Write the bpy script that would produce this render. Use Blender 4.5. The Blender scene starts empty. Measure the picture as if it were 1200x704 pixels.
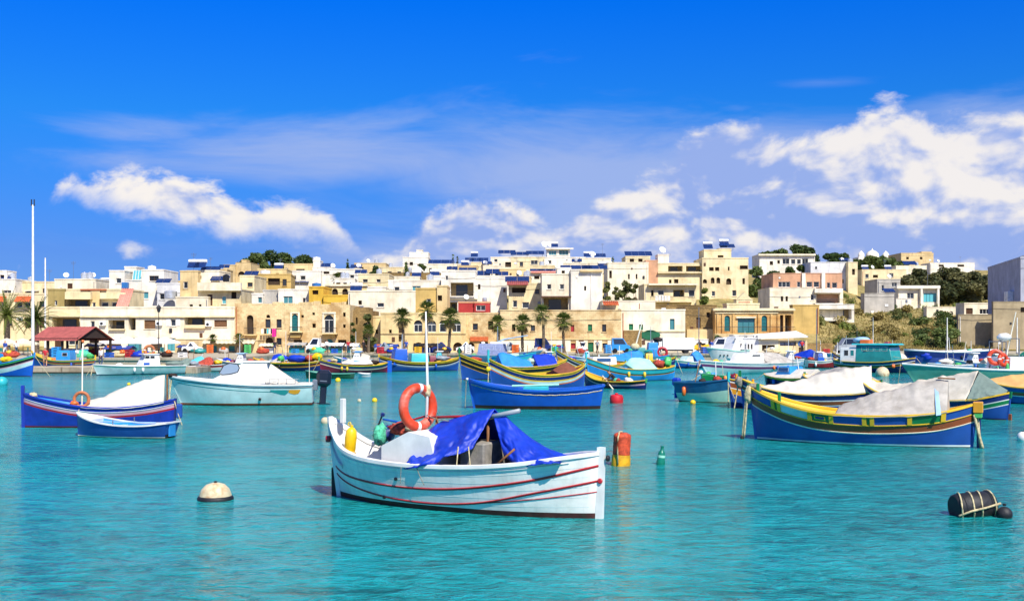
import bpy, bmesh, math, random
from mathutils import Vector, Matrix, noise as mnoise
R = math.radians
random.seed(7)
SC = bpy.context.scene
COL = SC.collection

# ------------------------------------------------------------ camera
F_PX, HOR, CAMZ = 1300.0, 392.0, 3.4          # focal length in photo pixels, horizon row, eye height
cd = bpy.data.cameras.new('camera'); cam = bpy.data.objects.new('camera', cd); COL.objects.link(cam)
cam.location = (0, 0, CAMZ); cam.rotation_euler = (R(90), 0, 0)
cd.sensor_width = 36; cd.lens = 36 * F_PX / 1200; cd.shift_y = (HOR - 352) / 1200
cd.clip_start = 0.1; cd.clip_end = 6000
SC.camera = cam

# ------------------------------------------------------------ sun, sky
SUN = Vector((0.33, -0.68, 0.86)).normalized()
EL = math.asin(SUN.z); AZ = math.atan2(SUN.x, SUN.y)      # azimuth clockwise from +Y
sl = bpy.data.lights.new('sun', 'SUN'); so = bpy.data.objects.new('sun', sl); COL.objects.link(so)
sl.energy = 4.6; sl.angle = R(0.5); sl.color = (1.0, 0.945, 0.85)
so.rotation_euler = SUN.to_track_quat('Z', 'Y').to_euler(); so.location = (60, -60, 120)
SC.view_settings.view_transform = 'Standard'; SC.view_settings.look = 'None'
SC.view_settings.exposure = 0.50; SC.view_settings.gamma = 1
SC.render.engine = 'CYCLES'
cy = SC.cycles
cy.use_denoising = True; cy.denoiser = 'OPENIMAGEDENOISE'; cy.denoising_prefilter = 'ACCURATE'
cy.max_bounces = 5; cy.diffuse_bounces = 2; cy.glossy_bounces = 3; cy.transmission_bounces = 3; cy.transparent_max_bounces = 6
cy.sample_clamp_indirect = 6; cy.caustics_reflective = False; cy.caustics_refractive = False
try: cy.use_adaptive_sampling = True; cy.adaptive_threshold = 0.015
except Exception: pass

class NT:
    """small helper for building node trees"""
    def __init__(s, tree): s.t = tree; s.n = tree.nodes; s.l = tree.links
    def new(s, typ, **kw):
        n = s.n.new(typ)
        for k, v in kw.items(): setattr(n, k, v)
        return n
    def set(s, inp, v):
        if isinstance(v, bpy.types.NodeSocket): s.l.new(v, inp)
        else: inp.default_value = v
    def math(s, op, a, b=0.0, c=None, clamp=False):
        n = s.new('ShaderNodeMath', operation=op, use_clamp=clamp)
        s.set(n.inputs[0], a); s.set(n.inputs[1], b)
        if c is not None: s.set(n.inputs[2], c)
        return n.outputs[0]
    def vmath(s, op, a, b=None, sc=None):
        n = s.new('ShaderNodeVectorMath', operation=op); s.set(n.inputs[0], a)
        if b is not None: s.set(n.inputs[1], b)
        if sc is not None: s.set(n.inputs['Scale'], sc)
        return n.outputs[0]
    def noise(s, vec, scale, detail=4, rough=0.5, dist=0.0):
        n = s.new('ShaderNodeTexNoise'); s.set(n.inputs['Vector'], vec)
        n.inputs['Scale'].default_value = scale; n.inputs['Detail'].default_value = detail
        n.inputs['Roughness'].default_value = rough; n.inputs['Distortion'].default_value = dist
        return n.outputs['Fac']
    def maprange(s, v, a, b, c=0.0, d=1.0, smooth=True):
        n = s.new('ShaderNodeMapRange', interpolation_type='SMOOTHSTEP' if smooth else 'LINEAR')
        s.set(n.inputs[0], v)
        for i, q in enumerate((a, b, c, d)): s.set(n.inputs[1 + i], q)
        return n.outputs[0]
    def mix(s, f, a, b, mode='MIX'):
        n = s.new('ShaderNodeMix', data_type='RGBA', blend_type=mode)
        s.set(n.inputs[0], f)
        for inp, v in ((n.inputs[6], a), (n.inputs[7], b)):
            s.set(inp, (*v, 1) if isinstance(v, tuple) and len(v) == 3 else v)
        return n.outputs[2]
    def xyz(s, x, y, z):
        n = s.new('ShaderNodeCombineXYZ')
        for i, v in enumerate((x, y, z)): s.set(n.inputs[i], v)
        return n.outputs[0]

W = bpy.data.worlds.new('World'); SC.world = W; W.use_nodes = True
def build_sky():
    q = NT(W.node_tree); q.n.clear()
    out = q.new('ShaderNodeOutputWorld'); bg = q.new('ShaderNodeBackground'); q.l.new(bg.outputs[0], out.inputs[0])
    sky = q.new('ShaderNodeTexSky', sky_type='NISHITA'); sky.sun_disc = False
    sky.sun_elevation = EL; sky.sun_rotation = AZ; sky.altitude = 0
    sky.air_density = 1.0; sky.dust_density = 0.1; sky.ozone_density = 5.0
    tc = q.new('ShaderNodeTexCoord'); d = tc.outputs['Generated']
    sep = q.new('ShaderNodeSeparateXYZ'); q.l.new(d, sep.inputs[0]); X, Y, Z = sep.outputs
    hor = q.math('SQRT', q.math('ADD', q.math('MULTIPLY', X, X), q.math('MULTIPLY', Y, Y)))
    az = q.math('ARCTAN2', X, Y)                     # 0 straight over the town, + to the right
    el = q.math('ARCTAN2', Z, hor)
    # the photograph's sky is a deep polarised azure: richer blue than the raw model
    grade = q.new('ShaderNodeValToRGB'); cr = grade.color_ramp; q.l.new(el, grade.inputs[0])
    for i, (p, c) in enumerate(SKY_GRADE):
        e = cr.elements[i] if i < 2 else cr.elements.new(p)
        e.position = p; e.color = (*c, 1)
    blue = q.mix(1.0, sky.outputs[0], grade.outputs[0], 'MULTIPLY')
    P = q.xyz(az, q.math('MULTIPLY', el, 1.5), 0.0)
    warp = q.new('ShaderNodeTexNoise'); q.l.new(P, warp.inputs['Vector']); warp.inputs['Scale'].default_value = 9; warp.inputs['Detail'].default_value = 1
    PW = q.vmath('ADD', P, q.vmath('SCALE', q.vmath('SUBTRACT', warp.outputs['Color'], (0.5, 0.5, 0.5)), sc=0.05))
    def ell(a, e, ra, re, s=1.0, A=None, E=None):
        """soft mass of cloud about azimuth a, elevation e (radians)"""
        dx = q.math('MULTIPLY_ADD', A or az, 1 / ra, -a / ra); dy = q.math('MULTIPLY_ADD', E or el, 1 / re, -e / re)
        r2 = q.math('MULTIPLY_ADD', dx, dx, q.math('MULTIPLY', dy, dy))
        return q.math('MULTIPLY', q.math('POWER', 0.3679, r2), s)
    def pa(px): return math.atan((px - 600) / F_PX)
    def pe(py): return (HOR - py) / F_PX
    def mx(*a):
        r = a[0]
        for b in a[1:]: r = q.math('MAXIMUM', r, b)
        return r
    # --- heaped cloud: a long bank over the town and one loaf-shaped cumulus on the left, each with its own outline along the horizon
    U = q.math('MULTIPLY_ADD', az, 1 / 1.3, .5)
    def outline(pts, end):
        n = q.new('ShaderNodeValToRGB'); r = n.color_ramp; r.interpolation = 'B_SPLINE'; q.l.new(U, n.inputs[0]); P = [(-700, end)] + list(pts) + [(1900, end)]
        for i, (px, py) in enumerate(P):
            p = min(.999, max(.001, pa(px) / 1.3 + .5)); e = r.elements[i] if i < 2 else r.elements.new(p)
            if i == 1: e.position = p
            e.position = p; v = max(0.0, pe(py)) / .3; e.color = (v, v, v, 1)
        return q.math('MULTIPLY', n.outputs[0], .3)
    n1 = q.noise(PW, 17, 6, .585); n2 = q.noise(q.vmath('ADD', PW, (.008, .017, 0.0)), 17, 3.0, .57); n3 = q.noise(P, 6, 1.5, .5)
    bump = q.math('SUBTRACT', n1, .5)
    # bank
    T1 = outline(((-300, 330), (-120, 392), (40, 399), (330, 399), (420, 320), (480, 275), (545, 225), (590, 222), (640, 262), (690, 248), (740, 215), (775, 185), (810, 155), (870, 148), (930, 168), (985, 150), (1020, 128), (1060, 150), (1110, 158), (1160, 150), (1230, 165), (1400, 190), (1600, 215)), 270)
    e1 = q.math('ADD', q.math('SUBTRACT', T1, el), q.math('MULTIPLY', bump, .085))
    c1 = q.math('MULTIPLY', q.maprange(e1, .0, .018), q.maprange(el, .0, .06, .55, .93))
    # loaf cumulus
    T2 = outline(((0, 395), (40, 270), (75, 208), (120, 210), (160, 196), (205, 208), (250, 232), (300, 238), (345, 222), (390, 246), (425, 300), (480, 395)), 400)
    B2 = outline(((0, 395), (40, 235), (90, 246), (150, 268), (220, 282), (300, 285), (390, 287), (440, 290), (500, 300)), 400)
    e2 = q.math('ADD', q.math('SUBTRACT', T2, el), q.math('MULTIPLY', bump, .07)); f2 = q.math('ADD', q.math('SUBTRACT', el, B2), q.math('MULTIPLY', bump, .05))
    c2 = q.math('MULTIPLY', q.maprange(e2, .0, .015), q.maprange(f2, -.006, .022))
    e2 = q.math('MULTIPLY', e2, .62)
    # stray puff
    c3 = q.math('MULTIPLY', q.maprange(q.math('ADD', ell(pa(150), pe(294), .013, .012, .8), q.math('MULTIPLY', bump, 3.0)), .35, 1.0), .7)
    c3 = q.math('MULTIPLY', c3, q.maprange(ell(pa(150), pe(294), .02, .016, 1.0), .1, .5))
    cov = mx(c1, c2, c3)
    ee = q.math('ADD', q.math('MULTIPLY', c2, e2), q.math('MULTIPLY', q.math('SUBTRACT', 1.0, c2), e1))
    rim = q.math('POWER', 0.3679, q.math('MULTIPLY', q.math('MAXIMUM', ee, 0.0), 26.0))
    lit = q.math('ADD', q.math('MULTIPLY', q.math('SUBTRACT', n1, n2), 3.8), q.math('MULTIPLY', rim, .64))
    lit = q.math('ADD', lit, q.math('MULTIPLY', q.math('SUBTRACT', n3, .47), 2.4))
    lit = q.math('ADD', lit, q.math('MULTIPLY', c2, .22)); lit = q.math('ADD', lit, mx(ell(pa(1120), pe(240), .07, .045, .34), ell(pa(1000), pe(185), .06, .022, .30)))
    lit = q.maprange(lit, -.05, .95)
    ccol = q.mix(lit, (0.33, 0.46, 0.88), (1.0, 0.95, 0.91))
    # --- thin high veil
    away = q.maprange(q.math('ABSOLUTE', az), .75, 1.0)       # the same kind of sky goes on all round
    PV = q.xyz(q.math('MULTIPLY', az, 0.5), q.math('MULTIPLY', el, 2.2), 0.4)
    nv = q.noise(PV, 10, 5, .62, .5)
    vm = mx(ell(pa(420), pe(188), .28, .036, 1.0), ell(pa(170), pe(168), .11, .018, .8), ell(pa(640), pe(205), .22, .060, 1.1), ell(pa(980), pe(112), .09, .010, .62),
            ell(pa(640), pe(72), .06, .012, .55), ell(pa(860), pe(136), .03, .006, .55), ell(pa(1160), pe(160), .12, .035, .9), ell(pa(860), pe(235), .36, .07, 1.35), ell(pa(600), pe(290), .35, .03, .8),
            q.math('MULTIPLY', away, q.maprange(el, .05, .30, .9, 0.0)))
    veil = q.maprange(q.math('ADD', vm, q.math('MULTIPLY', q.math('SUBTRACT', nv, .5), 1.25)), .30, 1.15, 0.0, .85)
    # cloud colours are in units of the finished picture, so scale the Nishita part to the same units
    scl = q.new('ShaderNodeVectorMath', operation='SCALE'); q.l.new(blue, scl.inputs[0]); scl.inputs['Scale'].default_value = SKY_K
    base = q.mix(veil, scl.outputs[0], (0.40, 0.52, 0.88))
    fin = q.mix(cov, base, ccol)
    q.l.new(fin, bg.inputs['Color'])
    bg.inputs['Strength'].default_value = SKY_S
SKY_S = 0.67          # cloud radiance; the Nishita sky itself enters at SKY_S * SKY_K, about 0.1
SKY_K = 0.17
SKY_GRADE = [(.07, (.136,.263,.64)), (.30, (.0012,.373,1.14)), (.19, (.055,.397,.856)), (.8, (.42,.58,.92))]
build_sky()

# ------------------------------------------------------------ photo ray helpers (only to find real places: every thing gets its own depth)
def AT(px, py, Y):
    return Vector(((px - 600) / F_PX * Y, Y, CAMZ + (HOR - py) / F_PX * Y))
def YW(py, z=0.0):
    "depth at which height z is seen on row py"
    return (CAMZ - z) * F_PX / (py - HOR)

# ------------------------------------------------------------ materials
def srgb(h):
    h = h.lstrip('#'); v = [int(h[i:i+2], 16) / 255 for i in (0, 2, 4)]
    return tuple(c / 12.92 if c <= .04045 else ((c + .055) / 1.055) ** 2.4 for c in v)
MATS = {}
def mat(name, col, rough=.5, var=.12, scale=3.0, bump=0.0, bscale=20.0, streak=0.0, spec=.5, metal=0.0, world=False, dirt=None, dirtamt=.5):
    if name in MATS: return MATS[name]
    if isinstance(col, str): col = srgb(col)
    m = bpy.data.materials.new(name); m.use_nodes = True; q = NT(m.node_tree); bs = q.n['Principled BSDF']
    if world:
        vec = q.new('ShaderNodeNewGeometry').outputs['Position']
    else:
        vec = q.new('ShaderNodeTexCoord').outputs['Object']
        oi = q.new('ShaderNodeObjectInfo'); vec = q.vmath('ADD', vec, q.xyz(q.math('MULTIPLY', oi.outputs['Random'], 37.0), 0.0, 0.0))
    f = q.noise(vec, scale, 5, .6)
    lo = tuple(c * (1 - var * 1.6) for c in col); hi = tuple(min(1, c * (1 + var)) for c in col)
    c = q.mix(q.maprange(f, .3, .7), lo, hi)
    if streak:
        vs = q.vmath('MULTIPLY', vec, (1.0, 1.0, .12)); g = q.noise(vs, scale * 3.2, 4, .6)
        c = q.mix(q.math('MULTIPLY', q.maprange(g, .48, .75), streak), c, tuple(x * .45 for x in col))
    if dirt is not None:
        g = q.noise(vec, scale * .7, 6, .65, .4)
        c = q.mix(q.math('MULTIPLY', q.maprange(g, .5, .68), dirtamt), c, srgb(dirt) if isinstance(dirt, str) else dirt)
    q.l.new(c, bs.inputs['Base Color'])
    bs.inputs['Roughness'].default_value = rough; bs.inputs['Metallic'].default_value = metal
    bs.inputs['Specular IOR Level'].default_value = spec
    if bump:
        b = q.new('ShaderNodeBump'); b.inputs['Strength'].default_value = bump; b.inputs['Distance'].default_value = .03
        q.l.new(q.noise(vec, bscale, 4, .6), b.inputs['Height']); q.l.new(b.outputs[0], bs.inputs['Normal'])
    MATS[name] = m; return m

def stone_mat(name, col, dark, cw=.55, ch=.27, mortar=.012, var=.2):
    "coursed limestone: block courses a few pixels high at this distance"
    m = bpy.data.materials.new(name); m.use_nodes = True; q = NT(m.node_tree); bs = q.n['Principled BSDF']
    pos = q.new('ShaderNodeNewGeometry').outputs['Position']
    sp = q.new('ShaderNodeSeparateXYZ'); q.l.new(pos, sp.inputs[0])
    uv = q.xyz(q.math('ADD', sp.outputs[0], q.math('MULTIPLY', sp.outputs[1], .7)), sp.outputs[2], 0.0)
    br = q.new('ShaderNodeTexBrick'); q.l.new(uv, br.inputs['Vector'])
    c0 = srgb(col); br.inputs['Color1'].default_value = (*c0, 1); br.inputs['Color2'].default_value = (*(x * (1 - var) for x in c0), 1)
    br.inputs['Mortar'].default_value = (*(x * .62 for x in c0), 1); br.inputs['Scale'].default_value = 1
    br.inputs['Brick Width'].default_value = cw; br.inputs['Row Height'].default_value = ch; br.inputs['Mortar Size'].default_value = mortar
    f = q.noise(pos, .45, 7, .62, .3); g = q.noise(q.vmath('MULTIPLY', pos, (1, 1, .2)), 1.7, 5, .6)
    c = q.mix(q.maprange(f, .42, .66, 0, .75), br.outputs['Color'], srgb(dark))
    c = q.mix(q.maprange(g, .55, .75, 0, .5), c, tuple(x * .45 for x in srgb(dark)))
    q.l.new(c, bs.inputs['Base Color']); bs.inputs['Roughness'].default_value = .9; bs.inputs['Specular IOR Level'].default_value = .2
    b = q.new('ShaderNodeBump'); b.inputs['Strength'].default_value = .5; b.inputs['Distance'].default_value = .05
    q.l.new(q.math('ADD', q.noise(pos, 3, 6, .7), q.math('MULTIPLY', br.outputs['Fac'], -.6)), b.inputs['Height']); q.l.new(b.outputs[0], bs.inputs['Normal'])
    MATS[name] = m; return m

def glass_mat(name, col, rough=.08):
    m = bpy.data.materials.new(name); m.use_nodes = True; bs = m.node_tree.nodes['Principled BSDF']
    q = NT(m.node_tree); oi = q.new('ShaderNodeObjectInfo')
    c = q.mix(oi.outputs['Random'], tuple(x * .5 for x in srgb(col)), tuple(min(1, x * 1.7) for x in srgb(col)))
    q.l.new(c, bs.inputs['Base Color']); bs.inputs['Roughness'].default_value = rough
    MATS[name] = m; return m

# walls
wk = dict(world=True, rough=.9, spec=.2, streak=.40, var=.12, scale=.5, bump=.25, bscale=6)
mat('cream', '#e8d6a8', dirt='#b89b68', dirtamt=.40, **wk); mat('pale_cream', '#f0e4c6', dirt='#c2aa7c', dirtamt=.38, **wk); mat('white_wall', '#eee6d3', dirt='#c0b090', dirtamt=.36, **wk); mat('warm_stone', '#e6cc92', dirt='#b08a50', dirtamt=.45, **wk)
mat('sand', '#d8be8a', dirt='#ac8c56', dirtamt=.4, **wk); mat('ochre_wall', '#cbab66', **wk); mat('yellow_wall', '#deb344', **wk); mat('grey_wall', '#b9b3a6', **wk)
mat('white_shade', '#dcdbd8', **wk); mat('pink_wall', '#cf9f7c', **wk); mat('maroon_wall', '#a83c3c', **wk); mat('brown_wall', '#a47a45', **wk)
mat('render_grey', '#b9bac2', **wk); mat('block_wall', '#a89878', dirt='#7c6c50', dirtamt=.4, **wk); mat('shaded_cream', '#a8945c', **wk)  # last one: olive tone paints shade onto the cream duplex's left wall
stone_mat('old_stone', '#ebd09a', '#a97f48'); stone_mat('chapel_stone', '#dfb878', '#b07a3a', var=.12); stone_mat('rubble', '#a98c5a', '#6a5636', .4, .25, .03, .35)
stone_mat('quay_stone', '#b5a890', '#7c6e58', 1.2, .45, .02, .2)
# trim and fittings
mat('frame_white', '#ece9de', .5); mat('frame_brown', '#5b3b22', .6); mat('frame_green', '#17613f', .5); mat('frame_teal', '#1d6f70', .5); mat('frame_dark', '#2a2a2c', .5)
mat('frame_blue', '#2f6fae', .5); mat('frame_red', '#a5282c', .5)
glass_mat('glass_light', '#76838f'); glass_mat('glass_dark', '#2b3036'); glass_mat('glass_teal', '#4d8f96'); glass_mat('glass_blue', '#31507a')
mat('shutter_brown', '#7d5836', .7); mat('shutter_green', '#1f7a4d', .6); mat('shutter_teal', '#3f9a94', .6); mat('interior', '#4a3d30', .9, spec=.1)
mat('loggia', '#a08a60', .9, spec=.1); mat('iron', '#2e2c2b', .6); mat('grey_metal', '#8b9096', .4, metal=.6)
mat('solar_blue', '#1c3263', .18, var=.25, spec=.6); mat('tank_metal', '#c9cdd0', .35, metal=.4); mat('white_plastic', '#efefea', .35); mat('black_plastic', '#17181a', .4)
mat('roof_orange', '#c6602f', .8, var=.2, scale=6); mat('roof_red', '#a4544c', .8, var=.15, scale=2); mat('dark_wood', '#2e2019', .8)
mat('asphalt', '#b5a98e', .95, spec=.2, world=True, scale=.5); mat('awning_white', '#f0ece0', .8); mat('awning_cream', '#e6d9b4', .8); mat('awning_blue', '#24408f', .8)
mat('awning_yellow', '#eeb31d', .8); mat('awning_pink', '#d98a76', .8); mat('terracotta', '#b0603a', .8)
# vegetation
def leaf_mat(name, a, b, tr=.25):
    m = bpy.data.materials.new(name); m.use_nodes = True; q = NT(m.node_tree); bs = q.n['Principled BSDF']
    pos = q.new('ShaderNodeNewGeometry').outputs['Position']; oi = q.new('ShaderNodeObjectInfo')
    f = q.math('ADD', q.noise(pos, 1.1, 4, .7), q.math('MULTIPLY', q.math('SUBTRACT', oi.outputs['Random'], .5), .35))
    q.l.new(q.mix(q.maprange(f, .32, .68), srgb(a), srgb(b)), bs.inputs['Base Color'])
    bs.inputs['Roughness'].default_value = .6; bs.inputs['Specular IOR Level'].default_value = .25
    tl = q.new('ShaderNodeBsdfTranslucent'); tl.inputs[0].default_value = (*srgb(b), 1); ms = q.new('ShaderNodeMixShader'); ms.inputs[0].default_value = tr
    q.l.new(bs.outputs[0], ms.inputs[1]); q.l.new(tl.outputs[0], ms.inputs[2]); q.l.new(ms.outputs[0], q.n['Material Output'].inputs[0])
    MATS[name] = m; return m
leaf_mat('pine_leaf', '#384d28', '#697840'); leaf_mat('palm_leaf', '#3c4c1a', '#707c34'); leaf_mat('olive_leaf', '#5c6334', '#8d8f55'); leaf_mat('shrub_leaf', '#54692c', '#8a9348')
leaf_mat('dry_leaf', '#7f7340', '#a8985c'); leaf_mat('dead_frond', '#8c7445', '#b59d68'); leaf_mat('tree_dark', '#434c2b', '#767246')
mat('trunk', '#6b5440', .9, var=.3, scale=8, bump=.6, bscale=14); mat('palm_trunk', '#70604c', .95, var=.35, scale=6, bump=.8, bscale=12)

# ------------------------------------------------------------ mesh helpers
class MB:
    def __init__(s): s.v = []; s.f = []; s.m = []; s.mats = []
    def mi(s, m):
        m = MATS[m] if isinstance(m, str) else m
        if m not in s.mats: s.mats.append(m)
        return s.mats.index(m)
    def add(s, vs, fs, m=None):
        o = len(s.v); s.v += [tuple(v) for v in vs]; k = s.mi(m) if m is not None else 0
        for f in fs: s.f.append(tuple(i + o for i in f)); s.m.append(k)
        return s
    def box(s, x0, x1, y0, y1, z0, z1, m=None, mtx=None):
        v = [Vector(p) for p in ((x0,y0,z0),(x1,y0,z0),(x1,y1,z0),(x0,y1,z0),(x0,y0,z1),(x1,y0,z1),(x1,y1,z1),(x0,y1,z1))]
        if mtx is not None: v = [mtx @ p for p in v]
        return s.add(v, [(0,3,2,1),(4,5,6,7),(0,1,5,4),(1,2,6,5),(2,3,7,6),(3,0,4,7)], m)
    def bbox(s, x0, x1, y0, y1, z0, z1, b=.02, m=None, mtx=None):
        "box with chamfered edges (three stacked rings)"
        def ring(z, i): return [Vector(p) for p in ((x0+i,y0+b,z),(x0+b,y0+i,z),(x1-b,y0+i,z),(x1-i,y0+b,z),(x1-i,y1-b,z),(x1-b,y1-i,z),(x0+b,y1-i,z),(x0+i,y1-b,z))]
        v = ring(z0, b) + ring(z0 + b, 0) + ring(z1 - b, 0) + ring(z1, b)
        if mtx is not None: v = [mtx @ p for p in v]
        fs = [tuple(range(7, -1, -1)), tuple(range(24, 32))]
        for k in range(3):
            for i in range(8): j = (i + 1) % 8; fs.append((k*8+i, k*8+j, k*8+8+j, k*8+8+i))
        return s.add(v, fs, m)
    def tube(s, pts, r, n=8, m=None, cap=True):
        pts = [Vector(p) for p in pts]; k = len(pts); rs = r if isinstance(r, (list, tuple)) else [r] * k
        vs = []; up = Vector((0, 0, 1))
        for i, p in enumerate(pts):
            t = (pts[min(i+1, k-1)] - pts[max(i-1, 0)]).normalized()
            a = t.cross(up)
            if a.length < .05: a = t.cross(Vector((1, 0, 0)))
            a.normalize(); b = t.cross(a)
            for j in range(n):
                th = 2 * math.pi * j / n; vs.append(p + (a * math.cos(th) + b * math.sin(th)) * rs[i])
        fs = [(i*n+j, i*n+(j+1) % n, (i+1)*n+(j+1) % n, (i+1)*n+j) for i in range(k-1) for j in range(n)]
        if cap: fs += [tuple(range(n-1, -1, -1)), tuple(range((k-1)*n, k*n))]
        return s.add(vs, fs, m)
    def lathe(s, prof, n=16, m=None, mtx=None, cap=True):
        "prof: (radius, z) pairs, bottom to top"
        vs = []
        for r, z in prof:
            for j in range(n):
                th = 2 * math.pi * j / n; p = Vector((r * math.cos(th), r * math.sin(th), z)); vs.append(mtx @ p if mtx is not None else p)
        k = len(prof); fs = [(i*n+j, i*n+(j+1) % n, (i+1)*n+(j+1) % n, (i+1)*n+j) for i in range(k-1) for j in range(n)]
        if cap: fs += [tuple(range(n-1, -1, -1)), tuple(range((k-1)*n, k*n))]
        return s.add(vs, fs, m)
    def grid(s, rows, m=None, closed=False, flip=False):
        k = len(rows); n = len(rows[0]); vs = [p for r in rows for p in r]; e = n if closed else n - 1
        fs = [(i*n+j, i*n+(j+1) % n, (i+1)*n+(j+1) % n, (i+1)*n+j) for i in range(k-1) for j in range(e)]
        if flip: fs = [f[::-1] for f in fs]
        return s.add(vs, fs, m)
    def torus(s, c, R0, r, nrm, n=24, k=10, m=None, mfun=None):
        nrm = Vector(nrm).normalized(); a = nrm.orthogonal().normalized(); b = nrm.cross(a); c = Vector(c); o = len(s.v)
        for i in range(n):
            th = 2 * math.pi * i / n; d = a * math.cos(th) + b * math.sin(th)
            for j in range(k):
                ph = 2 * math.pi * j / k; s.v.append(tuple(c + d * (R0 + r * math.cos(ph)) + nrm * (r * math.sin(ph))))
        for i in range(n):
            mm = s.mi(mfun(i) if mfun else m) if (m or mfun) else 0
            for j in range(k):
                i2 = (i + 1) % n; j2 = (j + 1) % k; s.f.append((o+i*k+j, o+i2*k+j, o+i2*k+j2, o+i*k+j2)); s.m.append(mm)
        return s
    def mesh(s, name, m=None, smooth=False):
        me = bpy.data.meshes.new(name); me.from_pydata(s.v, [], s.f)
        if m is not None: me.materials.append(MATS[m] if isinstance(m, str) else m)
        else:
            for k in s.mats: me.materials.append(k)
            if s.mats: me.polygons.foreach_set('material_index', s.m)
        if smooth is not False:
            me.polygons.foreach_set('use_smooth', [True] * len(me.polygons))
            if smooth is not True: me.set_sharp_from_angle(angle=R(smooth))
        me.update(); return me
    def build(s, name, m=None, parent=None, smooth=False, solid=0.0):
        o = bpy.data.objects.new(name, s.mesh(name, m, smooth)); COL.objects.link(o)
        if parent is not None: o.parent = parent
        if solid:
            md = o.modifiers.new('thickness', 'SOLIDIFY'); md.thickness = solid; md.offset = 0
        return o
def tag(o, label=None, cat=None, group=None, kind=None):
    if label: o['label'] = label
    if cat: o['category'] = cat
    if group: o['group'] = group
    if kind: o['kind'] = kind
    return o
def thing(name, label, cat, loc=(0,0,0), rz=0.0, group=None):
    o = bpy.data.objects.new(name, None); o.empty_display_size = .2; COL.objects.link(o)
    o.location = loc; o.rotation_euler = (0, 0, rz)
    return tag(o, label, cat, group)
def copy_thing(o, loc=None, rz=None, label=None, scale=None, parent=None):
    c = o.copy(); COL.objects.link(c); c.parent = parent
    if loc is not None: c.location = loc
    if rz is not None: c.rotation_euler = (0, 0, rz)
    if scale is not None: c.scale = (scale,) * 3 if not isinstance(scale, tuple) else scale
    if label: c['label'] = label
    for ch in o.children: copy_thing(ch, parent=c)
    return c
def lerp(a, b, t): return a + (b - a) * t
def pw(pts, x):
    "piecewise-linear lookup"
    if x <= pts[0][0]: return pts[0][1]
    for (a, p), (b, r) in zip(pts, pts[1:]):
        if x <= b: return lerp(p, r, (x - a) / (b - a))
    return pts[-1][1]
def spl(pts, x):
    "smooth lookup (monotone Hermite)"
    n = len(pts)
    if x <= pts[0][0]: return pts[0][1]
    if x >= pts[-1][0]: return pts[-1][1]
    def sl(i):
        if i == 0: return (pts[1][1]-pts[0][1])/(pts[1][0]-pts[0][0])
        if i == n-1: return (pts[-1][1]-pts[-2][1])/(pts[-1][0]-pts[-2][0])
        return (pts[i+1][1]-pts[i-1][1])/(pts[i+1][0]-pts[i-1][0])
    for i in range(n-1):
        a, b = pts[i], pts[i+1]
        if x <= b[0]:
            h = b[0]-a[0]; t = (x-a[0])/h; m0 = sl(i)*h; m1 = sl(i+1)*h
            return (2*t**3-3*t**2+1)*a[1] + (t**3-2*t**2+t)*m0 + (-2*t**3+3*t**2)*b[1] + (t**3-t**2)*m1
def ns(*p): return mnoise.noise(Vector(p))

# ------------------------------------------------------------ sea
def build_sea():
    m = bpy.data.materials.new('sea_water'); m.use_nodes = True; q = NT(m.node_tree); bs = q.n['Principled BSDF']
    pos = q.new('ShaderNodeNewGeometry').outputs['Position']
    pat = q.noise(q.vmath('MULTIPLY', pos, (.55, 1.0, 1)), .075, 4, .62, .6); p2 = q.noise(pos, .5, 5, .6)
    f = q.maprange(q.math('ADD', pat, q.math('MULTIPLY', q.math('SUBTRACT', p2, .5), .25)), .34, .66)
    c = q.mix(f, (0.003, 0.110, 0.104), (0.008, 0.285, 0.285))     # weed beds / sand seen through the water
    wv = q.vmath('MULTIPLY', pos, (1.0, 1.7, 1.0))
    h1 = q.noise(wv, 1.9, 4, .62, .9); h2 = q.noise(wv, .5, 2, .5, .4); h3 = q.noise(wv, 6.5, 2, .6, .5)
    # light airs: patches of ruffled and of calmer water
    calm = q.maprange(q.noise(q.vmath('MULTIPLY', pos, (.22, 1, 1)), .13, 3, .6), .34, .66, .45, 1.0)
    # ripple light and shade painted into the colour: crests paler, troughs darker
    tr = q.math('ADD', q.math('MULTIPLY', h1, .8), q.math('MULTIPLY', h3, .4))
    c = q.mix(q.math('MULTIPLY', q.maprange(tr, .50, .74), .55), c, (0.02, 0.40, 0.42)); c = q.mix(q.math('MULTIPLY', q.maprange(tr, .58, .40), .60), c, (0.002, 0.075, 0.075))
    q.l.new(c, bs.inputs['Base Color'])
    bs.inputs['Roughness'].default_value = .10; bs.inputs['IOR'].default_value = 1.33; bs.inputs['Specular IOR Level'].default_value = .5
    h = q.math('ADD', q.math('MULTIPLY', h1, .8), q.math('MULTIPLY', h2, 1.1)); h = q.math('ADD', h, q.math('MULTIPLY', h3, .22))
    b = q.new('ShaderNodeBump'); q.l.new(calm, b.inputs['Strength']); b.inputs['Distance'].default_value = .22
    q.l.new(h, b.inputs['Height']); q.l.new(b.outputs[0], bs.inputs['Normal'])
    MATS['sea_water'] = m
    mb = MB(); rows = []
    ys = [-60, -20] + [i * 6 for i in range(0, 24)] + [150, 200]
    for y in ys: rows.append([(x, y, 0.0) for x in (-900, -300, -100, -50, -25, 0, 25, 50, 100, 300, 900)])
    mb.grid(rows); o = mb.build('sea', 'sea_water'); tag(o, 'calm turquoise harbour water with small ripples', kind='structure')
build_sea()

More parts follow.
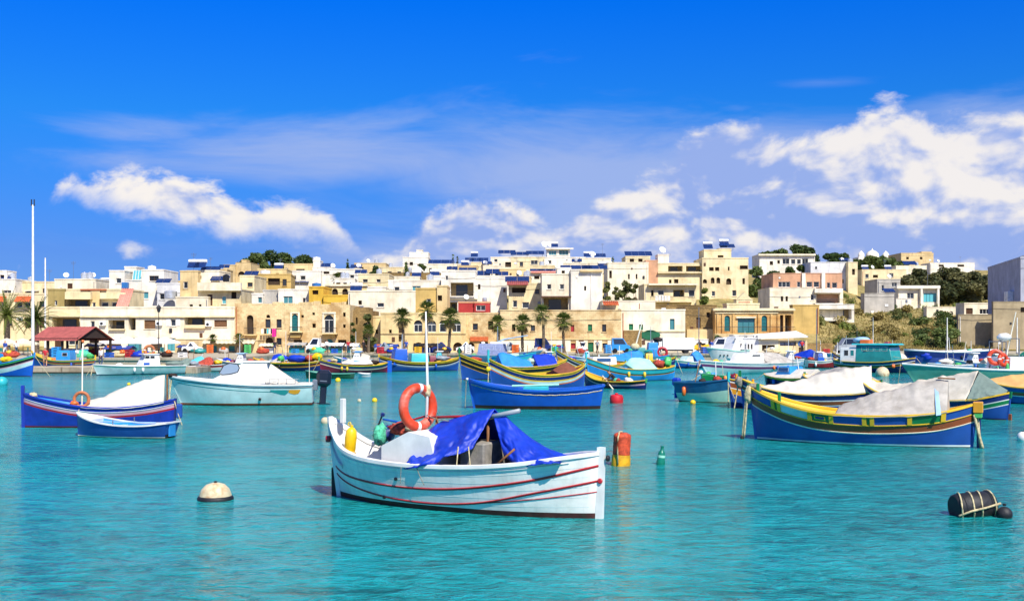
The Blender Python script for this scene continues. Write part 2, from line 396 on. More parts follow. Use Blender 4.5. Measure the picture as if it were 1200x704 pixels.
# ------------------------------------------------------------ land
def land_z(x, y):
    base = pw([(133, 1.1), (160, 1.25), (172, 3.6), (200, 8.2), (250, 14.0), (300, 18.6), (360, 23), (440, 29), (620, 31), (1000, 20), (1600, 0)], y)
    px = 600 + F_PX * x / max(y, 1)
    k = pw([(-200, .35), (120, .45), (300, .8), (480, 1.0), (900, 1.0), (960, .98), (1300, 1.0), (1600, .7)], px)
    if px > 960: k *= lerp(1, pw([(160, .6), (190, .58), (240, .70), (300, .86), (400, 1.0)], y), min(1, (px - 960) / 50))
    rough = ns(x * .05, y * .05, 3.1) * min(1.4, max(0, (y - 165) * .03)) + ns(x * .2, y * .2, 8) * min(.4, max(0, (y - 165) * .01))
    return 1.1 + (base - 1.1) * k + rough
def build_land():
    m = bpy.data.materials.new('dry_hillside'); m.use_nodes = True; q = NT(m.node_tree); bs = q.n['Principled BSDF']
    pos = q.new('ShaderNodeNewGeometry').outputs['Position']
    f = q.noise(pos, .22, 6, .65, .6); g = q.noise(pos, .9, 5, .65)
    c = q.mix(q.maprange(f, .4, .6), srgb('#a8955e'), srgb('#86784a')); c = q.mix(q.maprange(g, .5, .66, 0, .8), c, srgb('#616a36'))
    c = q.mix(q.maprange(q.noise(pos, 2.5, 4), .58, .7, 0, .7), c, srgb('#cdb88c'))
    q.l.new(c, bs.inputs['Base Color']); bs.inputs['Roughness'].default_value = 1; bs.inputs['Specular IOR Level'].default_value = .1
    b = q.new('ShaderNodeBump'); b.inputs['Strength'].default_value = .8; b.inputs['Distance'].default_value = .4; q.l.new(g, b.inputs['Height']); q.l.new(b.outputs[0], bs.inputs['Normal'])
    MATS['dry_hillside'] = m
    mb = MB(); rows = []
    ys = [160] + list(range(164, 300, 4)) + list(range(300, 480, 8)) + list(range(480, 1600, 60))
    for y in ys:
        k = y / 300
        rows.append([(x * k, y, land_z(x * k, y)) for x in range(-260, 261, 5)])
    mb.grid(rows); tag(mb.build('hillside_terrain', 'dry_hillside', smooth=True), 'dry scrubby hillside', kind='structure')
    # quay: paved apron with stone wall to the water
    mb = MB()
    mb.box(-400, -28.5, 112, 166, -2, 1.02, 'asphalt'); mb.box(-28.5, 400, 136, 166, -2, 1.05, 'asphalt')
    tag(mb.build('quay_pavement'), 'paved quayside apron', kind='structure')
    k = thing('quay_wall', 'weathered limestone harbour wall below the waterfront', 'wall')
    mb = MB(); x = -400
    while x < 400:                                                # coping stones along the edge
        w = random.uniform(1.6, 2.2); y0 = 111.6 if x < -29 else 135.6
        b = MB(); b.bbox(x, x + w - .03, y0, y0 + .7, .78 if x < -29 else .8, 1.08 + random.uniform(0, .03), .03)
        if abs(x) < 72: b.build('coping_stone', 'quay_stone', k)
        else: mb.v += b.v and [] or []
        x += w
    mb = MB(); mb.box(-400, -28.0, 111.75, 112.1, -2, .78); mb.build('wall_face', 'quay_stone', k)
    mb = MB(); mb.box(-28.0, 400, 135.75, 136.1, -2, .80); mb.build('wall_face', 'quay_stone', k)
    mb = MB(); mb.box(-28.3, -27.9, 112.1, 135.75, -2, .95); mb.build('wall_return', 'quay_stone', k)
    # low jetty on the left
    j = thing('stone_jetty', 'low weathered concrete jetty in front of the red roofed shelter', 'jetty', (0, 0, 0))
    x = -46.0
    while x < -29:
        w = random.uniform(2.6, 3.4); b = MB(); b.bbox(x, x + w - .04, 97.6, 103, -1.5, .52 + random.uniform(-.02, .03), .06); b.build('concrete_block', 'quay_stone', j); x += w
    b = MB(); b.box(-46.1, -28.7, 97.45, 97.59, -1, -.0 + .12); b.build('weed_band', mat('weed', '#2b2a1c', .8), j)
build_land()
bk = dict(rough=.38, scale=1.3, bump=.06, bscale=7)
for n, c in dict(p_blue='#24509c', p_navy='#1b2a68', p_royal='#1857b8', p_sky='#2f8fd0', p_turq='#35b3b8', p_teal='#2a8d88', p_green='#137a45', p_lime='#4fb560', p_yellow='#e8b92a', p_gold='#d99a26',
                 p_brown='#944c26', p_maroon='#7a1e34', p_red='#b3252c', p_white='#e6e4dc', p_cream='#efe6cc', p_mint='#a8d6c0', p_pale='#c3dcd6', p_grey='#9aa3a8', p_paleblue='#9fc3dc', p_orange='#e2702c',
                 p_black='#1a1a1c', p_purple='#7b2a6a', p_seagreen='#5fa58e', p_steel='#6d82a0', p_pink='#d9a6b0').items():
    mat(n, c, var=.10, streak=.10, **bk)
mat('hull_white', '#ece9df', .40, var=.07, scale=1.6, streak=.28, bump=.16, bscale=9, dirt='#b3a88a', dirtamt=.32)
mat('antifoul', '#4a1f1a', .7, var=.3, scale=4, dirt='#2d2f1c', dirtamt=.6); mat('antifoul_dark', '#2a201c', .7, var=.3, scale=4)
mat('wood', '#8a5a30', .7, var=.2, scale=5, streak=.2); mat('plank_grey', '#8f8a80', .8, var=.2, scale=5)
mat('tarp_white', '#cfc8b8', .8, var=.07, scale=2, bump=.25, bscale=5, dirt='#c5bda4', dirtamt=.3); mat('tarp_grey', '#b3aca0', .85, var=.14, scale=2.2, bump=.3, bscale=6, dirt='#847a68', dirtamt=.5)
mat('tarp_beige', '#cfc6b2', .85, var=.1, scale=2, bump=.3, bscale=5, dirt='#a39a84', dirtamt=.4); mat('tarp_green', '#74857a', .85, var=.12, scale=2, bump=.2); mat('tarp_tan', '#d8a866', .85, var=.1, scale=2, bump=.2)
mat('tarp_blue', '#0d36b2', .55, var=.15, scale=2.5, bump=.25, bscale=6); mat('tarp_mint', '#9fdcc4', .8, var=.08, scale=2, bump=.2); mat('tarp_sky', '#2a86d8', .7, var=.12, scale=2, bump=.2)
mat('tarp_turq', '#58c6cc', .8, var=.08, scale=2); mat('tarp_emerald', '#19a37c', .6, var=.15, scale=2, bump=.2); mat('tarp_palegreen', '#b5c9b0', .8, var=.08, scale=2)
mat('rope', '#c9b98e', .95, var=.25, scale=12, bump=.6, bscale=40); mat('rope_grey', '#8e8878', .95, var=.25, scale=12); mat('ring_orange', '#d8431c', .5, var=.15, scale=4, dirt='#e9d9c8', dirtamt=.2); mat('ring_faded', '#b86a3c', .6, var=.2, scale=4)
mat('buoy_yellow', '#f2c40e', .4, var=.1, scale=5); mat('net_green', '#58c49a', .9, var=.3, scale=14, bump=1, bscale=30); mat('net_red', '#b84a35', .9, var=.4, scale=14, bump=1, bscale=30); mat('net_cream', '#d9c79a', .9, var=.3, scale=14, bump=1, bscale=30)
mat('rubber', '#1c1d20', .6, var=.3, scale=4, bump=.3); mat('engine_dark', '#1b2130', .3, var=.1); mat('red_cloth', '#b3202a', .8); mat('blue_cloth', '#23479a', .8); mat('skin', '#b98563', .6); mat('dark_cloth', '#2c2426', .85, var=.3)
mat('grey_cloth', '#7d8288', .85); mat('white_cloth', '#e5e3dc', .85); mat('hair', '#2a1d14', .8); mat('jeans', '#3c4d6e', .85)

# ============================================================ the town
class Bld:
    """a building: facade plane through photo column px0 at depth Y, turned by yaw; local axes u (right), w (inward), z"""
    def __init__(s, label, px0, Y, yaw=0.0, name='house', cat='house', base=None, group=None):
        yaw = R(yaw); o = Vector(((px0 - 600) / F_PX * Y, Y, 0)); s.o = o
        s.u = Vector((math.cos(yaw), math.sin(yaw), 0)); s.w = Vector((-math.sin(yaw), math.cos(yaw), 0))
        s.zb = base if base is not None else min(land_z(o.x + a, Y + b) for a in (0, 8) for b in (0, 8)) - .8
        s.root = thing(name, label, cat, (o.x, o.y, s.zb), yaw, group); s.rnd = random.Random(label)
    def hit(s, px, py, w=0.0):
        d = AT(px, py, 1.0) - Vector((0, 0, CAMZ)); n = s.w; k = ((s.o + s.w * w) - Vector((0, 0, 0))).dot(n) / d.dot(n)
        p = d * k; return (p - s.o).dot(s.u), CAMZ + p.z - s.zb
    def block(s, px0, px1, ptop, pbot=None, wall='cream', ops=(), w=0.0, depth=8.0, name='wall', coping=.22, frame='frame_white', cm=None):
        u0, z1 = s.hit(px0, ptop, w); u1, _ = s.hit(px1, ptop, w); z0 = 0.0 if pbot is None else s.hit(px0, pbot, w)[1]
        H = []
        for (a, b, c, d, k) in ops:
            ua, zb_ = s.hit(a, b, w); uc, zd = s.hit(c, d, w); ua, uc = max(u0 + .05, ua), min(u1 - .05, uc); zd = max(z0 + .02, zd); zb_ = min(z1 - .1, zb_)
            if uc - ua > .1 and zb_ - zd > .1: H.append((ua, zd, uc, zb_, k))
        xs = sorted({u0, u1, *[h[0] for h in H], *[h[2] for h in H]}); zs = sorted({z0, z1, *[h[1] for h in H], *[h[3] for h in H]})
        mb = MB(); W0, W1 = w, w + depth
        V = [(x, W0, z) for z in zs for x in xs]; n = len(xs); F = []
        for j in range(len(zs) - 1):
            for i in range(n - 1):
                cx, cz = (xs[i] + xs[i+1]) / 2, (zs[j] + zs[j+1]) / 2
                if not any(h[0] < cx < h[2] and h[1] < cz < h[3] for h in H): F.append((j*n+i, j*n+i+1, (j+1)*n+i+1, (j+1)*n+i))
        mb.add(V, F, wall)
        mb.add([(u0,W0,z0),(u1,W0,z0),(u1,W1,z0),(u0,W1,z0),(u0,W0,z1),(u1,W0,z1),(u1,W1,z1),(u0,W1,z1)], [(4,5,6,7),(1,2,6,5),(2,3,7,6),(3,0,4,7)], wall)
        for h in H: s.opening(mb, h, w, wall, frame)
        s.fittings(u0, u1, z0, z1, w, H)
        o = mb.build(name, None, s.root)
        if coping:
            c = MB(); c.box(u0 - .05, u1 + .05, W0 - .06, W0 + .25, z1 + .002, z1 + coping); c.box(u1 - .2, u1 + .06, W0 + .25, W1, z1 + .002, z1 + coping); c.box(u0 - .06, u0 + .2, W0 + .25, W1, z1 + .002, z1 + coping); c.build('parapet', cm or wall, s.root)
        return (u0, u1, z0, z1)
    def fittings(s, u0, u1, z0, z1, w, H):
        "downpipes, vents, meter boxes and cables: what every wall here carries"
        if u1 - u0 < 3 or z1 - z0 < 2.2: return
        r = s.rnd
        def free(u, z, m=.25): return not any(h[0] - m < u < h[2] + m and h[1] - m < z < h[3] + m for h in H)
        if r.random() < .6:
            u = r.choice((u0 + .25, u1 - .25, lerp(u0, u1, r.uniform(.3, .7))))
            if all(free(u, lerp(z0, z1, k / 8), .1) for k in range(9)): q = MB(); q.tube([(u, w - .07, max(z0, z1 - 9)), (u, w - .07, z1 - .3)], .05, 6, r.choice(('grey_metal', 'frame_white', 'terracotta'))); q.build('downpipe', None, s.root)
        for _ in range(int((u1 - u0) / 5) + 1):
            u, z = r.uniform(u0 + .4, u1 - .4), z1 - r.uniform(.5, min(7, z1 - z0 - .4))
            if free(u, z, .4):
                a, b = r.choice(((.14, .14), (.2, .3), (.35, .22))); q = MB(); q.bbox(u - a, u + a, w - .09, w - .003, z - b, z + b, .015, r.choice(('frame_dark', 'grey_metal', 'white_plastic', 'frame_brown'))); q.build(r.choice(('vent_grille', 'meter_box')), None, s.root)
        if r.random() < .55 and u1 - u0 > 4:
            z = z1 - r.uniform(.4, 1.6); n = 10; q = MB(); q.tube([(lerp(u0, u1, k / n), w - .05, z - .12 * math.sin(math.pi * k / n) * r.uniform(.8, 1.2)) for k in range(n + 1)], .02, 4, 'iron'); q.build('cable', None, s.root)
    def opening(s, mb, h, w, wall, frame):
        u0, z0, u1, z1, k = h; arch = k in 'AWTO'; rv = {'r': 1.7, 'n': .45, 'A': .4, 'G': .35}.get(k, .2)
        W = u1 - u0; zs = z1 - W / 2 if arch and z1 - z0 > W * .55 else (z1 - (z1 - z0) * .5 if arch else z1)
        if arch:
            N = 8; ry = z1 - zs; A = [((u0+u1)/2 - W/2*math.cos(math.pi*i/N), zs + ry*math.sin(math.pi*i/N)) for i in range(N+1)]
            for i in range(N):
                (xa, za), (xb, zb) = A[i], A[i+1]; tp = z1
                mb.add([(xa, w, za), (xb, w, zb), (xb, w, tp), (xa, w, tp)], [(0, 1, 2, 3)], wall)
                mb.add([(xa, w, za), (xb, w, zb), (xb, w+rv, zb), (xa, w+rv, za)], [(3, 2, 1, 0)], wall)
            outline = [(u0, z0), (u1, z0)] + A[::-1]
        else:
            mb.add([(u0, w, z1), (u1, w, z1), (u1, w+rv, z1), (u0, w+rv, z1)], [(3, 2, 1, 0)], wall); outline = [(u0, z0), (u1, z0), (u1, z1), (u0, z1)]
        mb.add([(u0, w, z0), (u1, w, z0), (u1, w+rv, z0), (u0, w+rv, z0)], [(0, 1, 2, 3)], wall)
        mb.add([(u0, w, z0), (u0, w, zs), (u0, w+rv, zs), (u0, w+rv, z0)], [(3, 2, 1, 0)], wall); mb.add([(u1, w, z0), (u1, w, zs), (u1, w+rv, zs), (u1, w+rv, z0)], [(0, 1, 2, 3)], wall)
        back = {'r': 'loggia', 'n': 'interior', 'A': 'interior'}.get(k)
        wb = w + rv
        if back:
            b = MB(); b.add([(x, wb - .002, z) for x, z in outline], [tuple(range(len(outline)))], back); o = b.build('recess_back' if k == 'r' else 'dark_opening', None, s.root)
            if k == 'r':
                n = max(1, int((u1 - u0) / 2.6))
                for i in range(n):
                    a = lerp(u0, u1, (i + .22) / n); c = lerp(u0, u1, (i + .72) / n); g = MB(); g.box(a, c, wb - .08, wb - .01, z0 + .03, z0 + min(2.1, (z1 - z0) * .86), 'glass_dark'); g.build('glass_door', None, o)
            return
        fm = {'b': 'frame_brown', 's': 'shutter_brown', 'g': 'shutter_green', 'D': 'frame_green', 'd': 'frame_brown', 'T': 'frame_teal', 't': 'frame_white', 'W': 'frame_white', 'G': 'frame_dark', 'q': 'frame_red', 'h': 'shutter_teal', 'E': 'frame_teal', 'O': 'frame_white'}.get(k, frame)
        pm = {'t': 'glass_teal', 's': 'shutter_brown', 'g': 'shutter_green', 'D': 'shutter_green', 'd': 'frame_brown', 'T': 'frame_teal', 'G': 'grey_metal', 'q': 'frame_red', 'h': 'shutter_teal', 'E': 'glass_teal'}.get(k, 'glass_dark')
        p = MB(); p.add([(x, w + rv - .01, z) for x, z in outline], [tuple(range(len(outline)))], pm)
        f = MB(); t = .07; y0, y1 = w + rv - .07, w + rv - .012; ih = zs if arch else z1
        f.box(u0, u0 + t, y0, y1, z0, ih, fm); f.box(u1 - t, u1, y0, y1, z0, ih, fm); f.box(u0 + t, u1 - t, y0, y1, z0, z0 + t, fm); f.box(u0 + t, u1 - t, y0, y1, ih - t, ih, fm)
        n = max(1, round(W / .75)); 
        for i in range(1, n): x = lerp(u0, u1, i / n); f.box(x - .025, x + .025, y0 + .004, y1, z0 + t, ih - t, fm)
        if k in 'sgDdTh':
            m = int(min(9, max(2, (ih - z0) / .22)))
            for j in range(m): z = lerp(z0 + t, ih - t, (j + .5) / m); f.box(u0 + t, u1 - t, y0 + .02, y1, z - .03, z + .03, fm)
        nm = {'s': 'shutter', 'g': 'shutter', 'h': 'shutter', 'd': 'door', 'D': 'door', 'T': 'arched_door', 'E': 'glazed_door', 'G': 'garage_door', 'W': 'arched_window'}.get(k, 'window')
        fo = f.build(nm, None, s.root); p.build('pane' if 'glass' in pm else 'panel', None, fo)
        if nm in ('window', 'shutter') and W > .5:
            q = MB(); q.box(u0 - .08, u1 + .08, w - .10, w - .003, z0 - .09, z0 - .004, wall if not arch else wall); q.build('sill', None, fo)
    def slab(s, px0, px1, ptop, pbot, out=1.0, wall='white_wall', w=0.0, name='balcony', inn=0.0):
        u0, z1 = s.hit(px0, ptop, w - out); u1, z0 = s.hit(px1, pbot, w - out); mb = MB(); mb.box(u0, u1, w - out, w - .004 + inn, z0, z1, wall); return mb.build(name, None, s.root)
    def balcony(s, px0, px1, ptop, pbot, out=1.0, kind='rail', wall='white_wall', w=0.0):
        u0, z1 = s.hit(px0, ptop, w - out); u1, z0 = s.hit(px1, pbot, w - out); mb = MB(); mb.box(u0, u1, w - out, w - .004, z0, z0 + .16, wall); o = mb.build('balcony', None, s.root)
        if kind == 'solid':
            r = MB(); r.box(u0, u1, w - out, w - out + .12, z0 + .162, z1, wall); r.box(u0, u0 + .12, w - out + .12, w - .004, z0 + .162, z1, wall); r.box(u1 - .12, u1, w - out + .12, w - .004, z0 + .162, z1, wall); r.build('balustrade', None, o)
        else:
            r = MB(); y = w - out + .04; r.tube([(u0, y, z1), (u1, y, z1)], .035, 6, 'iron'); n = int((u1 - u0) / .16)
            for i in range(n + 1): x = lerp(u0 + .02, u1 - .02, i / max(1, n)); r.box(x - .014, x + .014, y - .014, y + .014, z0 + .16, z1, 'iron')
            r.build('railing', None, o)
        return o
    def solar(s, px, py, wd=3.0, ln=2.0, w=3.0, tilt=28, n=2, stand=.5):
        u, z = s.hit(px, py, w); P = MB(); M = Matrix.Translation((u, w, z)) @ Matrix.Rotation(R(tilt), 4, 'X')
        root = None; pn = wd / n
        for i in range(n):
            p = MB(); a = -wd/2 + i*pn; p.bbox(a + .02, a + pn - .02, -ln/2, ln/2, -.03, .03, .008, 'solar_blue', M); 
            for g in (1/3, 2/3): p.box(a + .03, a + pn - .03, -ln/2 + ln*g - .015, -ln/2 + ln*g + .015, .031, .036, 'grey_metal', M)
            p.build('solar_panel', None, s.root)
        T = [M @ Vector((sx*wd, sy*ln, -.03)) for sx, sy in ((-.4, -.4), (-.4, .4), (.4, .4), (.4, -.4))]; g = z - ln*.25 - stand; q = MB()
        q.tube([(T[0].x, T[0].y, g), T[0], T[1], (T[1].x, T[1].y, g), (T[2].x, T[2].y, g), T[2], T[3], (T[3].x, T[3].y, g)], .03, 4, 'grey_metal')
        q.build('panel_stand', None, s.root)
    def tank(s, px, py, r=.6, h=1.3, w=2.0, m='tank_metal'):
        u, z = s.hit(px, py, w); q = MB(); q.lathe([(r*.9, 0), (r, .05), (r, h*.9), (r*.6, h), (.12, h*1.04), (.1, h*1.1)], 14, m, Matrix.Translation((u, w, z))); q.build('water_tank', None, s.root, smooth=40)
    def boiler(s, px, py, w=2.0):
        u, z = s.hit(px, py, w); q = MB(); q.lathe([(.05, -.95), (.28, -.9), (.3, 0), (.28, .9), (.05, .95)], 12, 'white_plastic', Matrix.Translation((u, w, z + 1.1)) @ Matrix.Rotation(R(90), 4, 'Y')); q.build('boiler_drum', None, s.root, smooth=40)
        M = Matrix.Translation((u, w - .55, z + .5)) @ Matrix.Rotation(R(42), 4, 'X'); q = MB(); q.bbox(-.9, .9, -.75, .75, -.04, .04, .01, 'solar_blue', M); q.build('solar_collector', None, s.root)
    def aerial(s, px, py, h=2.5, w=2.0):
        u, z = s.hit(px, py, w); q = MB(); q.tube([(u, w, z - .3), (u, w, z + h)], .03, 5, 'grey_metal')
        for i in range(4): q.tube([(u - .5 + i*.05, w, z + h - .15 - i*.14), (u + .5 - i*.05, w, z + h - .15 - i*.14)], .015, 4, 'grey_metal')
        q.build('aerial', None, s.root)
    def dish(s, px, py, w=2.0, r=.5):
        u, z = s.hit(px, py, w); M = Matrix.Translation((u, w, z + .8)) @ Matrix.Rotation(R(60), 4, 'X') @ Matrix.Rotation(R(20), 4, 'Y'); q = MB(); q.lathe([(.02, 0), (r*.5, .05), (r, .2), (r, .22), (r*.5, .08), (.02, .03)], 14, 'white_plastic', M, cap=False); q.tube([(u, w + .1, z - .2), (u, w + .05, z + .75)], .03, 5, 'grey_metal'); q.build('satellite_dish', None, s.root, smooth=40)
    def ac(s, px, py, w=0.0, out=.4):
        u, z = s.hit(px, py, w); q = MB(); q.bbox(u - .42, u + .42, w - out, w - .02, z - .3, z + .3, .03, 'white_plastic'); o = q.build('air_conditioner', None, s.root); q = MB(); q.lathe([(.2, 0), (.2, .02)], 12, 'frame_dark', Matrix.Translation((u - .1, w - out - .002, z)) @ Matrix.Rotation(R(90), 4, 'X')); q.build('fan_grille', None, o)
    def canopy(s, px0, px1, ptop, pbot, out=1.2, m='roof_orange', w=0.0, name='tiled_canopy', n=None):
        "sloping roof: rows of ribs/tiles from the wall down and outward"
        u0, z1 = s.hit(px0, ptop, w); u1, _ = s.hit(px1, ptop, w); _, z0 = s.hit(px0, pbot, w - out); n = n or max(3, int((u1 - u0) / .3)); G = []
        for i in range(n * 4 + 1):
            u = lerp(u0, u1, i / (n * 4)); b = .05 * math.sin(i * math.pi / 2); G.append([(u, w - .01, z1 + b), (u, w - out, z0 + b), (u, w - out, z0 + b - .08)])
        mb = MB(); mb.grid(G, m, flip=True); return mb.build(name, None, s.root, smooth=50, solid=.03)
    def clutter(s, px0, px1, py, n=2, w=3.0):
        for _ in range(n):
            px = s.rnd.uniform(px0, px1); k = s.rnd.choice('tabds')
            if k == 't': s.tank(px, py, s.rnd.uniform(.4, .6), s.rnd.uniform(.9, 1.3), w)
            elif k == 'a': s.aerial(px, py, s.rnd.uniform(1.5, 3), w)
            elif k == 'b': s.boiler(px, py, w)
            elif k == 'd': s.dish(px, py, w)
            else: s.solar(px, py - 4, 2.4, 1.6, w)

def simple(label, px0, px1, ptop, Y, wall, ops=(), depth=9, yaw=0.0, clut=0, **kw):
    b = Bld(label, px0, Y, yaw, **{k: kw.pop(k) for k in ('group', 'base', 'name', 'cat') if k in kw}); b.block(px0, px1, ptop, None, wall, ops, 0, depth, **kw)
    if ptop < 345: clut += b.rnd.choice((1, 1, 2))
    if clut and ptop < 350: b.clutter(px0 + 2, px1 - 2, ptop, clut)
    return b

def town_left():
    b = simple('cream terrace house with orange tiled canopies behind the date palms', -40, 62, 345, 166, 'cream', [(20,354,26,360,'w'),(29,354,36,360,'w'),(2,354,7,360,'w'),(46,353,52,360,'b'),(5,372,14,382,'b'),(28,372,40,384,'n'),(46,372,54,384,'d')])
    for x0, x1 in ((-12, 8), (20, 38)): b.canopy(x0, x1, 347, 353)
    b = simple('white cube house with a dark window in its rooftop stair box', -20, 18, 328, 205, 'white_wall', [(4,340,13,346,'w'),(-8,338,-2,346,'w')], clut=1); b.block(-14, 8, 318, 328, 'white_wall', [(0,322,5,327,'n')], 2, 4)
    b = simple('long plain cream house under two rooftop aerials', 17, 67, 331, 208, 'cream', [(23,342,27,347,'w'),(30,341,41,347,'w'),(50,338,54,347,'b'),(58,340,62,346,'w')]); b.aerial(58, 331); b.aerial(86, 331, 4); b.slab(28, 44, 340, 341, .8)
    b = simple('cream roof apartment with brown door and two steel water tanks', 64, 112, 328, 196, 'pale_cream', [(79,332,85,341,'d')]); b.tank(99, 328); b.tank(105.5, 328)
    b = Bld('cream duplex with two wide balconies above the long waterfront block', 56, 160)
    b.block(56, 76, 340, None, 'shaded_cream', [(64,352,67,358,'w')], 0, 8); b.block(76, 106, 340, None, 'cream', [(77,350.5,105.5,361,'r')], .3, 8); b.balcony(76, 106, 342, 350.5, 1.2, 'solid', 'cream', .3); b.block(106, 117, 340, None, 'sand', [(108,354,112,360,'w')], 0, 8); b.block(117, 147, 340, None, 'cream', [(119,354,127,360,'w'),(131,354,138,360,'w'),(140,353,144,361,'d')], .3, 8); b.balcony(117, 147, 343, 350, 1.1, 'solid', 'cream', .3); b.slab(94, 124, 338.6, 340.2, .4, 'terracotta', .3, 'roof_trim')
    b.canopy(143, 157, 338, 360, 2.6, 'awning_pink', 0, 'pink_awning', 6)
    b = simple('recessed cream waterfront house with wide dark loggia beside the red roofed shelter', 57, 94, 361, 152, 'cream', [(61,372,93,386,'r'),(64,396,74,411,'d'),(80,396,88,404,'w')]); b.slab(57, 94, 369, 371, .25, 'cream', 0, 'cornice')
    b = Bld('long two storey cream waterfront block with brown shutters and balconies', 94, 150, name='apartment_block', cat='building')
    b.block(94, 275, 361, None, 'pale_cream', [(106,376,111,386,'w'),(127,375,146,386,'r'),(150.5,372.5,159,386.5,'r'),(169,375,182,385,'s'),(200,374,206,382,'w'),(216,371.5,240,384,'r'),(251,375,266,383,'s'),(104,396,116,411,'n'),(124,396,142,411,'n'),(150,396,166,411,'E'),(176,396,190,411,'n'),(196,396,206,411,'E'),(214,398,226,411,'n')], 0, 10)
    b.slab(94, 275, 370, 371.6, .3, 'cream', 0, 'cornice'); b.balcony(216, 240, 380.5, 384.4, .5, 'solid', 'cream'); b.balcony(127, 146, 382, 386.5, .4, 'rail', 'cream')
    for px in (197.5, 208.5): u, z = b.hit(px, 382); q = MB(); q.bbox(u - .3, u + .3, -.06, -.012, z, z + 1.0, .01, 'frame_white'); q.build('shutter_leaf', None, b.root)
    b.ac(187, 379); b.ac(245, 380); b.ac(121, 379)
    b = Bld('white house with sloping glass roof light and blue rooftop tank', 128, 186)
    b.block(128, 146, 318, None, 'white_wall', [(136,326,142,332,'w')], 0, 8); b.block(146, 166, 329, None, 'white_wall', [(150,340,156,348,'w')], .4, 8); b.block(166, 192, 317, None, 'white_wall', [(175,323,186,329,'b'),(168,342,174,350,'t')], .2, 8); b.block(146, 160, 313.5, 329, 'white_wall', [], 4, 4)
    u0, z0 = b.hit(151, 329.5, .4); u1, z1 = b.hit(168, 317, 3.5); q = MB(); q.add([(u0 + .6, .35, z0), (u1 + .6, .35, z0), (u1 - .3, 3.6, z1), (u0 - .3, 3.6, z1)], [(0, 1, 2, 3)], 'glass_teal'); q.build('sloping_glazing', None, b.root, solid=.05); q = MB()
    for k in range(4): f = k / 3; q.tube([(lerp(u0 + .6, u1 + .6, f), .33, z0 + .05), (lerp(u0 - .3, u1 - .3, f), 3.58, z1 + .05)], .05, 4, 'frame_white')
    q.build('glazing_bars', None, b.root); u, z = b.hit(147.5, 338, -.2); q = MB(); q.bbox(u - .5, u + .5, -.9, -.1, z, z + 1, .03, 'frame_blue'); q.build('blue_tank', None, b.root); b.tank(178, 317, .7, .8, 3, 'white_plastic')
    b = simple('blank pale grey house wall with cylindrical roof tank', 184, 214, 333, 181, 'white_shade', [(187,344,193,351,'w')]); b.tank(200, 350, 1.0, 1.3, -2, 'tank_metal')
    b = Bld('stepped cream house with solar heaters and long balcony parapet', 206, 173)
    b.block(206, 244, 349, None, 'pale_cream', [(222,356.5,226,360,'n'),(233,356.5,236,360,'n')], 0, 6); b.block(211, 232, 318.5, 349, 'sand', [(215,330,220,338,'w')], 3.0, 8); b.block(232, 282, 340, None, 'cream', [(243,345,249,358,'d'),(260,347,265,356,'t'),(271,342,277,350,'n')], 1.2, 9); b.block(219, 257, 318, 331, 'pale_cream', [(226,323,229,327,'n'),(233,323,236,327,'n')], 4.5, 7); b.balcony(231, 282, 331, 340.5, 1.0, 'solid', 'pale_cream', 1.2)
    b.boiler(228, 314, 5); b.boiler(236, 314, 5); b.solar(247, 315, 3.2, 1.8, 5.5); b.solar(258, 326, 3, 1.6, 3.5); b.aerial(227, 318, 3, 6); b.tank(265, 330, .5, 1.1, 3, 'black_plastic')
    b = Bld('old ochre stone house with arched opening below the pine wood', 262, 262); b.block(262, 276, 311, None, 'sand', [], 0, 9); b.block(276, 294, 308, None, 'sand', [(279,318,287,324,'A')], .5, 9, coping=.1); b.block(283, 289, 305.5, 308, 'sand', [], 2, 3)
    simple('narrow cream house with one brown window beside the ochre cube', 281, 298, 324, 184, 'cream', [(290,331,296,336,'b')])
    b = Bld('ochre cube house with two dark openings and white roof dome', 296, 197, 7); b.block(296, 341, 322, None, 'ochre_wall', [(314,326,328,334,'n'),(331,327,336,335,'b')], 0, 10); b.tank(311, 322, .9, .8, 3, 'white_plastic')
    b = Bld('white house with teal window above the old stone palace', 297, 172); b.block(308, 326, 341, None, 'grey_wall', [], .8, 9); b.block(326, 362, 340, None, 'white_wall', [(332,347,343,356,'t'),(355,349,358,355.5,'b')], 0, 9); b.block(295, 308, 345, None, 'white_wall', [(302,348,307,355,'t')], 0, 5)  # grey block paints the shaded left face of the white house
    b = Bld('bright yellow house with stepped terrace wall', 362, 170); b.block(362, 379, 337, None, 'yellow_wall', [(366,340,373,345,'n')], .6, 8); b.block(379, 410, 347, None, 'yellow_wall', [], 0, 6); b.tank(371, 337, .7, .7, 2, 'frame_blue')
    b = Bld('pale stone arcaded house with three round arches', 381, 188); b.block(381, 430, 334.5, None, 'warm_stone', [(389,338,396,348,'A'),(401,338,408,348,'A'),(413,338,420,348,'A')], 0, 8); b.slab(380, 431, 333.5, 335, .3, 'pale_cream', 0, 'cornice'); b.block(430, 452, 337, None, 'white_wall', [(435,341,439,348,'A'),(444,345,449,349,'n')], 0, 8)
    # palace: old stone front
    b = Bld('long weathered limestone palace with arched balcony doors and laundry', 275, 150, name='palace', cat='building')
    b.block(275, 410, 357, None, 'old_stone', [(289,369,297,392,'A'),(311,374,317,384,'b'),(312,368.5,316.5,372.5,'A'),(324,374,330,384,'b'),(342,368,349,389,'T'),(353,369,356,372,'n'),(366,366,369,369,'n'),(366,379,370,384,'n'),(380,369,391,390,'W'),(402,366,405,371,'n'),(402,380,405,384,'n'),(311,395,320,408,'A'),(324,396,330,404,'b'),(380,397,391,410,'T'),(344,398,354,411,'n'),(290,399,300,411,'n'),(396,398,406,411,'n')], 0, 10, coping=.0)
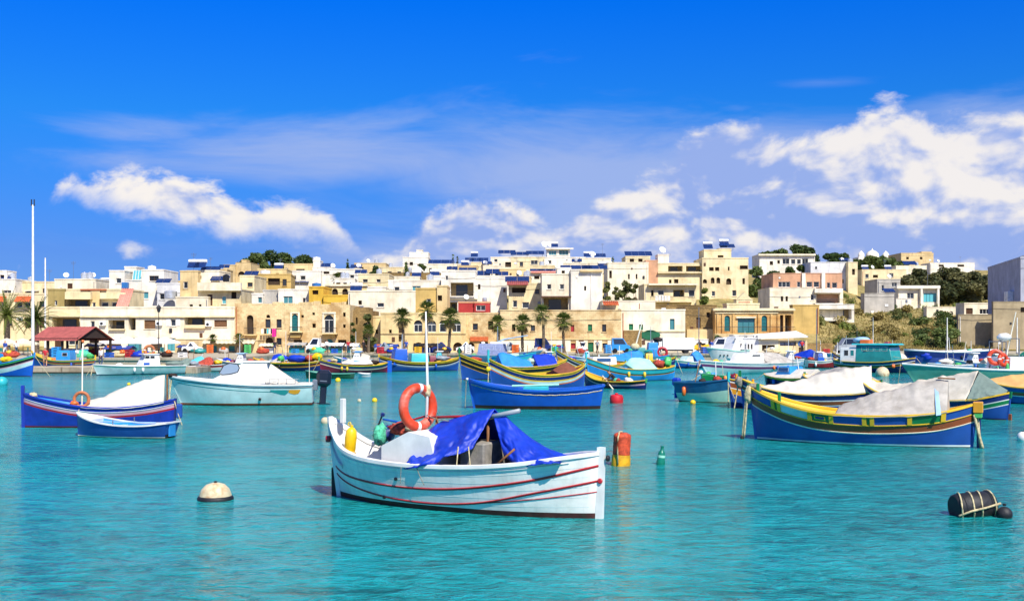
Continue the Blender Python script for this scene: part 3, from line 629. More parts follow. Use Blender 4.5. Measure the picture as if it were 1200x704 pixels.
    b.slab(340, 342, 367, 390, .12, 'pale_cream', 0, 'door_surround'); b.slab(349.2, 351.2, 367, 390, .12, 'pale_cream', 0, 'door_surround'); b.slab(340, 351.2, 365.6, 366.9, .12, 'pale_cream', 0, 'door_surround'); b.slab(377.6, 379.8, 368, 391, .12, 'pale_cream', 0, 'door_surround'); b.slab(391.2, 393.4, 368, 391, .12, 'pale_cream', 0, 'door_surround'); b.slab(377.6, 393.4, 365.6, 367.6, .14, 'pale_cream', 0, 'door_surround')
    for x0, x1, t, d in ((286, 300, 384, 393), (339, 354, 383, 389.5), (377, 395, 384, 391.5)): b.balcony(x0, x1, t, d, .9, 'rail', 'warm_stone')
    for x0, x1 in ((340, 352), (379, 392)): b.slab(x0, x1, 391.6, 395, .5, 'ochre_wall', 0, 'balcony_bracket')
    r = b.rnd; u0, z = b.hit(275, 357)                                  # broken top courses
    u1, _ = b.hit(410, 357); x = u0
    while x < u1 - 1:
        w = r.uniform(.5, 1.6); h = r.uniform(.05, .5); q = MB(); q.bbox(x, min(x + w, u1) - .02, .0 + r.uniform(.01, .1), .45, z + .003, z + h, .03); q.build('wall_stone', 'old_stone', b.root); x += w
    cl = [('white_cloth', 306, 309), ('dark_cloth', 309.5, 312), ('tarp_turq', 312.5, 314.5), ('white_cloth', 315, 317), ('dark_cloth', 317.3, 318.6)]
    ln = Bld('line of washing with magenta cloth hung across the palace front', 305, 149.3, name='washing_line', cat='laundry', base=1.05); q = MB(); ua, za = ln.hit(305, 385); ub, zb = ln.hit(326, 384.5); q.tube([(ua, 0, za), (ub, 0, zb)], .015, 4, 'rope'); q.build('line', None, ln.root)
    for i, (m, x0, x1, d) in enumerate([(m, a, c, 391) for m, a, c in cl] + [(mat('magenta_cloth', '#d3258a', .8), 318.8, 323.8, 394.5)]):
        a, z1 = ln.hit(x0, 385); c, z0 = ln.hit(x1, d); q = MB(); q.grid([[(lerp(a, c, k/6), .04 * math.sin(k*2 + i) , z) for k in range(7)] for z in (z1, (z0+z1)/2, z0)], m); q.build('cloth', None, ln.root, solid=.01)
    b = simple('low sand coloured kiosk with blue awning beside the palace', 205, 238, 398, 147, 'sand', [(212,404,220,412,'n')], 4, base=1.0, coping=.1); b.canopy(210, 232, 404, 406.5, 1.5, 'awning_blue', 0, 'awning', 5)
    b = simple('low sand coloured kiosk with teal shutters and white awning', 238, 302, 399, 146, 'sand', [(247,405,254,412,'h'),(268,405,275,411.5,'h'),(284,403,292,412,'n')], 4, base=1.0, coping=.1); b.canopy(239, 300, 398, 402, 1.2, 'awning_cream', 0, 'awning', 12)
    b = simple('plain cream house behind the palace with one small window', 408, 489, 342, 167, 'pale_cream', [(442,355,450,360,'w'),(420,352,424,357,'n')], clut=1)
    simple('tall white back house with flat roof behind the arcade', 386, 424, 316, 228, 'white_wall', [(396,319,404,322,'n'),(410,322,415,327,'w')], clut=1)
    b = Bld('white hilltop house with blue roof panels and small dome', 333, 245); b.block(333, 366, 310, None, 'sand', [(347,315,357,320,'n')], 1, 8); b.block(366, 390, 314, None, 'white_wall', [(379,318,386,321,'n')], 0, 8); b.block(336, 376, 318, None, 'white_wall', [(340,323,347,328,'w'),(352,323,358,328,'w')], -2, 4); b.block(367, 375, 306, 314, 'white_wall', [], 2, 4); b.tank(371, 306, .9, .9, 4, 'white_plastic'); b.solar(380, 311, 4.5, 2.2, 3); b.solar(352, 329, 4, 2, -1.6, 24); b.solar(368, 323, 3, 2, -1, 24)
town_left()

def town_mid():
    b = Bld('crumbling rubble house wall with blocked doorway beside the ivy', 410, 153, base=1.0); b.block(410, 437, 364, None, 'rubble', [(417,372,419,380,'n')], 0, 7, coping=0); b.block(416, 432, 360, 364, 'rubble', [], .3, 5, coping=0); b.block(437, 452, 372, None, 'warm_stone', [(440,386,443,391,'n')], .2, 6)
    b = Bld('golden stone waterfront house with row of tall arched windows', 446, 150, name='palace', cat='building')
    b.block(446, 546, 368, None, 'warm_stone', [(467,381,473,400,'A'),(485,375,495,389,'W'),(501,375,511,389,'W'),(515,375,523,389,'W'),(530,375,540,389,'W'),(456,386,459,391,'n'),(484,401,497,411,'A'),(506,402,518,411,'A'),(531,401,542,411,'A'),(452,402,460,411,'n')], 0, 9)
    b.slab(446, 546, 390.2, 391.2, .12, 'sand', 0, 'string_course'); b.block(487, 512, 339, 368, 'ochre_wall', [(500,350,505,357,'w')], 2.5, 7); b.block(512, 524, 336, 368, 'sand', [(513,346,518,352.5,'n')], 2.2, 7)
    b = Bld('low white terrace house with teal window on the slope', 455, 192); b.block(455, 516, 329.5, None, 'white_wall', [(483,335,493,340.5,'t'),(462,336,468,341,'w')], 0, 8); b.clutter(458, 512, 329.5, 1)
    b = Bld('white modern house with wide dark loggia and railing', 517, 185); b.block(517, 557, 318, None, 'white_wall', [(522,323,525,328,'w'),(528,331,555,347.5,'r'),(527,354,536,366,'r')], 0, 9); b.balcony(527, 556, 342, 348, .7, 'rail', 'white_wall'); b.block(557, 594, 327, None, 'white_wall', [(560,333,563,339,'n')], .2, 9); b.slab(516, 560, 348.5, 350, .5, 'white_wall', 0, 'ledge'); b.solar(548, 316, 3, 1.6, 3)
    b = Bld('dark red house with pale window bay over the arched stone front', 537, 159); b.block(537, 556, 355, None, 'maroon_wall', [], 0, 6, cm='pink_wall'); b.block(556, 574, 355, None, 'maroon_wall', [(558,357.5,569,364,'w')], -.4, 6, cm='pink_wall'); b.tank(568, 355, .35, .8, 1); b.dish(546, 355, 1, .4)
    b = Bld('weathered stone shop front with orange sign board under palms', 546, 151, name='shop', cat='shop', base=1.0); b.block(546, 586, 368, None, 'old_stone', [(554,379,560,386.5,'b'),(572,376,578,386,'n'),(548,401,556,411,'A'),(562,401,572,411,'n')], 0, 8); b.slab(551, 572, 394.5, 399.5, .25, 'roof_orange', 0, 'sign_board')
    b = Bld('long old stone warehouse with green door and small shuttered windows', 586, 150, name='warehouse', cat='building', base=1.0)
    b.block(586, 728, 364, None, 'old_stone', [(622,381,627,388,'b'),(600,380,604,388,'n'),(669,380.5,673,388.5,'q'),(689,380,694,388,'g'),(705.5,380,710.5,388.5,'b'),(669,402,674.5,408.5,'q'),(689,401,695.5,414,'D'),(706,402,711.5,408,'b'),(622,402,628,411,'d'),(645,402,650,409,'b')], 0, 9, coping=.12)
    b.slab(586, 728, 396.6, 398, .15, 'warm_stone', 0, 'string_course'); b.slab(586, 668.6, 398.2, 412, .06, 'pale_cream', 0, 'whitewashed_base'); b.slab(675, 688.6, 398.2, 412, .06, 'pale_cream', 0, 'whitewashed_base'); b.slab(696, 705.6, 398.2, 412, .06, 'pale_cream', 0, 'whitewashed_base'); b.slab(712, 728, 398.2, 412, .06, 'pale_cream', 0, 'whitewashed_base')
    b = Bld('tall white block house with blank side and brown edged loggia', 635, 173); b.block(635, 669, 322, None, 'pale_cream', [(641,333,646,339,'w'),(656,333,661,339,'w'),(637,348.5,666,363,'r')], 0, 9); b.slab(634, 669.5, 346.8, 348.3, .9, 'frame_brown', 0, 'loggia_roof'); b.block(669, 706, 317, None, 'white_wall', [(684.5,335,687,340.5,'n')], -.6, 10); b.block(653, 669, 315, 322, 'white_wall', [(658,316.8,662,321,'n')], 1.5, 6); b.solar(675, 313, 5, 1.8, 3, 22, 3); b.solar(697, 313, 4, 1.8, 3, 22, 3); b.slab(680, 706, 316, 318.4, .5, 'sand', -.6, 'cornice')
    b = Bld('cream house with red roofed terrace loggia beside the white block', 596, 180); b.block(596, 636, 333, None, 'cream', [(600,337,616,343,'n'),(627,339,632,344.5,'b'),(612,354,620,361,'w'),(601,352,606,360,'w')], 0, 9); b.canopy(594, 619, 329.5, 333.5, 1.4, 'roof_red', 0, 'tiled_canopy'); b.solar(606, 327, 4, 2, 3)
    b = Bld('terraced house with blue and red roof panels below the white tower', 615, 222); b.block(615, 662, 319, None, 'pale_cream', [(626,323,632,327,'n'),(645,323,650,327,'w')], 0, 9); b.solar(629, 317, 2.8, 1.6, 1.5); b.solar(639, 317, 2.8, 1.6, 1.5); b.solar(649, 317, 2.8, 1.6, 1.5); b.canopy(622, 656, 317.5, 319.5, .5, 'awning_pink')
    b = Bld('white modern tower house crowning the ridge with wide windows', 634, 300); b.block(634, 686, 302, None, 'white_wall', [(640,305,646,309,'w')], 0, 9); b.block(641, 668, 291.5, 302, 'white_wall', [(643,293.6,652,299,'t'),(655,293,666,299,'t')], 1, 7); b.slab(639, 672, 290.4, 292, .8, 'white_wall', 1, 'roof_slab'); b.dish(644, 290, 4, .9); b.dish(638, 290, 4, .9); b.boiler(650, 289.5, 4)
    b = Bld('cream block with cluttered roof of dishes and heaters', 680, 282); b.block(680, 716, 303, None, 'pale_cream', [(686,308,690,312,'n'),(700,308,705,314,'w')], 0, 9); b.boiler(688, 301, 3); b.dish(694, 302, 3, .9); b.solar(703, 299, 3, 2, 3); b.aerial(706, 303, 4, 4)
    b = Bld('pale cream apartment wall with slit windows above the garden trees', 712, 212); b.block(712, 760, 308.5, None, 'pale_cream', [(714,317,717,326,'n'),(736,321,738,327,'n'),(745,321,747,327,'n')], 0, 9)
    b = Bld('house with deep blue panelled roof on the ridge', 733, 262); b.block(733, 762, 301, None, 'cream', [(738,303,743,307,'n'),(748,303,753,307,'n')], 0, 9); b.solar(748, 297, 6.5, 2.6, 2.5, 26, 4)
    simple('pale garden wall house below the garden trees', 706, 768, 353, 168, 'pale_cream', [(722,362,727,368,'n')], 5, coping=.15)
    b = simple('small red tiled shed roofed house on the warehouse roof', 706, 724, 357, 162, 'cream', [], 4, coping=0); b.canopy(706, 724, 352.5, 357, 1.6, 'roof_orange')
    b = Bld('white castle like house with roof turret left of the ridge panels', 472, 292); b.block(472, 502, 302, None, 'white_wall', [(480,307,484,311,'n')], 0, 9); b.block(480, 502, 296.5, 302, 'white_wall', [], 2, 6); b.block(488, 495, 293.5, 296.5, 'white_wall', [], 3, 3)
    b = Bld('low white hill house with three blue roof panels', 500, 272); b.block(500, 545, 310, None, 'pale_cream', [(503,314,506,320,'n'),(533,313,538,317,'w')], 0, 9)
    for px in (507, 517, 527): b.solar(px, 306.5, 2.2, 2.4, 2, 24)
    b = Bld('cream ridge house with dark square window under blue panels', 544, 280); b.block(544, 577, 308, None, 'cream', [(564,310,573,315,'n'),(550,311,554,315,'w')], 0, 9)
    for px in (550, 558, 567): b.solar(px, 304, 2.3, 2.4, 2, 24)
    b.boiler(556, 301, 5)
    b = Bld('white ridge house with tilted solar panel over its right end', 575, 284); b.block(575, 601, 302, None, 'pale_cream', [(579,303.5,583,307,'w'),(592,307,599,313,'n')], 0, 9); b.solar(594, 295, 4.5, 2.4, 3, 24, 3, 1.2)
    b = Bld('cream ridge house with brown window and two long solar panels', 599, 270); b.block(599, 638, 302, None, 'cream', [(609,307,613,312,'b'),(622,305,630,310,'w')], 0, 9); b.solar(609, 297, 4.5, 2.2, 3, 24, 3, 1.0); b.solar(627, 296, 4.5, 2.4, 3, 24, 3, 1.0)
    b = simple('brown stone field wall house on the left ridge', 415, 452, 309, 305, 'sand', [(421,313,426,317,'n')]); b = simple('long rubble terrace wall on the slope under the castle like house', 446, 524, 320, 240, 'rubble', [(456,323,462,326,'n')], 5, coping=.1)
    b = Bld('house roof crowded with tilted blue solar panels', 560, 232); b.block(560, 600, 324, None, 'white_wall', [(570,330,575,335,'w')], 0, 8)
    for px, py in ((567, 320), (577, 318), (588, 321)): b.solar(px, py, 2.8, 2.2, 2, 30)
    b = simple('white flat roofed house over the loggia house', 524, 562, 318, 238, 'white_wall', [(530,321,535,325,'w'),(545,321,551,325,'w')], clut=2)
    b = simple('cream hillside house left of the rubble terrace', 420, 456, 322, 218, 'cream', [(425,327,431,331,'w'),(441,327,446,331,'w')], clut=1)
    # closely packed plain houses filling the slope
    rnd = random.Random(5); walls = ('cream', 'pale_cream', 'white_wall', 'warm_stone', 'sand', 'pale_cream')
    labs = ['plain sand house below the left ridge with water tank roof', 'plain pale house wedged behind the low white terrace house', 'plain white house between terrace house and loggia house', 'stone house tucked under the tilted panel ridge house', 'small sand house beside the red roofed terrace loggia', 'pale house just below the white tower house', 'cream house below the cluttered roof block', 'pale house left of the slit windowed apartment wall', 'white house squeezed behind the arcaded house', 'stone house between the ochre cube and the dome house', 'sand house under the dark square window ridge house', 'pale house under the crowded solar roof ridge', 'cream house between the two long solar panels and terraces', 'pale house behind the pink apartment end', 'white house between the tank roof apartment and glass roof house', 'stone house behind the blank pale grey wall', 'sand house behind the stepped house solar heaters']
    for i, (x0, x1, t, Y) in enumerate(((440, 474, 314, 262), (462, 492, 325, 215), (500, 530, 324, 210), (586, 616, 316, 245), (598, 622, 325, 205), (660, 690, 309, 250), (690, 716, 314, 232), (716, 738, 318, 236), (392, 416, 327, 205), (302, 336, 316, 228), (536, 560, 312, 255), (566, 590, 312, 258), (625, 650, 312, 246), (760, 790, 309, 250), (112, 136, 333, 232), (190, 214, 330, 240), (240, 266, 316, 248))):
        w = (x1 - x0); n = rnd.choice((2, 3)); ops = [(x0 + w*(k+.25)/n, t + 4, x0 + w*(k+.25)/n + rnd.uniform(3.5, 5), t + rnd.uniform(8, 10), rnd.choice('wwnb')) for k in range(n)]
        b = simple(labs[i], x0, x1, t, Y, walls[i % 6], ops, 8, rnd.uniform(-5, 5), rnd.choice((0, 1, 2)), group='plain houses packed on the hillside', name='hillside_house')
town_mid()

def town_right():
    b = Bld('large cream apartment house with arched upper windows and roof penthouse', 757, 214, name='apartment_block', cat='building')
    b.block(757, 771, 306, None, 'pink_wall', [], 0, 9); b.block(771, 823, 309.5, None, 'cream', [(783,311.5,800,318,'r'),(804,311.5,822,318,'r'),(784,327.5,787,332,'n'),(790,327,795,332,'n')], 0, 9); b.block(823, 877, 303, None, 'cream', [(831,313,836.5,317.5,'n'),(838,313,843,317.5,'n'),(853,312.5,855,317,'n'),(867,311,876.5,315.5,'n'),(823.6,327,828.5,332,'A'),(833,325,837.4,332,'A'),(839.6,325,844,332,'A'),(851,326,857,333.5,'A'),(870,326,873,333,'n'),(834,341,838,347,'w'),(858,340,863,347,'w')], -.8, 10); b.block(825, 857, 293.5, 303, 'cream', [(841,299,848,303.4,'n')], 2, 6); b.block(842, 857, 291.5, 293.5, 'cream', [], 2.5, 5, coping=.1)
    b.slab(771, 823, 318.4, 320, .6, 'cream', 0, 'ledge'); b.boiler(829, 291.5, 4); b.boiler(848, 288.5, 4); b.solar(852, 288, 3, 1.6, 4); b.block(771, 784, 299, 309.5, 'white_wall', [], 3, 4); b.dish(776, 298, 4, .7)
    b = Bld('two storey cream house with washing on its long shaded balcony', 762, 194); b.block(755, 816, 334, None, 'cream', [(763,340,766,347,'n'),(771,340,778,346,'w'),(789,339.5,802,347.5,'r'),(807,339.5,814,347.5,'w')], 0, 9); b.slab(760, 818, 332.2, 334, 1.0, 'pale_cream', 0, 'roof_slab'); b.balcony(762, 812, 347.5, 354, 1.2, 'rail', 'cream')
    for k in range(5): a, z1 = b.hit(768 + k*3.6, 346.5, -1.3); c, z0 = b.hit(771 + k*3.6, 352.5, -1.3); q = MB(); q.grid([[(lerp(a, c, j/5), -1.32 + .04*math.sin(j*2+k), z) for j in range(6)] for z in (z1, z0)], 'white_cloth'); q.build('washing', None, b.root, solid=.01)
    b = simple('rubble retaining wall under the two storey house', 752, 840, 358, 178, 'rubble', [], 4, name='retaining_wall', cat='wall', coping=.1)
    b = Bld('cream waterfront house with green shutters and teal door', 728, 152, base=1.0); b.block(728, 803, 364, None, 'pale_cream', [(737,379.5,742,386.5,'g'),(749,380,753.5,386.5,'g'),(785,373.5,790.5,386,'E'),(733,400,740,411,'n'),(770,399,782,411,'n')], 0, 9); b.slab(731, 752, 387, 406, .2, 'rubble', 0, 'stone_facing'); b.slab(753, 803, 387.5, 388.6, .15, 'cream', 0, 'ledge')
    u, z = b.hit(763, 392.5, 0); q = MB(); q.lathe([(1.35, 0), (1.35, .1), (1.25, .13)], 20, 'frame_green', Matrix.Translation((u - .1, -.02, z)) @ Matrix.Rotation(R(90), 4, 'X') @ Matrix.Diagonal((1, .52, 1, 1))); q.build('oval_sign', None, b.root)
    b = Bld('dark rubble house front with cream plinth beside the orange stone hall', 803, 154, base=1.0); b.block(803, 838, 361, None, 'rubble', [(816,372,821,384,'d'),(828,366,832,372,'n')], 0, 8); b.slab(805, 838, 385.5, 400, .35, 'sand', 0, 'plinth_wall'); b.block(803, 830, 398, None, 'awning_white', [(806,402,812,411,'n'),(816,402,827,411,'n')], -1.5, 1.4, coping=.1)
    b = Bld('orange stone hall with teal pointed doors and small pediment', 838, 152, name='hall', cat='building', base=1.0)
    b.block(838, 930, 363, None, 'chapel_stone', [(849,369.5,855.5,388,'T'),(864.5,373,884.5,390,'E'),(892.5,369.5,899,388,'T'),(914,369,918,390,'n'),(920,369,927.5,390,'r')], 0, 9, cm='pale_cream')
    b.slab(836, 932, 361.5, 364, .35, 'cream', 0, 'cornice'); b.slab(838, 912, 366, 367.2, .15, 'cream', 0, 'string_course'); b.slab(863, 886, 371, 372.6, .25, 'pale_cream', 0, 'door_lintel')
    for px in (840, 846, 858.5, 888, 903, 911): b.slab(px, px + 2.2, 368, 391, .18, 'chapel_stone', 0, 'pilaster')
    b.block(852, 890, 357, 361.5, 'cream', [], .4, 3); b.block(863, 882, 351, 357, 'cream', [], .5, 2, coping=.1); u0, z0 = b.hit(864, 350.3, .5); u1, _ = b.hit(881, 350, .5); q = MB(); q.add([(u0, .5, z0), (u1, .5, z0), ((u0+u1)/2, .5, z0 + .9), (u0, 1.5, z0), (u1, 1.5, z0), ((u0+u1)/2, 1.5, z0 + .9)], [(0,1,2),(5,4,3),(0,2,5,3),(1,4,5,2),(0,3,4,1)], 'cream'); q.build('pediment', None, b.root); b.slab(866, 879, 353, 356.5, .1, 'pink_wall', .5, 'name_panel')
    q = MB(); ua, za = b.hit(839, 390.5); ub, _ = b.hit(929, 390.5); q.tube([(ua, -1.2, za + .9), (ub, -1.2, za + .9)], .03, 5, 'iron')
    for k in range(60): x = lerp(ua, ub, k / 59); q.box(x - .012, x + .012, -1.21, -1.19, za, za + .9, 'iron')
    q.build('terrace_railing', None, b.root); b.slab(838, 930, 390.8, 412, 1.4, 'sand', 0, 'terrace_base')
    b = simple('yellow ochre garden wall right of the orange stone hall', 929, 960, 358, 172, 'ochre_wall', [], 2, name='garden_wall', cat='wall', coping=.15)
    b = Bld('modern house with pink upper storey, white piers and deep balconies', 903, 190)
    b.block(906, 987, 320.5, None, 'pink_wall', [(912,330,926,336.5,'w'),(934,330,938,336.5,'w'),(945,330,952,336.5,'w'),(953.5,330,960,336.5,'w'),(969,331,973,337.5,'w'),(975,331,981,337.5,'w')], .6, 9, coping=.1); b.block(902, 956, 337.5, None, 'pale_cream', [(915,347,918,353,'n'),(920.5,347,923.5,353,'n'),(950,345,954,352,'w')], -.8, 9, coping=.1); b.block(956, 988, 343, None, 'pale_cream', [(957,344.5,984,355,'r')], -.2, 8, coping=0); b.balcony(955, 988, 350.5, 356.4, 1.2, 'rail', 'white_wall', -.2); b.slab(955, 988, 338, 343, 1.4, 'white_wall', -.2, 'balcony_fascia')
    for px in (940, 963): b.slab(px, px + 4, 320, 338, .35, 'white_wall', .6, 'white_pier')
    b.block(957, 1001, 357, None, 'white_wall', [(959.5,362,998,374,'r')], -1.8, 5, coping=.1); b.slab(955, 990, 372, 376, .8, 'white_wall', -1.8, 'porch_kerb')
    b = Bld('long white hill house with row of windows under dark trees', 890, 292); b.block(890, 955, 298.5, None, 'white_wall', [(902,306,906,310.5,'n'),(917,303,925,309.5,'w'),(927,304,932,309.5,'w'),(934,304,938.5,309.5,'w'),(940,303,947,309.5,'w'),(911,305,914,309,'n')], 0, 9); b.slab(889, 956, 297.4, 299.4, .6, 'pale_cream', 0, 'eaves')
    simple('plain grey white box house right of the long hill house', 950, 994, 308, 268, 'white_shade', [(985,327,989,332,'n')]); simple('slim cream house with one dark window beside the grey white box', 994, 1005, 308, 266, 'cream', [(998.5,315,1002,322,'n')])
    b = simple('long cream terrace house on the right slope', 1010, 1062, 316.5, 302, 'cream', [(1023,322,1029,325.5,'n'),(1014,321,1018,326,'w'),(1042,320,1047,325,'w')]); b.clutter(1012, 1058, 316.5, 2)
    b = Bld('square sand coloured fort like house on the far hilltop', 1056, 405); b.block(1056, 1094, 297, None, 'sand', [(1062,301,1065,304,'n'),(1078,301,1081,304,'n')], 0, 14); b.block(1080, 1092, 295.5, 297, 'sand', [], 3, 5)
    b = simple('cream house with steep roof below the fort like house', 1050, 1086, 312, 330, 'pale_cream', [(1057,317,1061,321,'n'),(1070,317,1075,321,'w')]); b.solar(1066, 308, 4, 2.4, 2, 30)
    b = simple('beige two storey house behind the white villa', 1028, 1055, 328, 252, 'grey_wall', [(1033,334,1036,341,'w'),(1045,331,1051,336,'w')])
    simple('blank grey beige boundary wall on the scrub slope', 1013, 1048, 344, 226, 'grey_wall', [], 2, 4, name='boundary_wall', cat='wall', coping=.1)
    b = Bld('cream villa with white roof slab and teal glazed corner', 1050, 236); b.block(1053, 1101, 337, None, 'pale_cream', [(1063,343,1071,350,'w'),(1082,343.5,1098,354,'E')], 0, 9, coping=0); b.slab(1051, 1102, 334.5, 338, .8, 'white_wall', 0, 'roof_slab'); b.slab(1079, 1081.4, 338.4, 356, .8, 'white_wall', 0, 'column'); b.slab(1098.6, 1101, 338.4, 356, .8, 'white_wall', 0, 'column'); b.block(1050, 1068, 350, None, 'white_wall', [], -2, 3, coping=.1); b.aerial(1087, 334, 4)
    simple('pale stone garden wall below the cream villa', 1086, 1132, 360, 214, 'pale_cream', [], 2, -3, name='garden_wall', cat='wall', coping=.12)
    b = simple('small cream pump house with orange door by the grey block wall', 1130, 1163, 356, 206, 'pale_cream', [(1132,361,1140,368,'d'),(1148,362,1160,368,'w')], 4)
    simple('long bare concrete block wall at the foot of the slope', 1123, 1164, 369, 164, 'block_wall', [], .6, -2, name='block_wall', cat='wall', coping=.1)
    b = simple('tall bare concrete block wall under the blank grey building', 1164, 1260, 354, 161, 'block_wall', [(1196,360,1206,366,'n')], .6, -2, name='block_wall', cat='wall', coping=.1)
    b = Bld('huge blank grey building at the right with small rooftop box', 1196, 168, -13.5, name='building', cat='building'); b.block(1196, 1300, 303, None, 'render_grey', [], 0, 27, coping=.3); b.block(1202, 1215, 300, 303, 'white_wall', [], 8, 4)
    for k, w in enumerate((5, 6.6)): u = .0; q = MB(); z = b.hit(1197, 352, 0)[1]; q.bbox(u - .9, u - .02, w, w + 1.1, z, z + 1.6, .04, 'white_plastic'); q.build('air_conditioner', None, b.root)
    # chapel far on the hill
    c = thing('chapel', 'white domed chapel among the trees on the far right hill', 'chapel', (*AT(1025, 300, 450).xy, land_z(*AT(1025, 300, 450).xy) - 1)); z0 = c.location.z; zt = AT(1025, 290, 450).z - z0; zb = AT(1025, 301, 450).z - z0
    q = MB(); q.box(-6.5, 6.5, 0, 8, 0, zb); q.build('nave', 'white_wall', c); q = MB(); q.lathe([(2.6, zb), (2.6, zb + .8), (2.4, zb + 1.6), (1.6, zb + 2.4), (.5, zb + 2.9), (.2, zt - .6), (.05, zt)], 16, 'white_wall', Matrix.Translation((0, 3, 0))); q.build('dome', None, c, smooth=40)
    for s in (-1, 1): q = MB(); q.lathe([(1.3, zb), (1.3, zb + 1.2), (.7, zb + 1.9), (.05, zb + 2.6)], 10, 'white_wall', Matrix.Translation((s*5, 1.5, 0))); q.build('bell_turret', None, c, smooth=40)
    # long pale houses beyond the wood
    simple('long low white house beyond the dark wood', 1090, 1142, 308.5, 392, 'white_wall', [(1100,310,1106,312.5,'n'),(1122,310,1130,312.5,'n')])
    # harbour side sheds
    b = simple('low white harbour shop with rows of slit windows', 848, 889, 397, 141, 'white_shade', [(x, 403, x+1.9, 410.5, 'n') for x in (850.5, 854.2, 858)] + [(x, 403, x+1.9, 409, 'n') for x in (872.5, 876.2, 880)], 5, base=1.0); b.block(860, 884, 393, 397, 'white_wall', [(863,394,867,396,'n'),(872,394,876,396,'n')], 1, 3, coping=.1); b.ac(887, 395, 1.0); b.ac(866, 400)
    b = Bld('cream harbour shed with white lean-to roof and navy strip window', 889, 141, name='shed', cat='shed', base=1.0); b.block(889, 912, 398, None, 'pale_cream', [(893,404,908,411,'n')], 0, 5, coping=0); b.block(912, 946, 399, None, 'cream', [(914,400.5,933,405,'G'),(936,407,942,414,'d')], 0, 5, coping=0, frame='frame_blue')
    u0, za = b.hit(888, 396.5, -.5); u1, zb = b.hit(947, 389, -.5); q = MB(); q.add([(u0, -.6, za), (u1, -.6, zb - .6), (u1, 5.4, zb + .1), (u0, 5.4, za + .4)], [(0, 1, 2, 3)], 'awning_white'); q.build('lean_to_roof', None, b.root, solid=.15); u, z = b.hit(939, 402.5); q = MB(); q.lathe([(.42, 0), (.42, .03)], 16, 'frame_blue', Matrix.Translation((u, -.01, z)) @ Matrix.Rotation(R(90), 4, 'X')); q.build('round_sign', None, b.root)
    simple('broken rubble wall between the shed and the slope', 946, 976, 402, 148, 'rubble', [], 2, 4, base=1.0, name='rubble_wall', cat='wall', coping=0)
town_right()
def town_edge():
    r = random.Random(3)
    for i, (x0, x1, t, Y, wall) in enumerate(((-110, -38, 350, 160, 'pale_cream'), (-190, -116, 344, 164, 'cream'), (-270, -194, 352, 160, 'sand'), (-70, -18, 333, 200, 'white_wall'), (-150, -76, 330, 212, 'cream'), (-240, -156, 334, 206, 'pale_cream'), (-360, -276, 346, 168, 'white_wall'))):
        w = x1 - x0; n = 4; rows = (t + 5, t + 22) if Y < 180 else (t + 5,); ops = [(x0 + w*(k+.3)/n, y, x0 + w*(k+.3)/n + 7, y + 8, r.choice('wwsb')) for k in range(n) for y in rows]
        simple(('pale cream terrace beyond the orange canopies', 'cream waterfront terrace west of the pale cream one', 'sand coloured waterfront house at the west end of the quay', 'white upper house west of the white cube', 'cream upper house above the western terrace', 'pale upper house at the western end', 'last white house along the western quay')[i], x0, x1, t, Y, wall, ops, 9, 0, 1)
town_edge()
# ============================================================ boats
def sstep(a, b, x):
    t = min(1, max(0, (x - a) / (b - a))); return t * t * (3 - 2 * t)

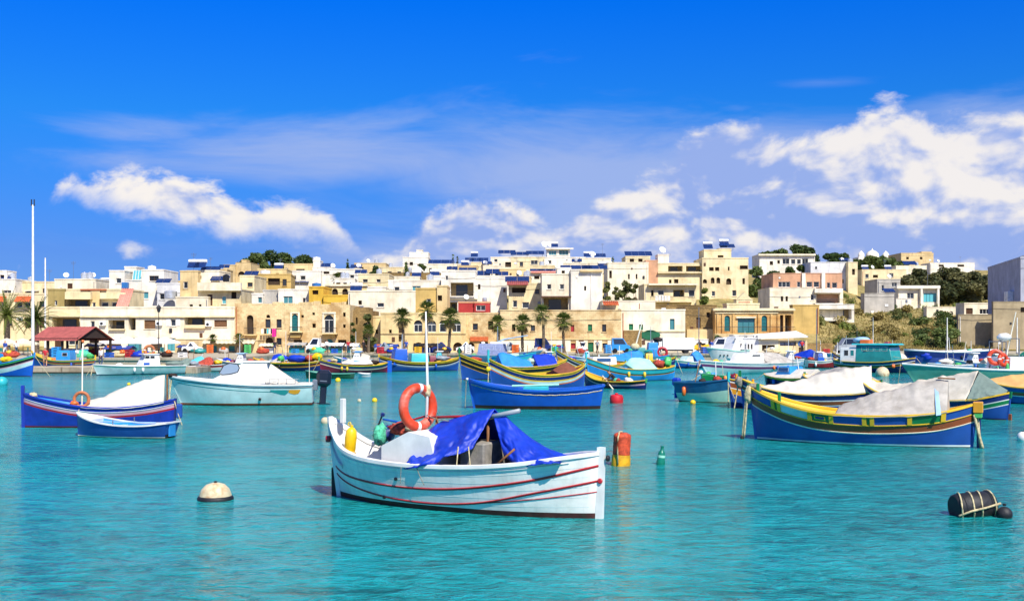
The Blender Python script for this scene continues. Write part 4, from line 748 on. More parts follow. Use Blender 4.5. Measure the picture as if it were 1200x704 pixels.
class Boat:
    def __init__(s, name, label, stern, bow, beam=2.0, sheer=((0, .9), (.5, .7), (1, 1.2)), draft=.45, transom=0.0, e=(.38, .85), full=(2.3, .8), rake=(0.0, .12), th=.05, floor=.12, group=None, nt=30, cat='boat'):
        S, B = Vector((*stern, 0)), Vector((*bow, 0)); d = B - S; s.L = d.length
        s.root = thing(name, label, cat, (S + B) / 2, math.atan2(d.y, d.x), group)
        s.M = Matrix.Translation((S + B) / 2) @ Matrix.Rotation(math.atan2(d.y, d.x), 4, 'Z'); s.Mi = s.M.inverted()
        s.near = -1 if d.x > 0 else 1                          # which side (sign of local y) looks at the camera
        s.hb = beam / 2; s.sh = list(sheer); s.d = draft; s.tr = transom; s.e = e; s.full = full; s.rk = rake; s.th = th; s.fl = floor; s.nt = nt
    def sheer(s, t): return spl(s.sh, t)
    def beam(s, t):
        p, qx = s.full; u = 2 * t - 1
        if s.tr and t < .5: v = s.tr + (1 - s.tr) * (1 - abs(u) ** p) ** qx
        else: v = max(0.0, 1 - abs(u) ** p) ** qx
        return max(.035, s.hb * v)
    def x(s, t, z):
        return s.L * (t - .5) + s.rk[1] * sstep(.6, 1, t) * max(z, -.2) - s.rk[0] * sstep(.4, 0, t) * max(z, -.2)
    def y(s, t, z):
        h = min(1.0, max(0.0, (z + s.d) / (s.sheer(t) + s.d))); u = abs(2 * t - 1)
        if s.tr and t < .5: u *= .35
        return max(.03 if h > 0 else 0.0, s.beam(t) * h ** lerp(s.e[0], s.e[1], u ** 2.2))
    def p(s, t, z, side=None, ins=0.0):
        side = s.near if side is None else side
        return Vector((s.x(t, z), side * max(0.0, s.y(t, z) - ins), z))
    def hit(s, px, py, y=0.0):
        "where the sight line through a photo point crosses the boat's own vertical plane at sideways offset y"
        o = s.Mi @ Vector((0, 0, CAMZ)); d = (s.Mi.to_3x3() @ (AT(px, py, 100) - Vector((0, 0, CAMZ))))
        k = (y - o.y) / d.y; return o + d * k
    def ts(s, extra=()):
        n = s.nt; v = [.5 - .5 * math.cos(math.pi * i / n) for i in range(n + 1)]
        v = sorted(set([round(x, 5) for x in v] + [round(x, 5) for x in extra])); return v
    def hull(s, bands, panels=None, inside='p_white', floor='plank_grey', name='hull', deck=None):
        """bands bottom to top: (row, material); row is ('w', z) above water or ('s', below sheer): the band's UPPER edge"""
        ex = [a for pn in (panels or []) for a in pn[:2]]
        T = s.ts(ex); mb = MB()
        def rows(t):
            z = [-s.d, -s.d * .5]; sh = s.sheer(t); zz = -s.d * .5
            for (k, v), m in bands:
                n = v if k == 'w' else (sh - v if k == 's' else spl(v, t))
                zz = max(zz + .004, min(n, sh)); z.append(zz)
            z[-1] = sh; return z
        mats = [bands[0][1], bands[0][1]] + [m for _, m in bands[1:]]
        for side in (-1, 1):
            G = []
            for t in T:
                r = rows(t); col = []
                for i in range(len(r) - 1):
                    col.append(s.p(t, r[i], side))
                    if r[i + 1] - r[i] > .16: col.append(None); col[-1] = s.p(t, (r[i] + r[i+1]) / 2, side)
                    else: col.append(s.p(t, (r[i] + r[i+1]) / 2, side))
                col.append(s.p(t, r[-1], side)); G.append(col)
            o = len(mb.v); n = len(G[0]); mb.v += [tuple(p) for c in G for p in c]
            for i in range(len(T) - 1):
                tm = (T[i] + T[i+1]) / 2
                for j in range(n - 1):
                    m = mats[j // 2]
                    if panels and j // 2 == len(mats) - 1:
                        for (a, b, pm) in panels:
                            if a <= tm <= b: m = pm
                    f = (o+i*n+j, o+(i+1)*n+j, o+(i+1)*n+j+1, o+i*n+j+1)
                    mb.f.append(f if side < 0 else f[::-1]); mb.m.append(mb.mi(m))
        if s.tr:
            zs = [lerp(-s.d, s.sheer(0), k / 8) for k in range(9)]
            pl = [s.p(0, z, -1) for z in zs]; pr = [s.p(0, z, 1) for z in zs]; o = len(mb.v); mb.v += [tuple(p) for p in pl + pr]
            for k in range(8):
                mb.f.append((o+k, o+k+1, o+9+k+1, o+9+k)); mb.m.append(mb.mi(bands[-1][1] if zs[k] > .05 else bands[0][1]))
        h = mb.build(name, None, s.root, smooth=40)
        mi = MB()                                               # inner skin and floor
        for side in (-1, 1):
            G = []
            for t in T:
                sh = s.sheer(t); G.append([s.p(t, lerp(sh - .005, min(s.fl, sh - .05), k / 4), side, s.th) for k in range(5)])
            mi.grid(G, inside, flip=side < 0)
        G = [[Vector((s.x(t, s.fl), k * max(0.0, s.y(t, s.fl) - s.th), s.fl)) for k in (-1, 0, 1)] for t in T]
        mi.grid(G, floor)
        if s.tr:
            mi.grid([[s.p(0, z, sd, s.th) + Vector((s.th, 0, 0)) for sd in (-1, 1)] for z in (s.fl, s.sheer(0) - .005)], inside)
        mi.build('inner_planking', None, s.root, smooth=40)
        return h
    def rail(s, m, w=.10, h=.06, out=.03, t0=0.0, t1=1.0, name='gunwale'):
        mb = MB(); T = [t for t in s.ts() if t0 <= t <= t1]
        for side in (-1, 1):
            G = []
            for t in T:
                z = s.sheer(t); y = s.beam(t); a = y + out; b = max(0.0, y - (w - out)); X = s.x(t, z)
                G.append([(X, side*a, z-h*.4), (X, side*a, z+h*.5), (X, side*(a-.012), z+h*.6), (X, side*(b+.006), z+h*.6), (X, side*b, z+h*.5), (X, side*b, z-h*.4)])
            mb.grid(G, m, closed=True, flip=side > 0)
        if s.tr:
            z = s.sheer(0); y = s.beam(0); X = s.x(0, z); mb.box(X - out, X + w - out, -y - out, y + out, z - h * .4, z + h * .605, m)
        return mb.build(name, None, s.root, smooth=35)
    def strake(s, zc, h, m, proud=.018, t0=0.0, t1=1.0, name='rubbing_strake', rel=False, sides=(-1, 1)):
        mb = MB(); T = [t for t in s.ts((t0, t1)) if t0 <= t <= t1]
        for side in sides:
            G = []
            for t in T:
                z = (s.sheer(t) - spl(zc, t)) if rel else spl(zc, t)
                a = s.p(t, z - h/2, side); b = s.p(t, z - h*.25, side); c = s.p(t, z + h*.25, side); d = s.p(t, z + h/2, side); o = Vector((0, side*proud, 0))
                G.append([a, b + o, c + o, d])
            mb.grid(G, m, flip=side > 0)
        return mb.build(name, None, s.root, smooth=50)
    def stem(s, m, top, end=1, w=.09, dp=.12, name='stem_post', zb=-.2, low=None):
        t = 1.0 if end > 0 else 0.0; zt = s.sheer(t) + top; mb = MB(); G = []
        if low:
            lo = s.stem(low, -.12, end, w * .8, dp * .55, 'stem_timber' if end > 0 else 'stern_timber'); zb = s.sheer(t) - .2
        for k in range(9):
            z = lerp(zb, zt, k / 8); X = s.x(t, min(z, s.sheer(t) + .1)); G.append([(X - end*.05, -w/2, z), (X + end*dp*.6, -w/2*.7, z), (X + end*dp*.6, w/2*.7, z), (X - end*.05, w/2, z)])
        mb.grid(G, m, closed=True, flip=end < 0); mb.f.append(tuple(range(32, 36))); mb.m.append(0)
        return mb.build(name, None, s.root)
    def deck(s, t0, t1, m, dz=.05, name='deck', camber=.05):
        T = [t0 + (t1 - t0) * k / 10 for k in range(11)]
        G = [[Vector((s.x(t, s.sheer(t)), c * (s.beam(t) - s.th * .6), s.sheer(t) - dz + camber * (1 - c * c))) for c in (-1, -.5, 0, .5, 1)] for t in T]
        mb = MB(); mb.grid(G, m, flip=True)
        a, b = (G[0], -1) if t0 > .02 else (G[-1], 1)
        ta = t0 if t0 > .02 else t1; W = [[Vector((p.x, math.copysign(min(abs(p.y), max(0.0, s.y(ta, z) - s.th)), p.y) * abs(c), min(z, p.z))) for p, c in zip(a, (1, .5, 1, .5, 1))] for z in [lerp(s.sheer(ta) - dz, s.fl, q / 4) for q in range(1, 5)]]; mb.grid([a] + W, m)
        return mb.build(name, None, s.root, smooth=40)
    def thwart(s, t, m='wood', dz=.16, w=.22, name='thwart'):
        z = s.sheer(t) - dz; X = s.x(t, z); y = s.y(t, z) - s.th; mb = MB(); mb.bbox(X - w/2, X + w/2, -y, y, z - .03, z, .01); return mb.build(name, m, s.root)
    def tarp(s, t0, t1, ridge, m, drop=.05, sag=.05, wr=.02, endm=None, end0=True, end1=True, name='tarpaulin', over=.04, n=56, arch=.92, seed=0.0):
        "canvas tent laced down to the gunwale; ridge = heights over water along t"
        mb = MB(); T = [lerp(t0, t1, k / n) for k in range(n + 1)]; C = [-1 + k / 9 for k in range(19)]; G = []
        for t in T:
            row = []; sz = s.sheer(t) - drop; rz = spl(ridge, t); yb = s.beam(t) + over
            for c in C:
                k = 1 - abs(c); z = lerp(sz, rz, k ** arch) - sag * math.sin(math.pi * k) * .6
                w = wr * (ns(t * s.L * 2.2 + seed, c * 2.5, seed) + .5 * math.sin(t * s.L * 5 + c * 3 + 4 * ns(t * 7, seed, 1)) + .6 * ns(t * s.L * 5 + 2 * abs(c), c * .9, seed + 3) + .15 * ns(t * s.L * 11, c * 4, seed + 6)) * (0.3 + .9 * k)
                yy = c * yb + (math.copysign(w * .8, c) if c else 0)
                row.append(Vector((s.x(t, sz), yy, z + w)))
            G.append(row)
        mb.grid(G, m, flip=True)
        o = mb.build(name, None, s.root, smooth=True, solid=.012)
        for flag, row, nm in ((end0, G[0], 'canvas_end'), (end1, G[-1], 'canvas_end')):
            if flag:
                e = MB(); lo = [Vector((p.x, p.y, lerp(s.sheer(T[0] if row is G[0] else T[-1]) - drop - .02, p.z, .0))) for p in row]
                e.grid([row, [a.lerp(b, .5) + Vector((.02 * ns(a.y * 3, 1, seed), 0, 0)) for a, b in zip(row, lo)], lo], endm or m, flip=row is G[-1]); e.build(nm, None, o, smooth=True)
        return o
    def block(s, t0, t1, hw, z0, z1, m, name='cabin', slope=(0.0, 0.0), tuck=.06, b=.03, yc=0.0):
        "box with raked ends and tucked-in sides"
        x0, x1 = s.x(t0, z0), s.x(t1, z0); mb = MB()
        A = [(x0, -hw), (x1, -hw), (x1, hw), (x0, hw)]; Bt = [(x0 + slope[0], -hw + tuck), (x1 - slope[1], -hw + tuck), (x1 - slope[1], hw - tuck), (x0 + slope[0], hw - tuck)]
        def ring(P, z, i): 
            c = [(x, y) for x, y in P]; out = []
            sx = [1, -1, -1, 1]; sy = [1, 1, -1, -1]
            for k, (x, y) in enumerate(c):
                a = (x + sx[k]*i, y + sy[k]*(i + b), z); d = (x + sx[k]*(i + b), y + sy[k]*i, z)
                out += [a, d] if k in (0, 2) else [d, a]
            return [Vector((x, y + yc, z)) for x, y, z in out]
        mid = [(lerp(a[0], c[0], .92), lerp(a[1], c[1], .92)) for a, c in zip(A, Bt)]
        mb.grid([ring(A, z0, 0), ring(mid, lerp(z0, z1, .95), 0), ring(Bt, z1, b)], m, closed=True); k = len(mb.v); mb.f.append(tuple(range(k - 8, k))); mb.m.append(0)
        return mb.build(name, None, s.root, smooth=30)
    def pane(s, x0, x1, z0, z1, y, m='glass_dark', name='window', parent=None, skew=(0, 0), lean=0.0, frame='frame_white'):
        "glazed panel standing 6 mm off a side wall at local y, with a real frame round it"
        sg = 1 if y > 0 else -1; y += sg * .006
        P = [Vector((x0, y, z0)), Vector((x1, y, z0)), Vector((x1 + skew[1], y - sg * lean, z1)), Vector((x0 + skew[0], y - sg * lean, z1))]
        mb = MB(); mb.add(P, [(0, 1, 2, 3)], m); o = mb.build(name, None, parent or s.root); w = .03; c = sum(P, Vector()) / 4
        f = MB(); Q = [p + (p - c).normalized() * w for p in P]; up = Vector((0, sg * .012, 0))
        f.grid([[p + up for p in P], [p + up for p in Q], Q], frame, closed=True); f.build('window_frame', None, o)
        return o
    def mast(s, t, top, r=.03, m='p_white', y=0.0, z0=None, lean=0.0, name='mast'):
        z = s.fl if z0 is None else z0; mb = MB(); X = s.x(t, z); mb.tube([(X, y, z), (X + lean * .5, y, lerp(z, top, .5)), (X + lean, y, top)], [r, r * .9, r * .6], 8, m); return mb.build(name, None, s.root, smooth=60)
    def rope(s, a, b, sag=.15, r=.018, m='rope', name='mooring_rope', n=8):
        a, b = Vector(a), Vector(b); mb = MB(); mb.tube([a.lerp(b, k / n) - Vector((0, 0, sag * math.sin(math.pi * k / n))) for k in range(n + 1)], r, 6, m); return mb.build(name, None, s.root, smooth=True)
    def bow_rope(s, dx=.6, dy=0.0, z=None, r=.02):
        z = s.sheer(1) if z is None else z; a = (s.x(1, z), 0, z); return s.rope(a, (a[0] + dx, dy, -.1), .12, r)
    def lump(s, c, size, m, name='net_bundle', seed=0.0, n=12, amp=.35):
        mb = MB(); G = []
        for i in range(n + 1):
            th = math.pi * i / n; row = []
            for j in range(n + 4):
                ph = 2 * math.pi * j / (n + 4); d = Vector((math.sin(th) * math.cos(ph), math.sin(th) * math.sin(ph), math.cos(th)))
                k = 1 + amp * ns(d.x * 2 + seed, d.y * 2, d.z * 2) + amp * .6 * ns(d.x * 5 + seed, d.y * 5, d.z * 5)
                row.append((c[0] + d.x * size[0] * k, c[1] + d.y * size[1] * k, c[2] + d.z * size[2] * k))
            G.append(row)
        mb.grid(G, m, closed=True, flip=True); return mb.build(name, None, s.root, smooth=True)
    def sheet(s, top, bot, m, n=44, k=30, wr=.03, seed=0.0, name='tarpaulin', bulge=0.0, parent=None):
        "draped cloth between two edge curves given as local points"
        def along(P, u):
            f = u * (len(P) - 1); i = min(int(f), len(P) - 2); return Vector(P[i]).lerp(Vector(P[i+1]), f - i)
        mb = MB(); G = []
        for a in range(n + 1):
            u = a / n; A, B = along(top, u), along(bot, u); row = []
            for c in range(k + 1):
                v = c / k; p = A.lerp(B, v); w = wr * (math.sin(u * 15 + 6 * ns(u * 3, v * 2, seed) + v * 4) + 1.5 * ns(u * 6, v * 5, seed + 5) + 1.1 * ns(u * 15, v * 11, seed + 9) + .5 * abs(ns(u * 28, v * 20, seed + 2))) * (.35 + v)
                row.append(p + Vector((w * .35, s.near * (w + bulge * math.sin(math.pi * v)), w * .5 - bulge * .3 * math.sin(math.pi * v))))
            G.append(row)
        mb.grid(G, m); return mb.build(name, None, parent or s.root, smooth=True, solid=.008)
    def ring(s, c, R0, r, nrm, m='ring_orange', name='life_ring', bands=True):
        mb = MB(); mb.torus((0, 0, 0), R0, r, nrm, 32, 12, mfun=(lambda i: 'p_white' if bands and i % 16 == 3 else m)); o = mb.build(name, None, s.root, smooth=True); o.location = c; return o
    def zs(s, k):
        s.root.scale = (1, 1, k)
        for c in s.root.children:
            if c.name.startswith('life_ring'): c.scale = (1, 1, 1 / k)
        return s

def XY(px, py): Y = YW(py); return ((px - 600) / F_PX * Y, Y)

# ---------------------------------------------------------------- the white double-ended boat in front
def white_boat():
    b = Boat('fishing_boat', 'white wooden boat with red stripes under a blue tarpaulin and orange life ring', XY(399, 580), XY(702, 607), 2.0,
             ((0, 1.62), (.035, 1.38), (.09, 1.09), (.17, .95), (.3, .88), (.45, .87), (.62, .91), (.78, 1.0), (.9, 1.12), (1, 1.20)), .5, e=(.33, .75), full=(2.9, .72), rake=(.16, .03), th=.06, floor=.25, nt=48)
    b.hull([(('w', .035), 'antifoul'), (('w', .10), 'antifoul'), (('w', .3), 'hull_white'), (('s', 0), 'hull_white')], inside='hull_white', floor='plank_grey')
    b.rail('p_white', .13, .07, .035)
    b.strake([(0, .62), (.1, .50), (.33, .42), (.55, .46), (.8, .68), (1, .98)], .05, 'p_red', .022)
    b.strake([(0, .47), (.08, .34), (.22, .21), (.38, .14), (.52, .15), (.66, .24), (.83, .47), (1, .70)], .045, 'p_red', .022)
    b.strake([(.62, .20), (.8, .33), (1, .50)], .022, 'p_red', .014, .62, 1.0)
    b.strake([(0, 1.5), (.09, .98), (.17, .86), (.3, .80), (.45, .79), (.62, .83), (.78, .91), (.9, 1.02), (1, 1.1)], .02, 'p_white', .02, .10, .93, name='rail_moulding')
    for k in range(5):                                          # plank seams
        f = (k + .6) / 5.4; b.strake([(t, lerp(.10, b.sheer(t) - .06, f)) for t in (.02, .1, .2, .35, .5, .65, .8, .9, .98)],   .005, 'p_pale', .003, .03, .975, name='plank_seam', sides=(b.near,))
    b.stem('p_white', .12, 1, .13, .13); b.stem('p_white', .02, -1, .12, .12, 'stern_post')
    x = b.x(1, .8); mb = MB(); mb.lathe([(.0, 0), (.05, .01), (.06, .03), (.05, .06), (0, .065)], 10, 'rubber', Matrix.Translation((x + .12, 0, 1.12)) @ Matrix.Rotation(R(90), 4, 'Y')); mb.build('stem_fender', None, b.root, smooth=True)
    mb = MB(); xs = b.x(0, 0) - .13; mb.bbox(xs - .10, xs + .02, -.025, .025, -.5, .58, .01, 'antifoul_dark'); mb.build('rudder', None, b.root)
    b.deck(.86, .995, 'p_white', .07, 'foredeck'); b.deck(.005, .09, 'p_white', .38, 'stern_deck', .02)
    # white bulkhead box with its slanted top, amidships
    def hp(px, py, y): return b.hit(px, py, y)
    ny = -.72
    A = [hp(447, 552, ny), hp(447, 522, ny), hp(478, 506, ny), hp(503, 512, ny), hp(512, 552, ny)]
    mb = MB(); n = len(A); w = Vector((0, 1.35, 0)); mb.add(A + [p + w for p in A], [tuple(range(n)), tuple(range(2*n-1, n-1, -1))] + [(i, (i+1) % n, n + (i+1) % n, n+i) for i in range(n)], 'p_white')
    mb.build('engine_box', None, b.root)
    c = hp(575, 528, .15); mb = MB(); mb.bbox(c.x - .35, c.x + .2, -.45, .5, .25, c.z + .20, .03, 'plank_grey'); mb.build('wheelhouse_panel', None, b.root)
    mb = MB(); a = hp(443, 540, -.55); mb.bbox(a.x - .28, a.x + .12, -.6, .55, .3, .62, .015, 'plank_grey'); mb.build('stern_locker', None, b.root)
    # poles carrying the cover
    P0, P1, P2 = hp(503, 489, 0), hp(572, 487, 0), hp(609, 481, -.1)
    mb = MB(); mb.tube([P0, P1], .028, 8, 'p_red'); mb.build('ridge_pole', None, b.root, smooth=True)
    mb = MB(); mb.tube([hp(568, 490, -.05), P2], [.05, .045], 8, 'p_grey'); mb.build('boom', None, b.root, smooth=True)
    for t, px in ((.3, 512), (.55, 572)):
        p = hp(px, 488, 0); mb = MB(); mb.tube([(p.x, 0, .25), (p.x, 0, p.z)], .03, 8, 'wood'); mb.build('pole_support', None, b.root, smooth=True)
    # the blue sheet: aft part hangs over the pole to the near gunwale, forward part runs down towards the bow
    g = lambda px, py, y: tuple(hp(px, py, y))
    b.sheet([g(500, 505, -.10), g(517, 494, -.05), g(545, 487, -.02), g(563, 481, -.02), g(580, 479, -.02)],
            [g(472, 548, -1.04), g(489, 549, -1.05), g(516, 540, -.98), g(534, 532, -.9), g(552, 526, -.75)], 'tarp_blue', wr=.035, seed=2)
    b.sheet([g(500, 505, -.08), g(517, 494, 0), g(545, 487, 0), g(563, 481, 0), g(580, 479, 0)],
            [(hp(490, 545, 0).x, .98, .9), (hp(505, 545, 0).x, 1.0, .9), (hp(530, 545, 0).x, 1.0, .9), (hp(560, 545, 0).x, 1.0, .9), (hp(600, 545, 0).x, .98, .92)], 'tarp_blue', wr=.03, seed=9)
    b.sheet([g(577, 483, -.02), g(592, 487, -.04), g(606, 500, -.05), g(622, 514, -.06), g(640, 527, -.08), g(657, 541, -.3)],
            [g(590, 532, -.50), g(602, 543, -.72), g(614, 546, -.82), g(630, 545, -.82), g(645, 544, -.80), g(658, 541, -.72)], 'tarp_blue', wr=.025, seed=4)
    b.sheet([g(577, 483, 0), g(592, 487, 0), g(606, 500, 0), g(622, 514, 0), g(640, 527, 0), g(657, 541, -.2)],
            [(hp(590, 545, 0).x, 1.0, .93), (hp(605, 545, 0).x, .99, .95), (hp(620, 545, 0).x, .95, .97), (hp(632, 545, 0).x, .9, 1.0), (hp(648, 545, 0).x, .78, 1.02), (hp(657, 545, 0).x, .6, 1.04)], 'tarp_blue', wr=.025, seed=6)
    for px in (537, 549): b.rope(g(px, 523, -.85), g(px - 2 + 4 * (px > 540), 546, -.96), -.0, .012, name='lashing')
    b.rope(g(488, 547, -1.06), g(497, 568, -1.05), .02, .008, 'rope_grey', name='lashing'); b.rope(g(470, 547, -1.06), g(469, 566, -1.05), .02, .008, 'rope_grey', name='lashing')
    mb = MB(); mb.tube([g(581, 545, -.8), g(603, 526, -.75)], .022, 8, 'wood'); mb.build('tiller', None, b.root, smooth=True)
    # stern furniture
    p = hp(402, 490, 0); mb = MB(); mb.bbox(p.x - .05, p.x + .05, -.05, .05, p.z - .1, p.z + .42, .012, 'p_white'); mb.build('stern_bitt', None, b.root)
    q0 = hp(411, 515, -.12); mb = MB(); mb.lathe([(.03, -.30), (.09, -.29), (.12, -.22), (.125, .05), (.11, .19), (.06, .25), (.03, .26), (.03, .31)], 16, 'buoy_yellow', Matrix.Translation(q0) @ Matrix.Rotation(R(6), 4, 'Y')); mb.build('yellow_float', None, b.root, smooth=50)
    mb = MB(); mb.torus(q0 + Vector((-.03, 0, .33)), .035, .012, (0, 1, 0), 12, 6, 'buoy_yellow'); mb.build('float_eye', None, b.root, smooth=True)
    q1 = hp(408, 531, -.15); b.lump(q1, (.16, .14, .10), 'tarp_tan', 'float_pad', 3.0)
    mb = MB(); q2 = hp(384.5, 514, -.12); mb.lathe([(.0, -.07), (.05, -.065), (.06, 0), (.05, .065), (0, .07)], 10, 'p_red', Matrix.Translation(q2)); mb.build('stern_light', None, b.root, smooth=True)
    b.lump(hp(446, 509, .1), (.13, .2, .22), 'net_green', seed=1.0); b.lump(hp(455, 508, .3), (.12, .2, .16), 'p_navy', 'cloth_bundle', seed=4.0)
    b.lump(hp(471, 502, .25), (.22, .25, .14), 'net_red', seed=2.0); b.lump(hp(484, 500, .2), (.14, .2, .10), 'net_cream', seed=6.0)
    mb = MB(); mb.tube([hp(440, 507, .2), hp(448, 486, .2)], .018, 8, 'frame_dark'); mb.build('oar_shaft', None, b.root)
    mb = MB(); mb.tube([hp(448, 487, .2), hp(449, 484, .2)], .045, 8, 'p_navy'); mb.build('oar_grip', None, b.root)
    mb = MB(); mb.tube([hp(449, 491, .3), hp(476, 496, .3)], .02, 8, 'p_royal'); mb.build('blue_spar', None, b.root)
    mb = MB(); mb.tube([hp(455, 500, .25), hp(500, 487, .1)], .022, 8, 'p_red'); mb.build('red_spar', None, b.root)
    # life ring on its mast
    c = hp(490, 477, -.15); d = Vector((.62, -.78, .10)); d = d
    b.ring(c, .385, .10, Vector((.96, -.26, .05)), 'ring_orange')
    mb = MB(); m0 = hp(499, 520, .05); m1 = hp(501, 455, .05); m2 = hp(499, 365, .05); mb.tube([m0, m1, m2], [.035, .03, .014], 8, 'p_white'); mb.build('mast', None, b.root, smooth=True)
    b.lump(m1 + Vector((0, 0, -.05)), (.07, .07, .12), 'net_cream', 'mast_lashing', 3.0)
    mb = MB(); k = hp(478, 474, .1); mb.tube([k, k + Vector((0, 0, .35))], .018, 6, 'p_white'); mb.build('stern_staff', None, b.root)
    b.rope(hp(500, 486, .0), hp(526, 493, -.1), .03, .01, 'rope_grey', 'lashing')
    for t, z in ((.275, .17), (.345, .58)):
        mb = MB(); p = b.p(t, z); mb.lathe([(.035, 0), (.035, .03), (.02, .035)], 10, 'p_black', Matrix.Translation(p) @ Matrix.Rotation(R(90) , 4, 'X')); mb.build('drain_outlet', None, b.root)
    mb = MB(); p = Vector((b.x(1, .7) + .03, -.06, .70)); mb.lathe([(.05, 0), (.05, .02), (.035, .03)], 14, 'p_red', Matrix.Translation(p) @ Matrix.Rotation(R(80), 4, 'X')); mb.build('bow_boss', None, b.root)
    return b
white_boat()

# ---------------------------------------------------------------- luzzu: painted double-ended fishing boat
LZ = lambda bot, l1, mid, l2, top: [(('w', .03), 'antifoul'), (('w', .07), l1), (('s', .50), bot), (('s', .455), l1), (('s', .27), mid), (('s', .235), l2), (('s', 0), top)]
def luzzu(label, stern, bow, beam=2.2, h=(1.1, .8, 1.5), bands=None, rail='p_yellow', post='p_green', posts=(.25, .1), inside='p_yellow', panels=None, group=None, nt=28, name='luzzu', sternm=None, k=1.0):
    a, m, c = h
    b = Boat(name, label, stern, bow, beam, ((0, a), (.06, lerp(m, a, .68)), (.16, lerp(m, a, .28)), (.32, lerp(m, a, .06)), (.5, m), (.68, lerp(m, c, .10)), (.82, lerp(m, c, .36)), (.93, lerp(m, c, .72)), (1, c)), .45, e=(.36, .8), full=(2.5, .75), rake=(.10, .12), floor=.3, nt=nt, group=group)
    b.hull(bands or LZ('p_blue', 'p_white', 'p_brown', 'p_yellow', 'p_green'), panels, inside=inside)
    b.rail(rail, .11, .07, .035); low = bands[2][1] if bands and len(bands) > 2 and bands[1][0][0] == 'w' else (bands[1][1] if bands else 'p_blue'); b.stem(post, posts[0], 1, .11, .12, low=low); b.stem(sternm or post, posts[1], -1, .10, .11, 'stern_post', low=low)
    return b

